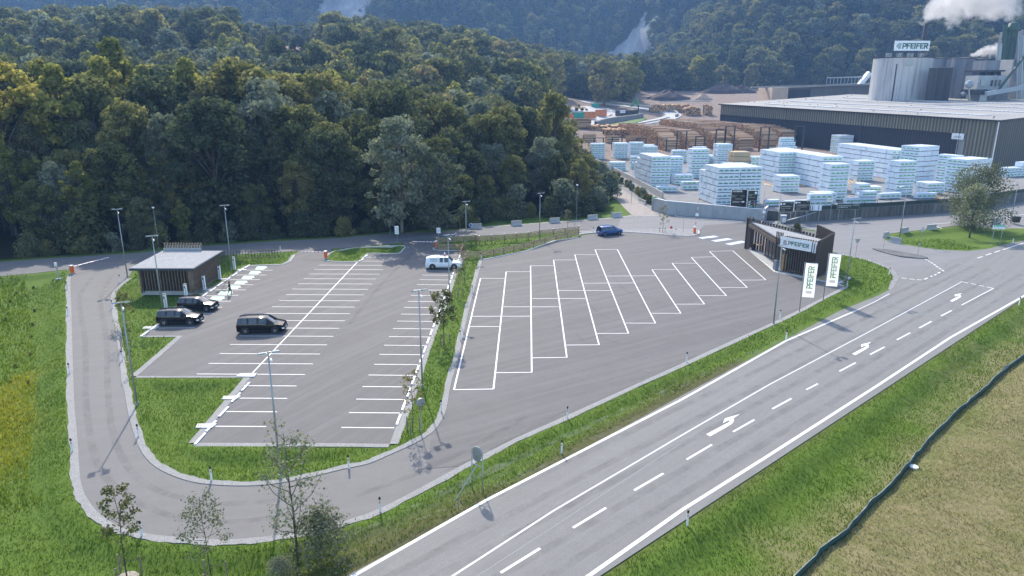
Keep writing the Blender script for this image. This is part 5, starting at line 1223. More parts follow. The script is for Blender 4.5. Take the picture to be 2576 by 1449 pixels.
o=mb.build('distant_timber_packs',[FOIL,MT['foil_print'],MT['bearer'],MT['shadow_gap']]); tag(o,'more white wrapped timber packs farther back in the yard','timber packs',kind='stuff')
# sleepers on the yard floor
SL=[]
for (v_,x0,y0,dx,dy,n,ex,ey) in (('B',515,640,95,65,6,38,-8),('B',740,825,300,58,5,-40,-12),('B',440,875,150,32,5,45,-8),('S',765,690,350,60,6,10,12),('B',1380,795,160,48,4,50,-3),('A',2170,690,110,30,3,20,8),('B',0,690,120,28,3,-20,8)):
    for i in range(n): SL.append((W(v_,x0+ex*i,y0+ey*i),W(v_,x0+ex*i+dx,y0+ey*i+dy)))
for i,(a,b_) in enumerate(SL):
    o=MB().beam((0,0,.09),(b_[0]-a[0],b_[1]-a[1],.09),.2,.14).build('timber_sleeper',MT['timber_face'],loc=(a[0],a[1],.0)); tag(o,'pale timber sleeper lying on the yard floor between the packs','sleeper','timber sleepers on the yard floor')
# ---------------------------------------------------------------- walls and fences of the yard
m,nt,b=new_mat('panel_concrete'); v=mapping(nt); c=ramp(nt,noise(nt,mapping(nt,(.6,.6,.25)),1,6,.7),[(.3,(.30,.32,.33)),(.7,(.42,.44,.45))]); nt.links.new(c,b.inputs['Base Color']); b.inputs['Roughness'].default_value=.8; MT['panel_concrete']=m
m,nt,b=new_mat('weathered_concrete'); c=ramp(nt,noise(nt,mapping(nt,(1.6,1.6,.15)),1,7,.75),[(.3,(.045,.045,.045)),(.5,(.12,.12,.115)),(.75,(.26,.26,.25))]); nt.links.new(c,b.inputs['Base Color']); b.inputs['Roughness'].default_value=.9; MT['weathered_concrete']=m
def wall(P,h,th,label,mat,panel=0,cap=None,name='concrete_wall'):
    P=[Vector((p[0],p[1],p[2] if len(p)>2 else 0)) for p in P]; t=thing(name,label,'wall',tuple(P[0])); o=P[0]
    hs=h if isinstance(h,(list,tuple)) else [h]*len(P)
    for i in range(len(P)-1):
        a=P[i]-o;b_=P[i+1]-o;d=(b_-a);L=d.length;d=d.normalized();n=Vector((-d.y,d.x,0)).normalized()*th
        k=max(1,int(round(L/panel))) if panel else 1
        for j in range(k):
            p=a+(b_-a)*(j/k)+d*(.012 if panel else 0);q=a+(b_-a)*((j+1)/k)-d*(.012 if panel else 0); h0=hs[i]+(hs[i+1]-hs[i])*j/k;h1=hs[i]+(hs[i+1]-hs[i])*(j+1)/k
            mb=MB(); vs=[p,q,q+n,p+n]; top=[p+Vector((0,0,h0)),q+Vector((0,0,h1)),q+n+Vector((0,0,h1)),p+n+Vector((0,0,h0))]
            mb.add([tuple(w_-Vector((0,0,.6))) for w_ in vs]+[tuple(w_) for w_ in top],[(4,5,6,7),(0,1,5,4),(1,2,6,5),(2,3,7,6),(3,0,4,7)])
            mb.build('wall_panel' if panel else 'wall_section',MT[mat],t)
        if cap: MB().beam(tuple(a+n/2+Vector((0,0,hs[i]+.04))),tuple(b_+n/2+Vector((0,0,hs[i+1]+.04))),th+.12,.08).build('coping',MT[cap],t)
    return t
wall([W('W',235,915),W('W',290,930),W('W',440,985),W('A',2200,1128)],[2.5,2.6,2.75,2.3],.25,'pale new concrete panel wall curving behind the back road','panel_concrete',2.4,'sign_white')
wall([W('A',2200,1128),W('A',2245,1085)],[2.3,2.3],.2,'short return of the pale panel wall at the ramp','panel_concrete',0,'sign_white')
OW=PL('B',0,1133,900,1078,1800,1018,2576,897); OW=ext(OW,0,50)
wall(OW,2.0,.3,'long dark weathered retaining wall below the yard fence','weathered_concrete',9,'concrete_old')
wall([W('A',2245,1085),W('A',2400,1105),W('B',0,1133)],[1.4,1.5,2.0],.3,'dark ramp wall right of the pale wall','weathered_concrete',0,'concrete_old')
wall([W('R',960,195),W('R',1300,165),W('R',1650,118)],[.5,1.2,2.0],.22,'sloping ramp parapet in front of the dark retaining wall','weathered_concrete',0,'panel_concrete')
BWL=[W('A',1070,860),W('A',700,660),W('A',400,505),W('A',260,440),W('A',200,415)]
wall(BWL,1.3,.25,'long low concrete boundary wall between yard and scrub bank','concrete',6)
def mesh_fence(P,z0,h,label,step,scr,lift=0):
    P=[Vector((p[0],p[1],z0+(p[2] if len(p)>2 else 0))) for p in P]; t=thing('yard_fence',label,'fence',tuple(P[0])); o=P[0]
    sc_=MB();
    for a,b_ in zip(P,P[1:]):
        a=a-o;b_=b_-o;L=(b_-a).length;k=max(1,int(round(L/step)))
        for j in range(k+1): q=a+(b_-a)*j/k; MB().bar(tuple(q),tuple(q+Vector((0,0,h))),.035,n=6).build('post',MT['dark_metal'],t)
        if scr: sc_.beam(tuple(a+Vector((0,0,scr/2+lift))),tuple(b_+Vector((0,0,scr/2+lift))),.03,scr)
        sc_.beam(tuple(a+Vector((0,0,h))),tuple(b_+Vector((0,0,h))),.03,.03)
    sc_.build('fence_screen',MT['net_dark'],t); return t
simple('net_dark',(.03,.055,.045),.8,0,.3,1)
mesh_fence([offset(OW,.15)[i] for i in range(len(OW))][1-1:],2.08,1.3,'fence with dark green screen on top of the retaining wall',3.2,.75)
tr=land('E',820,275);MF=[land('E',x,y) for x,y in ((820,300),(1100,320),(1500,380),(1800,430),(2000,475),(2078,520))]
mesh_fence([(p[0],p[1],p[2]) for p in MF],0,2.4,'wire fence along the outer side of the bright loop road',8,.0)
# far guard wall and loop road
def drape(name,P,w,dz,mat,label=None,h=.3):
    P=smooth(P,5); L_=offset(P,-w/2);R_=offset(P,w/2); mb=MB(); n=len(P)
    vs=[(p[0],p[1],fh(p)+dz) for p in L_]+[(p[0],p[1],fh(p)+dz) for p in R_]+[(p[0],p[1],fh(p)+dz-h-.5) for p in L_]+[(p[0],p[1],fh(p)+dz-h-.5) for p in R_]
    fs=[]
    for i in range(n-1): fs+=[(i,i+1,n+i+1,n+i),(i,2*n+i,2*n+i+1,i+1),(n+i+1,3*n+i+1,3*n+i,n+i)]
    mb.add(vs,fs); return mb.build(name,MT[mat])
simple('pale_road',(.44,.43,.41),.9,0,.1,.3); simple('far_grass',(.10,.17,.03),.9,0,.3,1)
LPt=[land('E',x,y) for x,y in ((480,760),(620,700),(900,620),(1200,640),(1500,650),(1800,600),(1960,550),(1960,500),(1750,460),(1400,415),(1100,375),(850,345),(700,345))]
LR=[land('E',x,y) for x,y in ((1350,690),(1650,640),(1900,590),(2010,535),(1900,490),(1600,440),(1300,400),(1000,365),(800,345),(640,345))]
structure(drape('loop_road',LR,9,.35,'pale_road'))
structure(drape('loop_road',[land('E',x,y) for x,y in ((560,700),(800,650),(1000,600),(1180,560),(1100,480),(950,440))],7,.4,'pale_road'))
structure(MB().prism([land('E',x,y)[:2] for x,y in ((380,440),(700,400),(1000,450),(1100,520),(900,610),(420,640))],-2,lambda x,y:fh((x,y))+.3,bottom=False).build('scrap_yard_floor',MT['pale_road']))
structure(MB().prism([land('E',x,y)[:2] for x,y in ((980,700),(1250,650),(1500,600),(1590,575),(1600,610),(1450,660),(1250,705))],-2,lambda x,y:fh((x,y))+.6,bottom=False).build('grass_bank',MT['far_grass']))
gw=[land('E',x,y) for x,y in ((810,338),(1100,372),(1500,418),(1800,460),(2000,500),(2068,535),(2040,565))]
o=drape('guard_wall',gw,.6,1.6,'concrete',h=2); tag(o,'pale curved concrete guard wall on the outer edge of the loop road','wall')
o=drape('stone_wall',[land('E',x,y) for x,y in ((830,705),(1000,655),(1200,625),(1400,600),(1540,575))],1.2,2.6,'gravel_dark',h=3); tag(o,'rough stone retaining wall below the black office container','wall')
for P,lab in (([( 1480,690),(1750,640),(1950,590)],'steel guard rail on the near edge of the loop road'),([(1800,350),(2200,345),(2576,350)],'steel guard rail behind the far log stack')):
    PP=[land('E',*q) for q in P]; t=thing('guard_rail',lab,'guard rail',PP[0]); mb=MB()
    for a,b_ in zip(PP,PP[1:]):
        mb.beam((a[0]-PP[0][0],a[1]-PP[0][1],a[2]-PP[0][2]+1.0),(b_[0]-PP[0][0],b_[1]-PP[0][1],b_[2]-PP[0][2]+1.0),.1,.6)
    mb.build('rail',MT['galvanised'],t)
# containers
simple('box_orange',(.62,.22,.08),.6,0,.15,.5); simple('box_teal',(.02,.32,.25),.6,0,.12,.5); simple('box_black',(.035,.037,.04),.6,0,.2,.4); simple('loader_yellow',(.55,.36,.08),.6,0,.2,1); simple('crane_green',(.03,.28,.08),.5)
def container(v_,x0,y0,x1,y1,yt,mat,label,dep=2.5,sign=False):
    a=land(v_,x0,y0); b_=WY(v_,x1,y1,a[1]*1.0); 
    q=land(v_,x1,y1); rz=math.atan2(q[1]-a[1],q[0]-a[0]); rz=max(-.25,min(.35,rz)); L=math.hypot(b_[0]-a[0],0)/math.cos(rz)
    d=ray(v_,x0,yt); h=CH+d[2]*a[1]/d[1]-a[2]
    t=thing('container',label,'container',(a[0],a[1],a[2]+.3),rz)
    MB().box((L/2,dep/2,h/2),(L,dep,h)).build('body',MT[mat],t)
    mb=MB(); k=max(4,int(L/1.0))
    for i in range(k+1): mb.box((L*i/k,-.06,h/2),(.12,.12,h*.96))
    mb.box((L/2,-.07,h),(L,.16,.2)); mb.build('ribs',MT[mat],t)
    if sign: 
        s=MB().box((L*.12,-.16,h*.85),(L*.30,.08,h*.35)).build('sign_plate',MT['sign_white'],t); m_=MB(); put_text(m_,'DATEX',(L*.0,-.21,h*.77),(1,0,0),(0,0,1),L*.24,h*.17); m_.build('lettering',MT['sign_blue'],s)
    else: MB().box((L*.5,dep/2,h+.01),(L*.92,dep*.85,.04)).build('load',MT['gravel_dark'],t)
container('E',390,632,498,625,520,'box_orange','orange open container, first on the left of the row')
container('E',503,618,660,605,500,'box_teal','teal ribbed open container in the container row')
container('E',668,592,850,575,490,'box_orange','orange open container right of the teal one')
container('E',855,560,1005,545,460,'box_orange','rusty orange open container at the right end of the row')
container('E',795,425,878,418,362,'box_teal','small teal skip beyond the wheel loader')
container('E',1203,588,1480,568,470,'box_black','black office container with a small white sign on a stone wall',6,True)
container('E',285,430,400,425,352,'pale_road','grey shed with yellowish roof at the left edge of the scrap yard',5)
a=land('E',520,480); t=thing('wheel_loader','yellow wheel loader parked behind the containers','wheel loader',(a[0],a[1],a[2]+.3),.1); k=(WY('E',720,480,a[1])[0]-a[0])/9
MB().box((2*k,1.5*k,2.0*k),(3.4*k,2.4*k,1.5*k)).box((5.0*k,1.5*k,1.7*k),(2.4*k,1.6*k,1.0*k)).build('body',MT['loader_yellow'],t); MB().box((3.0*k,1.5*k,3.4*k),(1.5*k,1.7*k,1.6*k)).build('cab',MT['window_glass'],t)
MB().tube([(5.2*k,1.5*k,2.3*k),(7*k,1.5*k,2.0*k),(8*k,1.5*k,.8*k)],.3*k,8).build('arm',MT['loader_yellow'],t); MB().box((8.3*k,1.5*k,.7*k),(1.1*k,3*k,1.1*k),ry=.4).build('bucket',MT['dark_metal'],t)
for x_ in (1.4,5.2):
    for y_ in (.2,2.8): MB().bar((x_*k,y_*k-.3*k,.9*k),(x_*k,y_*k+.3*k,.9*k),.9*k,n=16).build('wheel',MT['tyre'],t)
a=land('E',1470,570); t=thing('loading_crane','green folded loading crane on a dark mast beside the black container','crane',a); hh=WY('E',1470,385,a[1])[2]-a[2]
MB().bar((0,0,0),(0,0,hh),.35,n=8).build('mast',MT['dark_metal'],t); MB().tube([(0,0,hh),(-.8,0,hh+3.6),(-3,0,hh+1.8),(-4.6,0,hh-.8)],.3,6).build('arm',MT['crane_green'],t); MB().tube([(0,0,hh+.2),(-2.2,0,hh+1.8),(-2.6,0,hh-.5)],.2,6).build('hydraulic_ram',MT['crane_green'],t)
# ---------------------------------------------------------------- log piles
m,nt,b=new_mat('log_bark'); v=mapping(nt,(1,1,1)); at=nt.nodes.new('ShaderNodeAttribute'); at.attribute_name='tone'
c=ramp(nt,at.outputs['Fac'],[(0,(.16,.08,.04)),(.35,(.46,.25,.12)),(.7,(.70,.43,.23)),(1,(.85,.64,.44))]); nt.links.new(mix(nt,.35,c,ramp(nt,noise(nt,v,2.5,5,.7),[(.3,(.26,.15,.09)),(.7,(.70,.54,.38))])),b.inputs['Base Color']); b.inputs['Roughness'].default_value=.9; BARK=m
m,nt,b=new_mat('log_end'); at=nt.nodes.new('ShaderNodeAttribute'); at.attribute_name='tone'; c=ramp(nt,at.outputs['Fac'],[(0,(.14,.07,.035)),(.4,(.48,.25,.11)),(1,(.80,.52,.27))]); nt.links.new(c,b.inputs['Base Color']); b.inputs['Roughness'].default_value=.85; LEND=m
LOGS=[]
def logpile(where,o,ang,L,D,Hf,r=.2,seed=1,faces='ltf',jit=.25):
    """o near-left corner, logs lie along u (ang), pile extends D along v; Hf(v)=height"""
    R_=random.Random(seed); a=math.radians(ang); u=Vector((math.cos(a),math.sin(a),0));v=Vector((-math.sin(a),math.cos(a),0)); z_=0
    nv_=int(D/(2*r*.93))
    for q in range(nv_):
        y=(q+.5)*D/nv_; H=Hf(y/D)*(1+.06*math.sin(q*.7+seed)); nz_=max(1,int(H/(1.8*r)))
        for k in range(nz_):
            front=q<1; back=q>=nv_-1; top=k>=nz_-2
            if not(front or top or 'l' in faces): continue
            rr_=r*R_.uniform(.72,1.15); z=fh(o)+r+k*1.8*r
            Lk=L*R_.uniform(.94,1.03); short=not(front or top)
            s0=R_.uniform(-jit,jit)
            p=Vector((o[0],o[1],z))+v*(y+(k%2)*r*.9)+u*s0
            if short: Lk=1.2
            LOGS.append((p,u+Vector((0,0,R_.uniform(-.012,.012)))+v*R_.uniform(-.015,.015),Lk,rr_,R_.random(),where,p.length,short))
    
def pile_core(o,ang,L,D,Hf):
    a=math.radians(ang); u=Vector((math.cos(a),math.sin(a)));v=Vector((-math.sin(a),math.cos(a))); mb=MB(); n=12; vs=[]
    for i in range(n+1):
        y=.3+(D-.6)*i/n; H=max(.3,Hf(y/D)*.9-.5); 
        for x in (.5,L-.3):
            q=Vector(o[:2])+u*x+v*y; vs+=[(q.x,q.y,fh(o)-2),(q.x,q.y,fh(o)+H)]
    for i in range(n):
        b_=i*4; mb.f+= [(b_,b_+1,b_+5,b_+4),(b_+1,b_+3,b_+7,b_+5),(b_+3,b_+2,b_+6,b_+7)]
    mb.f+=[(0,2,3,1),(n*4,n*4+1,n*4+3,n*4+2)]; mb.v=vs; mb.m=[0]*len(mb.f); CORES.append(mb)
CORES=[]
def pile(where,o,ang,L,D,Hf,**k):
    if not callable(Hf): h=Hf; Hf=lambda t,h=h:h*min(1,.75+t*2,(1.02-t)*6+.5)
    logpile(where,o,ang,L,D,Hf,**k); pile_core(o,ang,L,D,Hf)
pa=W('A',1130,320)
pile('the low stack behind the far left packs',W('A',180,300)[:2],12,5,3.2,3.4,seed=11,r=.24); pile('the low stack with pale posts',W('A',430,300)[:2],8,5.5,3.2,2.9,seed=12,r=.24)
pile('the small stack between steel posts',(lambda p:(p[0],p[1]))(W('A',665,285)),8,6,3,3.0,seed=13)
q=W('A',100,215); pile('the tumbled logs left of the far packs',(q[0]-2,q[1]),15,9,26,lambda t:4.6-1.8*t,seed=14,r=.27,jit=1.2)
X1=WY('A',1130,300,288); 
pile('the first long pile',(X1[0]-3,282),10,6.3,58,lambda t:4.2+min(4.2,t*16)-2.4*max(0,t-.7),seed=1)
X2=WY('A',1400,300,288); pile('the second long pile',(X2[0]-3,281),10,6.2,60,lambda t:4.8+min(2.6,t*16)+0*t,seed=2)
X3=WY('A',1660,300,288); pile('the third long pile',(X3[0]-1,284),10,6.2,62,lambda t:5.5+min(3.8,t*12),seed=3)
X4=WY('A',1890,300,290); pile('the fourth long pile',(X4[0]-1,283),10,6.3,64,lambda t:5.0+min(4.2,t*12),seed=4)
X5=WY('A',2140,300,295); pile('the fifth long pile',(X5[0]-.5,288),10,6.0,60,lambda t:6.3+min(2.4,t*10),seed=5)
X6=WY('A',2440,300,305); pile('the sixth long pile',(X6[0]-3,300),10,6.0,60,lambda t:6.0+min(2.0,t*9),seed=6)
# dark stack whose ends face the camera
a=land('E',1180,850);b_=land('E',1690,800); pile('the dark stack with ends facing the car park',(a[0]+ 27,a[1]+1,),98,6,34,lambda t:4.6,seed=7,r=.3)
a=land('E',830,760); pile('the dark stack tail',(a[0]+12,a[1]+2),98,6,16,lambda t:3.6,seed=8,r=.3)
q=land('E',560,830); pile('the stack behind the wood edge',(q[0]-10,q[1]+12),12,9,20,lambda t:4.0,seed=9,r=.27,jit=.8)
for (x0,x1,y,H,s_) in ((1650,2330,480,4.5,21),(2180,2420,540,5,22),(2480,2600,540,6,23)):
    a=land('E',x0,y);b_=land('E',x1,y); pile('the far stack behind the long piles',(b_[0],a[1]),96,5,max(4,b_[0]-a[0]),H,seed=s_,r=.34)
LOGS.sort(key=lambda t:t[6]+(200 if t[7] else 0))
lm_cache={}
def log_mb(L,r,n=8):
    mb=MB(); vs=[(x,math.cos(2*PI*i/n)*r,math.sin(2*PI*i/n)*r) for x in (0,L) for i in range(n)]
    mb.add(vs,[(i,(i+1)%n,n+(i+1)%n,n+i)[::-1] for i in range(n)],0); mb.add(vs,[tuple(range(n)),tuple(range(2*n-1,n-1,-1))],1); return mb
def toned(me,mb,t): 
    a=me.attributes.new('tone','FLOAT','POINT'); a.data.foreach_set('value',np.asarray(t,np.float32))
plog=[]
for q in range(8):
    mb=log_mb(1.0,1.0); me=mb.data('log',[BARK,LEND]); toned(me,mb,[q/7]*len(mb.v)); plog.append(me)
for p,u,L,r,tn,where,dd,short in LOGS[:300]:
    o=bpy.data.objects.new('log',plog[int(tn*7.99)]); COL.objects.link(o); o.location=p; o.rotation_euler=u.to_track_quat('X','Z').to_euler(); o.scale=(L,r,r)
    tag(o,'peeled round log lying in '+where,'log','logs in '+where)
V_=[];F_=[];M2=[];TN=[]
bm0=log_mb(1,1,7); bv=np.array(bm0.v)
for p,u,L,r,tn,where,dd,short in LOGS[300:]:
    M_=u.to_track_quat('X','Z').to_matrix(); A__=np.array(M_); n0=sum(len(x) for x in V_) if 0 else len(TN)
    vv=(bv*np.array([L,r,r]))@A__.T+np.array(p); V_.append(vv); F_+=[tuple(n0+j for j in f) for f in bm0.f]; M2+=bm0.m; TN+=[tn]*len(bv)
mb=MB(); mb.v=[tuple(q) for q in np.concatenate(V_)]; mb.f=F_; mb.m=M2
o=mb.build('log_piles',[BARK,LEND]); toned(o.data,mb,TN); tag(o,'long piles of brown round logs behind the wrapped timber','logs',kind='stuff')
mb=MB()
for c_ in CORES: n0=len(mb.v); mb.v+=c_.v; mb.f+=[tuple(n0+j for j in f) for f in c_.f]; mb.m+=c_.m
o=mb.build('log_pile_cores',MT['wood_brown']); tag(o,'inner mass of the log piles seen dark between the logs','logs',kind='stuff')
def frame(x,y0,y1,w_,label):
    a=W('A',x,y1); a=(WY('A',x,y1,279)[0],279); b_=WY('A',x+w_,y1,279); h=WY('A',x,y0,279)[2]; t=thing('steel_frame',label,'steel frame',(a[0],a[1],fh(a)),0,'dark steel stanchion frames before the log piles'); L=b_[0]-a[0]
    for k in (0,L): MB().box((k,0,h/2),(.45,.5,h)).build('stanchion',MT['dark_metal'],t)
    MB().box((L/2,0,h-.15),(L,.3,.3)).build('crossbar',MT['dark_metal'],t)
for x,y0,y1,w_,lab in ((1215,112,330,105,'left tall steel frame before the first long log pile'),(1428,178,315,100,'low steel frame before the second long log pile'),(1655,95,300,100,'tall steel frame before the third long log pile'),(1765,60,240,100,'tallest steel frame, before the third and fourth log piles'),(2155,70,280,98,'steel frame left of the tower-like pack stack'),(2545,60,290,95,'steel frame at the left end of the dark hall'),(995,205,320,105,'low steel frame left of the first long log pile'),(765,210,275,105,'low steel frame around the small log stack'),(283,222,300,105,'low steel frame before the far left logs'),(487,210,300,110,'pale low frame right of the far left logs')):
    frame(x,y0,y1,w_,lab)
# heaps
def heap(label,v_,x0,x1,y,yt,mat,seed):
    a=land(v_,x0,y);b_=WY(v_,x1,y,a[1]); h=WY(v_,(x0+x1)/2,yt,a[1])[2]-a[2]; cx=(a[0]+b_[0])/2; R_=(b_[0]-a[0])/2; mb=MB(); n=28; k=10; r_=random.Random(seed)
    vs=[]; 
    for i in range(k+1):
        for j in range(n):
            t=i/k; an=2*PI*j/n; rr_=R_*t*(1+.12*math.sin(an*3+seed)+.06*r_.uniform(-1,1)); z=h*(1-t)**.8*(1+.12*math.sin(an*5+t*6+seed)); vs.append((rr_*math.cos(an),rr_*.6*math.sin(an),z-.6*(i==k)*2))
    mb.add(vs,[(i*n+j,i*n+(j+1)%n,(i+1)*n+(j+1)%n,(i+1)*n+j)[::-1] for i in range(k) for j in range(n)]); mb.build('heap',MT[mat],loc=(cx,a[1],a[2]),smooth_=True,label=label,cat='heap')
simple('bark_brown',(.075,.05,.042),.95,0,.4,.4,.8); simple('sawdust',(.48,.34,.24),.95,0,.15,.4,.4)
heap('dark brown bark heap left of the sawdust','E',1580,2250,290,150,'bark_brown',1); heap('reddish bark heap behind the sawdust','20',110,480,700,628,'bark_brown',2); heap('pale orange sawdust cone at the edge of the bark heaps','20',85,225,752,705,'sawdust',3); heap('brown bark heap left of the long shed','20',330,560,700,640,'bark_brown',4)
for (x0,x1,y,H,s_,lab) in ((190,430,752,4,31,'the stack left of the hall roof'),(440,620,725,7,32,'the stack against the long shed')):
    a=land('20',x0,y);b_=WY('20',x1,y,a[1])
LH=[]
# ---------------------------------------------------------------- great hall
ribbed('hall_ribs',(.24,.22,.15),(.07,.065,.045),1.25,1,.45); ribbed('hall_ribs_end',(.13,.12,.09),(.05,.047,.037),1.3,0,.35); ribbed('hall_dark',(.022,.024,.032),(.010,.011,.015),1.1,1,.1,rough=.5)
m,nt,b=new_mat('hall_roof'); c=ramp(nt,noise(nt,mapping(nt,(.15,.03,1),1.2),1,6,.7),[(.3,(.20,.19,.17)),(.7,(.34,.325,.295))]); nt.links.new(c,b.inputs['Base Color']); b.inputs['Roughness'].default_value=.7; MT['hall_roof']=m
ribbed('skylight',(.62,.62,.61),(.50,.50,.49),1.6,1,.1)
NL=Vector((150.6,222.6));FL=Vector((101,350)); zn,zf=14.6,16.7; RN=Vector((238,272.5));RF=Vector((187,400)); zrn,zrf=18.6,20.8
t=thing('sawmill_hall','huge low sawmill hall with ribbed fascia and pale roof','building',(NL.x,NL.y,0)); o=NL; sd=(FL-NL); Ls=sd.length; ha=math.atan2(-sd.x,sd.y)   # local y axis along the long side
# local frame: Y along the long side, X to the right
t.rotation_euler[2]=ha
def loc2(P): return Matrix.Rotation(-ha,2)@(P-NL)
lF=loc2(FL);lRN=loc2(RN);lRF=loc2(RF)
def strip(mb,y0,y1,x,za0,za1,zb0,zb1,mi=0): mb.quad((x,y1,za1),(x,y0,za0),(x,y0,zb0),(x,y1,zb1),mi)
E_z=lambda y: zn+(zf-zn)*y/Ls
mb=MB(); mb.box((.25,Ls/2,7.5),(.5,Ls,0.1)); 
mb=MB(); strip(mb,10,Ls,0,E_z(10)-4.6,E_z(Ls)-4.6,E_z(10),E_z(Ls)); mb.quad((0,Ls,E_z(Ls)-4.6),(0,10,E_z(10)-4.6),(.6,10,E_z(10)-4.6),(.6,Ls,E_z(Ls)-4.6)); strip(mb,0,10,0,-1,-1,E_z(0),E_z(10)); mb.build('wall_fascia',MT['hall_ribs'],t)
mb=MB(); strip(mb,10,Ls,.6,-1,-1,E_z(10)-4.6,E_z(Ls)-4.6); mb.build('wall_lower',MT['hall_dark'],t)
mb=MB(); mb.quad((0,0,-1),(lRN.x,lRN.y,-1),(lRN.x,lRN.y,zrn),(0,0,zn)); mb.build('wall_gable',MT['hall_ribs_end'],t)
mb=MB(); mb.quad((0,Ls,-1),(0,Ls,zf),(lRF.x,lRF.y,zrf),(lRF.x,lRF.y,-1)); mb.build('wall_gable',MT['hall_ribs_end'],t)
mb=MB(); R4=[(-.8,-.8,zn+.05),(lRN.x+60,lRN.y-.8,zrn+.05),(lRF.x+60,lRF.y+.8,zrf+.05),(-.8,Ls+.8,zf+.05)]
R4[1]=(lRN.x,lRN.y-.8,zrn+.05);R4[2]=(lRF.x,lRF.y+.8,zrf+.05)
mb.add(R4+[(p[0],p[1],p[2]+.25) for p in R4],[(4,5,6,7),(0,1,5,4),(1,2,6,5),(2,3,7,6),(3,0,4,7),(3,2,1,0)]); rf=mb.build('roof',MT['hall_roof'],t)
mb=MB(); mb.beam((-.85,-.9,zn+.15),(-.85,Ls+.9,zf+.15),.2,.5); mb.beam((-.85,-.95,zn+.15),(lRN.x,lRN.y-.95,zrn+.15),.2,.5); mb.build('roof_edging',MT['dark_metal'],t)
def rp(a,b_): # a along long side 0..1, b across 0..1
    A0=Vector((0,0,zn+.3));A1=Vector((0,Ls,zf+.3));B0=Vector((lRN.x,lRN.y,zrn+.3));B1=Vector((lRF.x,lRF.y,zrf+.3))
    return A0.lerp(A1,a).lerp(B0.lerp(B1,a),b_)
for bb,a0,a1 in ((.13,.08,.86),(.33,.0,.88),(.52,.0,.9),(.70,.0,.86)):
    mb=MB(); k=16
    for i in range(k):
        p=rp(a0+(a1-a0)*i/k,bb);q=rp(a0+(a1-a0)*(i+.94)/k,bb); mb.beam(tuple(p+Vector((0,0,.1))),tuple(q+Vector((0,0,.1))),3.2,.35)
    mb.build('skylight_strip',MT['skylight'],rf)
mb=MB(); rr=random.Random(2)
for i in range(60): p=rp(rr.random(),rr.uniform(.03,.97)); mb.box((p.x,p.y,p.z+.1),(.4,.4,.3))
mb.build('roof_vents',MT['dark_metal'],rf)
for y in (12,52,92): 
    if y<Ls: MB().bar((-.2,y,1),(-.2,y,E_z(y)),.12,n=6).build('downpipe',MT['hall_ribs_end'],t)
MB().bar((-.3,-.3,0),(-.3,-.3,zn),.16,n=6).build('downpipe',MT['sign_white'],t)
MB().box((-.2,12.5,9.3),(.15,4.2,1.9)).build('sign_plate',MT['sign_white'],t); mb=MB(); mb.box((-.3,12.5,9.3),(.04,2.4,.2)); mb.box((-.3,12.5,8.9),(.04,3.0,.14)); mb.build('sign_lines',MT['galvanised'],t)
MB().box((.45,11.5,5.3),(.3,2.6,10.6)).build('grey_door_leaf',MT['galvanised'],t)
MB().box((19,11.5,4.0),(7,.5,8),math.atan2(lRN.y,lRN.x)).build('roller_gate',MT['galvanised'],t)
# long shed, conveyor
def far_box(name,label,v_,x0,x1,yb,yt0,yt1,Y,dep,mat,cat='building',group=None):
    a=WY(v_,x0,yb,Y);b_=WY(v_,x1,yb,Y); z0=fh(a)-2; t=thing(name,label,cat,(a[0],Y,0),0,group); L=b_[0]-a[0]; h0=WY(v_,x0,yt0,Y)[2];h1=WY(v_,x1,yt1,Y)[2]
    mb=MB(); mb.add([(0,0,z0),(L,0,z0),(L,dep,z0),(0,dep,z0),(0,0,h0),(L,0,h1),(L,dep,h1),(0,dep,h0)],[(0,1,5,4),(1,2,6,5),(2,3,7,6),(3,0,4,7),(4,5,6,7)]); mb.build('walls',MT[mat],t); return t,L,h0,h1,z0
simple('shed_grey',(.13,.125,.115),.8,0,.2,.2); simple('shed_tan',(.50,.38,.27),.8,0,.1,.3)
t,L,h0,h1,z0=far_box('long_shed','long low grey shed with tan end wall beyond the hall roof','20',735,1435,725,662,640,430,25,'shed_grey')
MB().beam((-18,-1,h0+.3),(L,-1,h1+.3),3,.9).build('roof',MT['hall_roof'],t)
a=WY('20',617,725,430);b_=WY('20',733,725,430); MB().box((-(b_[0]-a[0])/2,0,(h0+z0)/2),((b_[0]-a[0]),24,h0-z0)).build('end_wall',MT['shed_tan'],t); MB().box((9,-.2,h0-5.5),(17,.5,9)).build('opening',MT['hall_dark'],t)
mb=MB()
for x in range(20,int(L),16): mb.box((x,-.2,h0-9),(1.5,.3,1.5))
mb.build('window',MT['window_glass'],t)
a=WY('20',1085,640,440);b_=WY('20',1430,625,440); t=thing('conveyor_bridge','thin grey conveyor gantry above the long shed','conveyor',tuple(a)); L=b_[0]-a[0]; mb=MB()
for dz in (0,4): mb.beam((0,0,dz),(L,0,dz+.8),.6,.7)
for i in range(14): mb.bar((L*i/13,0,-3),(L*i/13,0,4.5),.18,n=5)
mb.build('gantry',MT['galvanised'],t); a2=WY('20',1335,642,438);b2=WY('20',1410,548,438)
t=thing('loading_chute','bright slanting chute beside the great round silo','chute',tuple(a2)); MB().beam((0,0,0),(b2[0]-a2[0],0,b2[2]-a2[2]),3.5,2.2).build('chute',MT['sign_white'],t); MB().bar((8,0,-12),(8,0,12),.3,n=6).build('support',MT['galvanised'],t)
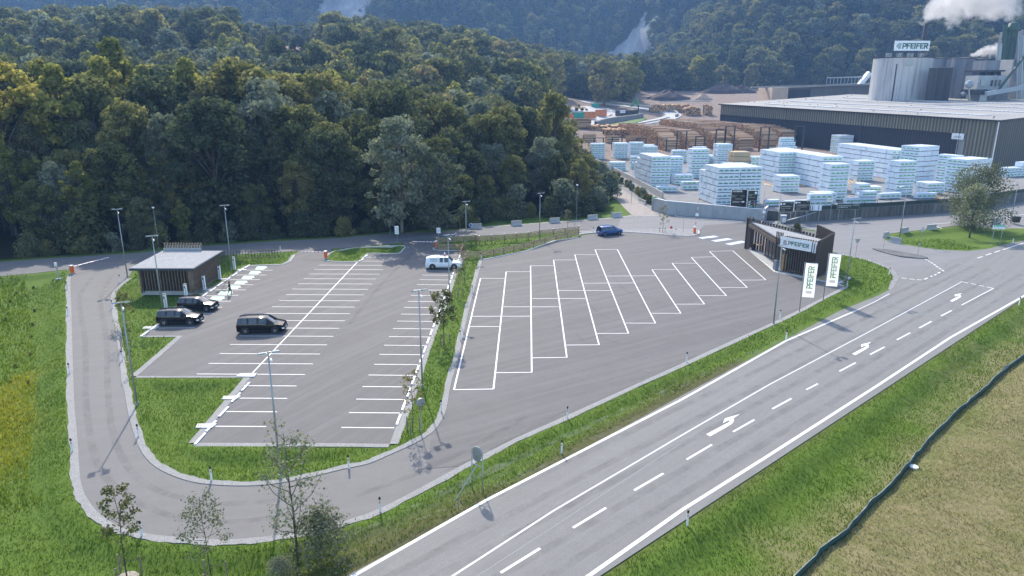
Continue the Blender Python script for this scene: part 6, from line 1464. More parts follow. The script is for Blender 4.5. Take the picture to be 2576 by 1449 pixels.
# ---------------------------------------------------------------- silos and plant
m,nt,b=new_mat('silo_concrete'); c=ramp(nt,noise(nt,mapping(nt,(.5,.5,.018)),1,7,.75),[(.28,(.12,.115,.11)),(.42,(.30,.295,.29)),(.55,(.50,.50,.50)),(.8,(.36,.33,.28))]); nt.links.new(c,b.inputs['Base Color']); b.inputs['Roughness'].default_value=.9; MT['silo_concrete']=m
m,nt,b=new_mat('silo_dark'); c=ramp(nt,noise(nt,mapping(nt,(.9,.9,.02)),1,6,.7),[(.3,(.025,.024,.023)),(.7,(.085,.08,.072))]); nt.links.new(c,b.inputs['Base Color']); b.inputs['Roughness'].default_value=.85; MT['silo_dark']=m
m,nt,b=new_mat('silo_metal'); c=ramp(nt,noise(nt,mapping(nt,(.3,.3,.03)),1,6,.7),[(.3,(.11,.12,.14)),(.7,(.24,.255,.28))]); nt.links.new(c,b.inputs['Base Color']); b.inputs['Roughness'].default_value=.5; b.inputs['Metallic'].default_value=.3; MT['silo_metal']=m
def silo(label,xc,rx,yt,Y,mat,rail=False,dome=True,name='silo',view='D'):
    R_=rx/FOC*Y*1.0; c=WY(view,xc,yt,Y+R_); R_=WY(view,xc+rx,yt,Y+R_)[0]-c[0]; t=thing(name,label,'silo',(c[0],Y+R_,0)); z=WY(view,xc,yt,Y)[2]
    MB().lathe([(R_,-2),(R_,z*.25),(R_,z*.5),(R_,z*.75),(R_,z)],n=56).build('shell',MT[mat],t,smooth_=True); MB().lathe([(R_*1.01,z-.3),(R_*1.01,z+.05),(R_*.97,z+.06),(0,z+(R_*.12 if dome else .1))],n=40).build('roof_cap',MT['silo_dark'],t)
    if rail:
        mb=MB(); n=40
        for k in (.6,1.2):
            for i in range(n): a0=2*PI*i/n;a1=2*PI*(i+1)/n; mb.bar((R_*math.cos(a0),R_*math.sin(a0),z+k),(R_*math.cos(a1),R_*math.sin(a1),z+k),.06,n=4,cap=False)
        for i in range(n): a0=2*PI*i/n; mb.bar((R_*math.cos(a0),R_*math.sin(a0),z),(R_*math.cos(a0),R_*math.sin(a0),z+1.2),.05,n=4,cap=False)
        mb.build('roof_railing',MT['dark_metal'],t)
    return t,R_,z
t,R_,z=silo('great round streaked concrete silo carrying the name board',2272,67,143,330,'silo_concrete',True,False)
MB().bar((-R_*.62,-R_*.80,0),(-R_*.62,-R_*.80,z-3),.25,n=6).build('downpipe',MT['dark_metal'],t); MB().box((-R_*.25,-R_*.985,z-2.4),(3,.2,2.6)).build('small_hatch',MT['galvanised'],t)
mb=MB(); 
for x in (-8,-3,2,7): MB().box((x,-2,z+1.2),(2.2,1.5,1.6)).build('roof_unit',MT['galvanised'],t)
a=WY('C',632,615,322);b_=WY('C',1160,615,322);c_=WY('C',632,765,322)
t=thing('roof_sign','large white name board standing on the great silo','sign',(a[0],a[1],c_[2])); L=b_[0]-a[0];H_=a[2]-c_[2]
MB().box((L/2,0,H_/2),(L,.4,H_)).build('sign_plate',MT['sign_white'],t)
mb=MB(); pfeifer(mb,(L*.225,-.22,H_*.22),(1,0,0),(0,0,1),L*.745,H_*.52,logo=False,st=.24); mb.build('lettering',MT['pf_green'],t)
mb=MB()
for i in range(6): zz0=H_*(.2+.1*i); w_=(.55,.75,.9,.9,.8,.6)[i]*L*.155; mb.quad((L*.19-w_,-.22,zz0),(L*.19,-.22,zz0),(L*.19,-.22,zz0+H_*.055),(L*.19-w_,-.22,zz0+H_*.055))
mb.build('emblem',MT['pf_green'],t)
mb=MB()
for i in range(9): mb.bar((L*i/8,0,0),(L*i/8,0,-2.6),.07,n=5); mb.bar((L*i/8,0,1),(L*i/8-.5,4,-2.6),.07,n=5)
mb.build('support_frame',MT['dark_metal'],t)
silo('slim dark silo, left of a trio beside the great silo',2350,11,171,322,'silo_dark'); silo('slim dark silo, middle of the trio',2369,11,170,322,'silo_dark'); silo('slim dark silo, right of the trio',2386,11,170,322,'silo_dark')
silo('grey metal silo with rounded top behind the dark trio, left',2368,20,146,360,'silo_metal'); silo('grey metal silo with rounded top behind the dark trio, right',2400,20,147,356,'silo_metal'); silo('wide grey metal silo right of the trio',2425,26,146,335,'silo_metal'); silo('grey metal silo left of the white cabin',2466,22,148,340,'silo_metal')
MB().bar((0,0,0),(0,0,1),1).build if 0 else None
a=WY('C',1070,600,380); b_=WY('C',1075,355,380); t=thing('chimney','dark slender chimney giving off a white plume','chimney',(a[0],380,0)); R_=WY('C',1103,400,380)[0]-b_[0]; MB().lathe([(R_*1.05,-2),(R_*.95,b_[2]),(R_*.8,b_[2]),(R_*.75,b_[2]-3)],n=20).build('stack',MT['silo_dark'],t); MB().bar((-R_-.3,-R_*.3,0),(-R_-.1,-R_*.3,b_[2]-.5),.3,n=6).build('ladder_pipe',MT['wood_grey'],t)
CHIM=(a[0],380,b_[2])
def ubox(mb,v_,x0,x1,y0,y1,Y,dep,mi=0):
    a=WY(v_,x0,y1,Y);b_=WY(v_,x1,y0,Y); mb.box(((a[0]+b_[0])/2,Y+dep/2,(a[2]+b_[2])/2),(b_[0]-a[0],dep,b_[2]-a[2]),mi=mi); return mb
t=thing('pellet_plant','pellet plant with white cabin, ducts and machinery towers','building',(0,0,0))
def P_(name,mat,*bx):
    mb=MB(); 
    for q in bx: ubox(mb,*q)
    return mb.build(name,MT[mat],t)
P_('support_tower','concrete_old',('D',2456,2540,222,300,318,10)); cb=P_('cabin','shed_pale' if 'shed_pale' in MT else 'panel_concrete',('D',2456,2538,190,226,316,9)); 
for x in (2492,2502,2512): ubox(MB(),'D',x,x+7,201,217,315.6,.2).build('window',MT['window_glass'],cb)
ubox(MB(),'D',2466,2481,201,217,315.6,.2).build('panel',MT['galvanised'],cb)
P_('machine_house','silo_metal',('D',2478,2518,152,177,318,9)); P_('machine_deck','dark_metal',('D',2470,2530,176,180,316,12),('D',2480,2484,180,190,318,2),('D',2500,2504,180,190,318,2),('D',2515,2519,180,190,318,2),('D',2486,2514,181,188,320,6))
P_('dark_hopper','dark_metal',('D',2446,2486,225,238,312,8)); P_('hopper_body','galvanised',('D',2462,2484,238,262,312,7))
P_('process_tower','concrete',('D',2532,2552,135,262,326,9),('D',2552,2640,150,300,330,20)); P_('clad_tower','silo_metal',('D',2562,2640,74,150,330,16))
for i,(x0,y0,x1,y1,Y,r,mt) in enumerate(((2530,62,2521,150,320,.9,'crane_dark'),(2541,70,2527,150,321,1.1,'crane_dark'),(2550,72,2538,150,321,1.3,'crane_dark'),(2556,70,2545,150,322,1.1,'crane_dark'),(2562,100,2556,262,318,.5,'galvanised'),(2568,90,2562,262,318,.45,'blue_grey_trim'),(2573,90,2567,262,318,.5,'galvanised'),(2516,110,2512,150,319,.9,'galvanised'))):
    simple('crane_dark',(.03,.075,.045),.6,0,.2,.5); p=WY('D',x0,y0,Y);q=WY('D',x1,y1,Y); MB().bar(p,q,r,n=8).build('riser_pipe',MT[mt],t)
p=WY('D',2548,68,321); MB().lathe([(0,2.2),(1.6,1.6),(2.6,0),(2.6,-1.5)],tuple(p),12).build('elevator_head',MT['crane_dark'],t); mb=MB(); mb.beam(tuple(WY('D',2532,74,320)),tuple(WY('D',2566,76,320)),1.2,.8); mb.beam(tuple(WY('D',2520,98,320)),tuple(WY('D',2550,98,320)),.8,.4); mb.build('walkway',MT['dark_metal'],t)
mb=MB(); mb.beam(tuple(WY('D',2480,236,308)),tuple(WY('D',2600,215,308)),1.6,1.8); mb.build('conveyor',MT['blue_grey_trim'],t); mb=MB(); mb.beam(tuple(WY('D',2512,226,312)),tuple(WY('D',2580,138,312)),.7,.8); mb.build('slanting_pipe',MT['crane_dark'],t)
p=WY('D',2438,212,312); MB().lathe([(0,1.7),(1.2,1.3),(1.7,0),(1.2,-1.3),(0,-1.7)],tuple(p),14).build('ball_tank',MT['galvanised'],t); p2=WY('D',2438,262,312); MB().bar(tuple(p),tuple(p2),.35,n=6).build('tank_stand',MT['galvanised'],t)
p=WY('D',2423,236,312); MB().lathe([(0,1.2),(1.2,0),(0,-1.2)],tuple(p),12).build('fan_unit',MT['galvanised'],t)
# ---------------------------------------------------------------- black site signs
def board(label,Y,P4,mat='sign_dark',name='site_sign',posts=2,zb=0):
    """P4: image corners top-left, top-right, bottom-right, bottom-left on a plane standing at distance Y"""
    v_,c=P4[0],P4[1:]; tl=Vector(WY(v_,*c[0],Y));tr=Vector(WY(v_,*c[1],Y));bl=Vector(WY(v_,*c[3],Y)); L=tr.x-tl.x; H=((tl.z-bl.z)+(tr.z-WY(v_,*c[2],Y)[2]))/2
    t=thing(name,label,'sign',(tl.x,Y,0)); zt=(tl.z+tr.z)/2
    pl=MB().box((L/2,0,zt-H/2),(L,.12,H)).build('sign_plate',MT[mat],t)
    MB().box((L/2,.02,zt-H/2),(L+.12,.08,H+.12)).build('sign_border',MT['sign_white' if mat=='sign_dark' else 'galvanised'],t)
    for k in ((.12,.88) if posts==2 else (.5,)): MB().bar((L*k,.12,-.3),(L*k,.12,zt-.1),.07,n=6).build('post',MT['galvanised'],t)
    def at(x,z): return (x*L,-.075,zt-H+z*H)
    return t,pl,L,H,at
UX=(1,0,0);UZ=(0,0,1)
t,pl,L,H,at=board('large black name sign with entrance arrow behind the pale wall',136.6,('W',(1665,525),(1940,550),(1915,860),(1645,845)))
mb=MB(); pfeifer(mb,at(.06,.87),UX,UZ,L*.64,H*.08,logo=True,st=.24); put_text(mb,'Sägewerk',at(.04,.64),UX,UZ,L*.3,H*.035); put_text(mb,'Sawmill',at(.04,.58),UX,UZ,L*.2,H*.025); put_text(mb,'CLT-Werk',at(.62,.64),UX,UZ,L*.3,H*.035); put_text(mb,'Loading Gate',at(.62,.58),UX,UZ,L*.26,H*.025)
put_text(mb,'EINFAHRT',at(.12,.27),UX,UZ,L*.48,H*.065); mb.quad(at(.66,.28),at(.78,.28),at(.78,.33),at(.66,.33)); mb.add([at(.78,.24),at(.92,.305),at(.78,.37)],[(0,1,2)]); mb.build('lettering',MT['sign_text'],pl)
mb=MB(); pfeifer(mb,at(.26,.44),UX,UZ,L*.5,H*.06,logo=False,st=.2); mb.build('faint_lettering',MT['galvanised'],pl)
t,pl,L,H,at=board('narrow black sign with coloured discs right of the large one',135.4,('W',(1965,550),(2135,560),(2105,875),(1940,860)))
mb=MB(); 
for y in (.78,.42,.28,.16): mb.quad(at(.04,y),at(.92,y),at(.92,y+.006),at(.04,y+.006))
mb.bar(tuple(Vector(at(.8,.88))+Vector((0,.02,0))),at(.8,.88),L*.13,n=18); put_text(mb,'LKW',at(.1,.7),UX,UZ,L*.28,H*.045); put_text(mb,'Anlieferung',at(.1,.6),UX,UZ,L*.62,H*.035)
for y in (.34,.21,.09): mb.quad(at(.08,y-.015),at(.34,y-.015),at(.30,y+.035),at(.12,y+.035))
mb.build('lettering',MT['sign_text'],pl)
for mt,x,y in (('sign_blue',.76,.35),('orange_paint',.76,.22),('sign_teal',.46,.09),('sign_teal',.8,.09)):
    q=Vector(at(x,y)); MB().bar(tuple(q+Vector((0,.03,0))),tuple(q-Vector((0,.004,0))),L*.09,n=16).build('colour_disc',MT[mt],pl)
t,pl,L,H,at=board('black sign with truck symbols, left of a pair on the ramp',130.5,('A',(2390,915),(2548,898),(2546,1010),(2386,1026)))
mb=MB(); q=Vector(at(.09,.8)); mb.bar(tuple(q+Vector((0,.02,0))),tuple(q),H*.11,n=16); mb.quad(at(.22,.75),at(.4,.75),at(.38,.87),at(.22,.87)); put_text(mb,'Anmeldung Beladen 1',at(.1,.5),UX,UZ,L*.8,H*.12); put_text(mb,'Registration loading 1',at(.1,.34),UX,UZ,L*.7,H*.08); put_text(mb,'Anlieferung',at(.1,.14),UX,UZ,L*.3,H*.08); put_text(mb,'PFEIFER',at(.76,.88),UX,UZ,L*.2,H*.05); mb.build('lettering',MT['sign_text'],pl)
t,pl,L,H,at=board('black sign with truck symbols, right of a pair on the ramp',131.5,('B',(-15,898),(158,882),(152,1000),(-20,1012)))
mb=MB(); q=Vector(at(.09,.8)); mb.bar(tuple(q+Vector((0,.02,0))),tuple(q),H*.11,n=16); mb.quad(at(.2,.76),at(.36,.76),at(.34,.86),at(.2,.86)); put_text(mb,'Anmeldung Entladen 2, 3',at(.1,.5),UX,UZ,L*.82,H*.12); put_text(mb,'Registration unloading 2, 3',at(.1,.34),UX,UZ,L*.7,H*.08); put_text(mb,'Einfahrt',at(.1,.14),UX,UZ,L*.3,H*.08); put_text(mb,'PFEIFER',at(.76,.88),UX,UZ,L*.2,H*.05); mb.build('lettering',MT['sign_text'],pl)
t,pl,L,H,at=board('white board with pictograms beside the black sign pair',133,('B',(165,940),(287,936),(284,1000),(163,1004)),'sign_white')
mb=MB()
for i in range(4):
    for j in range(2): q=Vector(at(.14+.6*j,.2+.2*i)); mb.bar(tuple(q+Vector((0,.02,0))),tuple(q),.11,n=12); mb.quad(at(.26+.6*j-.0,.17+.2*i),at(.38+.55*j,.17+.2*i),at(.38+.55*j,.22+.2*i),at(.26+.6*j,.22+.2*i)) if j==0 else None
mb.build('pictograms',MT['sign_blue'],pl)
t,pl,L,H,at=board('small white name sign above the white board',134,('B',(345,855),(418,866),(414,912),(343,900)),'sign_white'); mb=MB(); put_text(mb,'PFEIFER',at(.12,.5),UX,UZ,L*.76,H*.25); put_text(mb,'Brixlegg',at(.2,.2),UX,UZ,L*.5,H*.15); mb.build('lettering',MT['pf_green'],pl)
t,pl,L,H,at=board('long dark green welcome banner on the yard fence',133.6,('B',(466,938),(714,919),(712,976),(468,998)),'box_dgreen' if 0 else 'net_dark',name='banner')
mb=MB(); put_text(mb,'Herzlich willkommen bei',at(.05,.55),UX,UZ,L*.58,H*.24); put_text(mb,'der Pfeifer Group',at(.05,.2),UX,UZ,L*.42,H*.24); put_text(mb,'PFEIFER',at(.72,.7),UX,UZ,L*.24,H*.16); mb.build('lettering',MT['sign_text'],pl)
# notice on pale wall
p=W('W',2080,1090); MB().box((0,0,0),(.55,.05,.8)).build('wall_notice',MT['sign_teal'],loc=(p[0]-.05,p[1]-.25,1.4),label='small teal notice on the pale wall below the narrow black sign',cat='notice')
p=W('W',265,905); t=thing('gate_post','grey steel gate post with green lamp at the left end of the pale wall','gate post',(p[0]-.4,p[1],0)); MB().box((0,0,1.3),(.5,.4,2.7)).build('post',MT['galvanised'],t); MB().lathe([(0,.5),(.35,.3),(.35,-.3),(0,-.5)],(.3,-.1,2.5),10).build('lamp',MT['crane_green'],t)
# white shed in the forest, distant house
a=WY('E',-50,0,400)
def house(label,v_,x0,x1,yb,yt,Y,roofm,wallm,dep=9):
    a=WY(v_,x0,yb,Y);b_=WY(v_,x1,yb,Y); L=b_[0]-a[0]; h=WY(v_,x0,yt,Y)[2]-a[2]; t=thing('house',label,'house',(a[0],Y,a[2])); MB().box((L/2,dep/2,h*.32),(L,dep,h*.75)).build('wall',MT[wallm],t)
    mb=MB(); mb.add([(-.8,-.8,h*.68),(L+.8,-.8,h*.68),(L+.8,dep+.8,h*.68),(-.8,dep+.8,h*.68),(-.8,dep/2,h),(L+.8,dep/2,h)],[(0,1,5,4),(2,3,4,5),(0,4,3),(1,2,5),(0,3,2,1)]); mb.build('roof',MT[roofm],t)
    k=max(2,int(L/4))
    for i in range(k): 
        w_=MB().box((L*(i+.5)/k,-.03,h*.38),(1.1,.1,1.3)).build('window',MT['window_glass'],t)
    return t
simple('roof_red',(.22,.07,.05),.8); simple('house_white',(.7,.69,.66),.8); simple('house_wood',(.16,.09,.06),.8)
house('white house with dark red roof half hidden behind the tall dark spruce','00',2015,2260,460,345,440,'roof_red','house_white',12)
house('low white building with flat bright roof deep in the forest','D',1312,1342,245,234,330,'sign_white','blue_grey_trim',8)
# ================================================================ vegetation
def leaf_mat(name,stops,trans=.35,tc=None):
    m=bpy.data.materials.new(name); m.use_nodes=True; nt=m.node_tree; nt.nodes.remove(nt.nodes['Principled BSDF']); out=nt.nodes['Material Output']
    at=nt.nodes.new('ShaderNodeAttribute'); at.attribute_name='tone'; oi=nt.nodes.new('ShaderNodeObjectInfo')
    ad=node(nt,'ShaderNodeMath',operation='MULTIPLY_ADD'); nt.links.new(oi.outputs['Random'],ad.inputs[0]); ad.inputs[1].default_value=.62; 
    sb=node(nt,'ShaderNodeMath',operation='MULTIPLY_ADD'); nt.links.new(at.outputs['Fac'],sb.inputs[0]); sb.inputs[1].default_value=.7; sb.inputs[2].default_value=-.14
    nt.links.new(sb.outputs[0],ad.inputs[2])
    c=ramp(nt,ad.outputs[0],stops)
    d=nt.nodes.new('ShaderNodeBsdfDiffuse'); t=nt.nodes.new('ShaderNodeBsdfTranslucent'); mx=nt.nodes.new('ShaderNodeMixShader'); mx.inputs[0].default_value=trans
    nt.links.new(c,d.inputs['Color']); nt.links.new(mix(nt,1,c,(1.05,1.12,.85),'MULTIPLY'),t.inputs['Color']); nt.links.new(d.outputs[0],mx.inputs[1]); nt.links.new(t.outputs[0],mx.inputs[2]); nt.links.new(mx.outputs[0],out.inputs['Surface'])
    MT[name]=m; return m
leaf_mat('leaf_olive',[(0,(0.081,0.093,0.040)),(.35,(0.146,0.155,0.061)),(.7,(0.233,0.222,0.086)),(1,(0.349,0.296,0.122))],.42)
leaf_mat('leaf_dark',[(0,(0.052,0.068,0.040)),(.4,(0.095,0.114,0.061)),(.75,(0.153,0.161,0.079)),(1,(0.233,0.216,0.108))],.4)
leaf_mat('leaf_bright',[(0,(0.112,0.131,0.039)),(.4,(0.211,0.219,0.062)),(.75,(0.323,0.309,0.089)),(1,(0.476,0.392,0.110))],.45)
leaf_mat('leaf_silver',[(0,(0.094,0.110,0.072)),(.4,(0.160,0.182,0.121)),(.75,(0.231,0.253,0.182)),(1,(0.308,0.319,0.242))],.38)
leaf_mat('leaf_brown',[(0,(0.091,0.091,0.049)),(.4,(0.163,0.150,0.078)),(.75,(0.240,0.208,0.104)),(1,(0.338,0.273,0.130))],.4)
leaf_mat('needle_dark',[(0,(0.029,0.049,0.031)),(.5,(0.052,0.081,0.047)),(1,(0.091,0.117,0.058))],.15)
simple('trunk_bark',(.085,.07,.055),.9,0,.3,2); simple('trunk_pale',(.22,.2,.17),.9,0,.3,2)
def leaves(C,R,n,size,rg,up=.3,flat=.85,out=.75):
    """C clump centres (k,3), R radii (k,) -> quads, tone"""
    k=len(C); w_=R**2; idx=rg.choice(k,n,p=w_/w_.sum()); d=rg.normal(size=(n,3)); d/=np.linalg.norm(d,axis=1)[:,None]
    rad=R[idx]*(.25+1.05*rg.random(n)**.7); P=C[idx]+d*rad[:,None]*np.array([1,1,flat])
    nn=d*out+rg.normal(size=(n,3))*.55+np.array([0,0,up]); nn/=np.linalg.norm(nn,axis=1)[:,None]
    a=np.cross(nn,rg.normal(size=(n,3))); a/=np.linalg.norm(a,axis=1)[:,None]; b_=np.cross(nn,a); s=size*(.55+.9*rg.random(n))[:,None]*.5
    v=np.stack([P-a*s-b_*s*.75,P+a*s-b_*s*.6,P+a*s*.8+b_*s*.75,P-a*s*.9+b_*s*.6],1)
    ct=rg.random(k)[idx]; tone=np.clip(.45*ct+.5*rg.random(n)+.5*(rg.random(n)<.07),0,1); return v.reshape(-1,3),np.repeat(tone,4)
def mesh_np(name,v,quads,mats,tone=None,mi=None,k=4):
    me=bpy.data.meshes.new(name); me.vertices.add(len(v)); me.vertices.foreach_set('co',np.asarray(v,np.float32).ravel()); nq=len(quads)
    me.loops.add(nq*k); me.loops.foreach_set('vertex_index',np.asarray(quads,np.int32).ravel()); me.polygons.add(nq); me.polygons.foreach_set('loop_start',np.arange(0,nq*k,k,dtype=np.int32)); me.polygons.foreach_set('loop_total',np.full(nq,k,np.int32))
    for m_ in mats: me.materials.append(m_)
    if mi is not None: me.polygons.foreach_set('material_index',np.asarray(mi,np.int32))
    if tone is not None:
        a=me.attributes.new('tone','FLOAT','POINT'); a.data.foreach_set('value',np.asarray(tone,np.float32))
    me.update(); return me
ENV={'round':lambda h:np.sqrt(np.clip(1-((h-.48)/.56)**2,0,1)),'tall':lambda h:np.clip(np.sin(np.clip(h*1.08,0,1)*PI)**.55,0.05,1)*(.62+.38*h),'cone':lambda h:(1.02-h)**.9,'column':lambda h:np.clip(1-((h-.45)/.6)**4,.05,1)*.9,'bush':lambda h:np.sqrt(np.clip(1-(h*.98)**2,0,1))}
def proto(sp,H,Wd,z0,nclump,nleaf,size,seed,mat,bark='trunk_bark',cr=.2,limbs=10,flat=.8,trunk_r=None,airy=0):
    rg=np.random.default_rng(seed); rd=random.Random(seed); e=ENV[sp]
    hh=rg.random(nclump)**(.8 if sp!='cone' else 1.25); ang=rg.random(nclump)*2*PI; rr_=np.sqrt(rg.random(nclump))*(.9 if sp!='cone' else .8)
    rr_=np.maximum(rr_,rg.random(nclump)*.9)
    wob=1+.22*np.sin(ang*2+seed)+.12*np.sin(ang*3+seed*2)
    er=e(hh)*Wd/2*wob; R=cr*Wd*.5*(.6+.8*rg.random(nclump)); 
    if sp=='cone': R=np.maximum(.35,er*.42)
    rad=np.maximum(0,er-R*.7)*rr_
    C=np.stack([rad*np.cos(ang),rad*np.sin(ang),z0+hh*(H-z0)-R*.5],1)
    v,t=leaves(C,R,nleaf,size,rg,flat=(.38 if sp=='cone' else flat))
    crown=mesh_np('crown',v,np.arange(len(v)).reshape(-1,4),[MT[mat]],t)
    mb=MB(); tr=trunk_r or H*.013+.05; pts=[(0,0,-.4)];x=y=0
    for i in range(1,7): x+=rd.uniform(-.12,.12)*H*.03;y+=rd.uniform(-.12,.12)*H*.03; pts.append((x,y,H*.88*i/6))
    mb.tube(pts,[tr*(1-.14*i) for i in range(7)],7)
    if limbs:
        for j in rg.choice(nclump,min(limbs,nclump),replace=False):
            c=C[j]; zb=max(z0*.7,c[2]*.55); k=zb/(H*.88)*6; i=int(min(5,k)); f=k-i; b0=[pts[i][q]+(pts[i+1][q]-pts[i][q])*f for q in range(3)]
            md=[(b0[q]+c[q])/2 for q in range(3)]; md[2]+=.4; mb.tube([b0,md,tuple(c)],[tr*.42,tr*.28,tr*.1],5)
    trunk=mb.data('trunk',MT[bark],True)
    return trunk,crown,H
SPEC={}
def addp(key,*a,**k): SPEC.setdefault(key,[]).append(proto(*a,**k))
for s_ in (0,1,2):
    addp('olive','round',20,13.5,2.6,115,12000,.44,10+s_,'leaf_olive',cr=.15,limbs=26)
    addp('dark','round',19,14.5,2.0,120,12000,.44,20+s_,'leaf_dark',cr=.15,limbs=24)
    addp('bright','tall',24,14,5.5,95,8200,.44,30+s_,'leaf_bright',cr=.125,limbs=44)
    addp('silver','round',19,13,1.5,120,11500,.36,40+s_,'leaf_silver',cr=.14,limbs=30,bark='trunk_pale')
for s_ in (0,1):
    addp('brown','tall',20,12,4,90,6500,.38,50+s_,'leaf_brown',cr=.12,limbs=46)
    addp('spruce','cone',26,9.5,1.0,120,8500,.5,60+s_,'needle_dark',limbs=0,trunk_r=.28)
    addp('shrub','bush',4.2,5.5,.1,26,3000,.30,70+s_,'leaf_dark',cr=.34,limbs=6,trunk_r=.08); addp('shrub2','bush',4.2,5.5,.1,26,3000,.30,75+s_,'leaf_olive',cr=.34,limbs=6,trunk_r=.08)
    addp('shrub3','bush',3.6,4.5,.1,22,2400,.28,78+s_,'leaf_silver',cr=.34,limbs=6,trunk_r=.08)
# -------- placement of the wood
LOOK={'olive':('olive green broadleaf tree','broadleaf_tree'),'dark':('dark green broadleaf tree','broadleaf_tree'),'bright':('yellow-green airy tree with visible limbs','broadleaf_tree'),'silver':('silvery grey willow-like tree','willow_tree'),'brown':('thin brownish half-bare tree','broadleaf_tree'),'spruce':('dark conical spruce','spruce_tree'),'shrub':('dark leafy shrub','shrub'),'shrub2':('olive leafy shrub','shrub'),'shrub3':('greyish leafy shrub','shrub')}
def tree(key,x,y,z,h,label,cat='tree',group=None,rz=None,wk=1.0,vi=None,R_=random):
    tr,cr_,H=SPEC[key][R_.randrange(len(SPEC[key])) if vi is None else vi]; k=h/H
    t=thing(LOOK[key][1] if key in LOOK else key,label,cat,(x,y,z),R_.uniform(0,2*PI) if rz is None else rz,group); t.scale=(k*wk,k*wk,k)
    for me_,nm in ((tr,'trunk'),(cr_,'crown')):
        o=bpy.data.objects.new(nm,me_); COL.objects.link(o); o.parent=t
    return t
def fz(x,y): return float(far_h(np.array([float(x)]),np.array([float(y)]))[0])
R3=random.Random(77); simple('wood_brown',(.1,.08,.06))
FF=np.array([(p[0],p[1]) for p in forest_front])
def in_wood(X,Y): return inside(forest_zone,X,Y)
pts=[]
def scatter(y0,y1,sp,jit=.42):
    y=y0
    while y<y1:
        xm=.80*y+25; x=-xm
        while x<xm:
            pts.append((x+R3.uniform(-jit,jit)*sp*1.4,y+R3.uniform(-jit,jit)*sp*1.4)); x+=sp
        y+=sp
scatter(100,200,6.6); scatter(200,480,8.8); scatter(480,900,10.0); scatter(900,1330,11.5)
P_=np.array(pts); ok=in_wood(P_[:,0],P_[:,1])
df=dist(forest_front,P_[:,0],P_[:,1],False)
# clearing with the white house, rocky scars and yard stay open
hc=WY('00',2130,460,440); clr=(np.abs(P_[:,0]-hc[0]*P_[:,1]/440+2)<11)&(P_[:,1]>374)&(P_[:,1]<455)
for (q,rx,ry) in SCARS: ok&=~((np.hypot((P_[:,0]-q[0])/rx,(P_[:,1]-q[1]-8)/ry)+.25*vnoise(P_[:,0],P_[:,1],16,31)*2)<1)
ok&=~clr; ok&=~((np.abs(P_[:,0]-14)<12)&(P_[:,1]>262)&(P_[:,1]<345)&(P_[:,0]>10)) 
sec=(P_[:,0]/P_[:,1]>-.375)&(P_[:,0]/P_[:,1]<-.25)&(P_[:,1]>330)&(P_[:,1]<700); ok&=~(sec&(np.random.default_rng(5).random(len(P_))<.55))
P_=P_[ok];df=df[ok]; Z_=far_h(P_[:,0],P_[:,1]); order=np.argsort(P_[:,1]+.15*np.abs(P_[:,0]))
cl=vnoise(P_[:,0],P_[:,1],28,41); cl2=vnoise(P_[:,0],P_[:,1],16,42)
def place_of(x,y):
    px=1288+FOC*x/(y/_c) 
    if px<180: a='behind the left meadow'
    elif px<470: a='behind the slatted hut'
    elif px<760: a='above the charging bays'
    elif px<960: a='above the small grass island'
    elif px<1180: a='behind the white pickup'
    elif px<1400: a='behind the concrete barriers'
    else: a='beside the brown track'
    return a
ind=[];rest=[]
for i in order:
    x,y=P_[i]; d=df[i]; z=Z_[i]; r=R3.random()
    if y<250:
        hm=float(np.interp(x,[-90,-60,-35,-12,8,25],[28,27,24,20,17,14])); h=hm*R3.choice([R3.uniform(.6,.85),R3.uniform(.85,1.12),R3.uniform(.9,1.15)])
        h=min(h,4.5+.84*d*R3.uniform(.85,1.25)+ (1.5 if r<.3 else 0))
        left=x<-45
        if cl2[i]>.27 and x>-60: key='silver'
        elif cl[i]>.22 and left: key='bright'
        else: key=('bright' if r<.22 and left else 'olive' if r<.40 else 'dark' if r<.60 else 'silver' if r<.74 else 'brown' if r<.92 else 'spruce' if r<.95 else 'olive')
        if h<7: key=R3.choice(['shrub','shrub2','shrub2','shrub3'])
    else:
        h=R3.choice([R3.uniform(12,17),R3.uniform(18,29)])*(1.0 if y<560 else .95)*(.62 if -.375<x/y<-.25 and 330<y<700 else 1); 
        if y>560 and x>120: key='olive' if r<.42 else 'dark' if r<.8 else 'spruce' if r<.92 else 'silver'
        elif y>860: key='dark' if r<.40 else 'spruce' if r<.72 else 'olive' if r<.95 else 'bright'
        elif cl2[i]>.24: key='silver'; h*=.85
        else: key='olive' if r<.38 else 'dark' if r<.72 else 'silver' if r<.78 else 'bright' if r<.88 else 'spruce' if r<.93 else 'brown'
    (ind if len(ind)<255 and y<250 else rest).append((key,x,y,z,h,d))
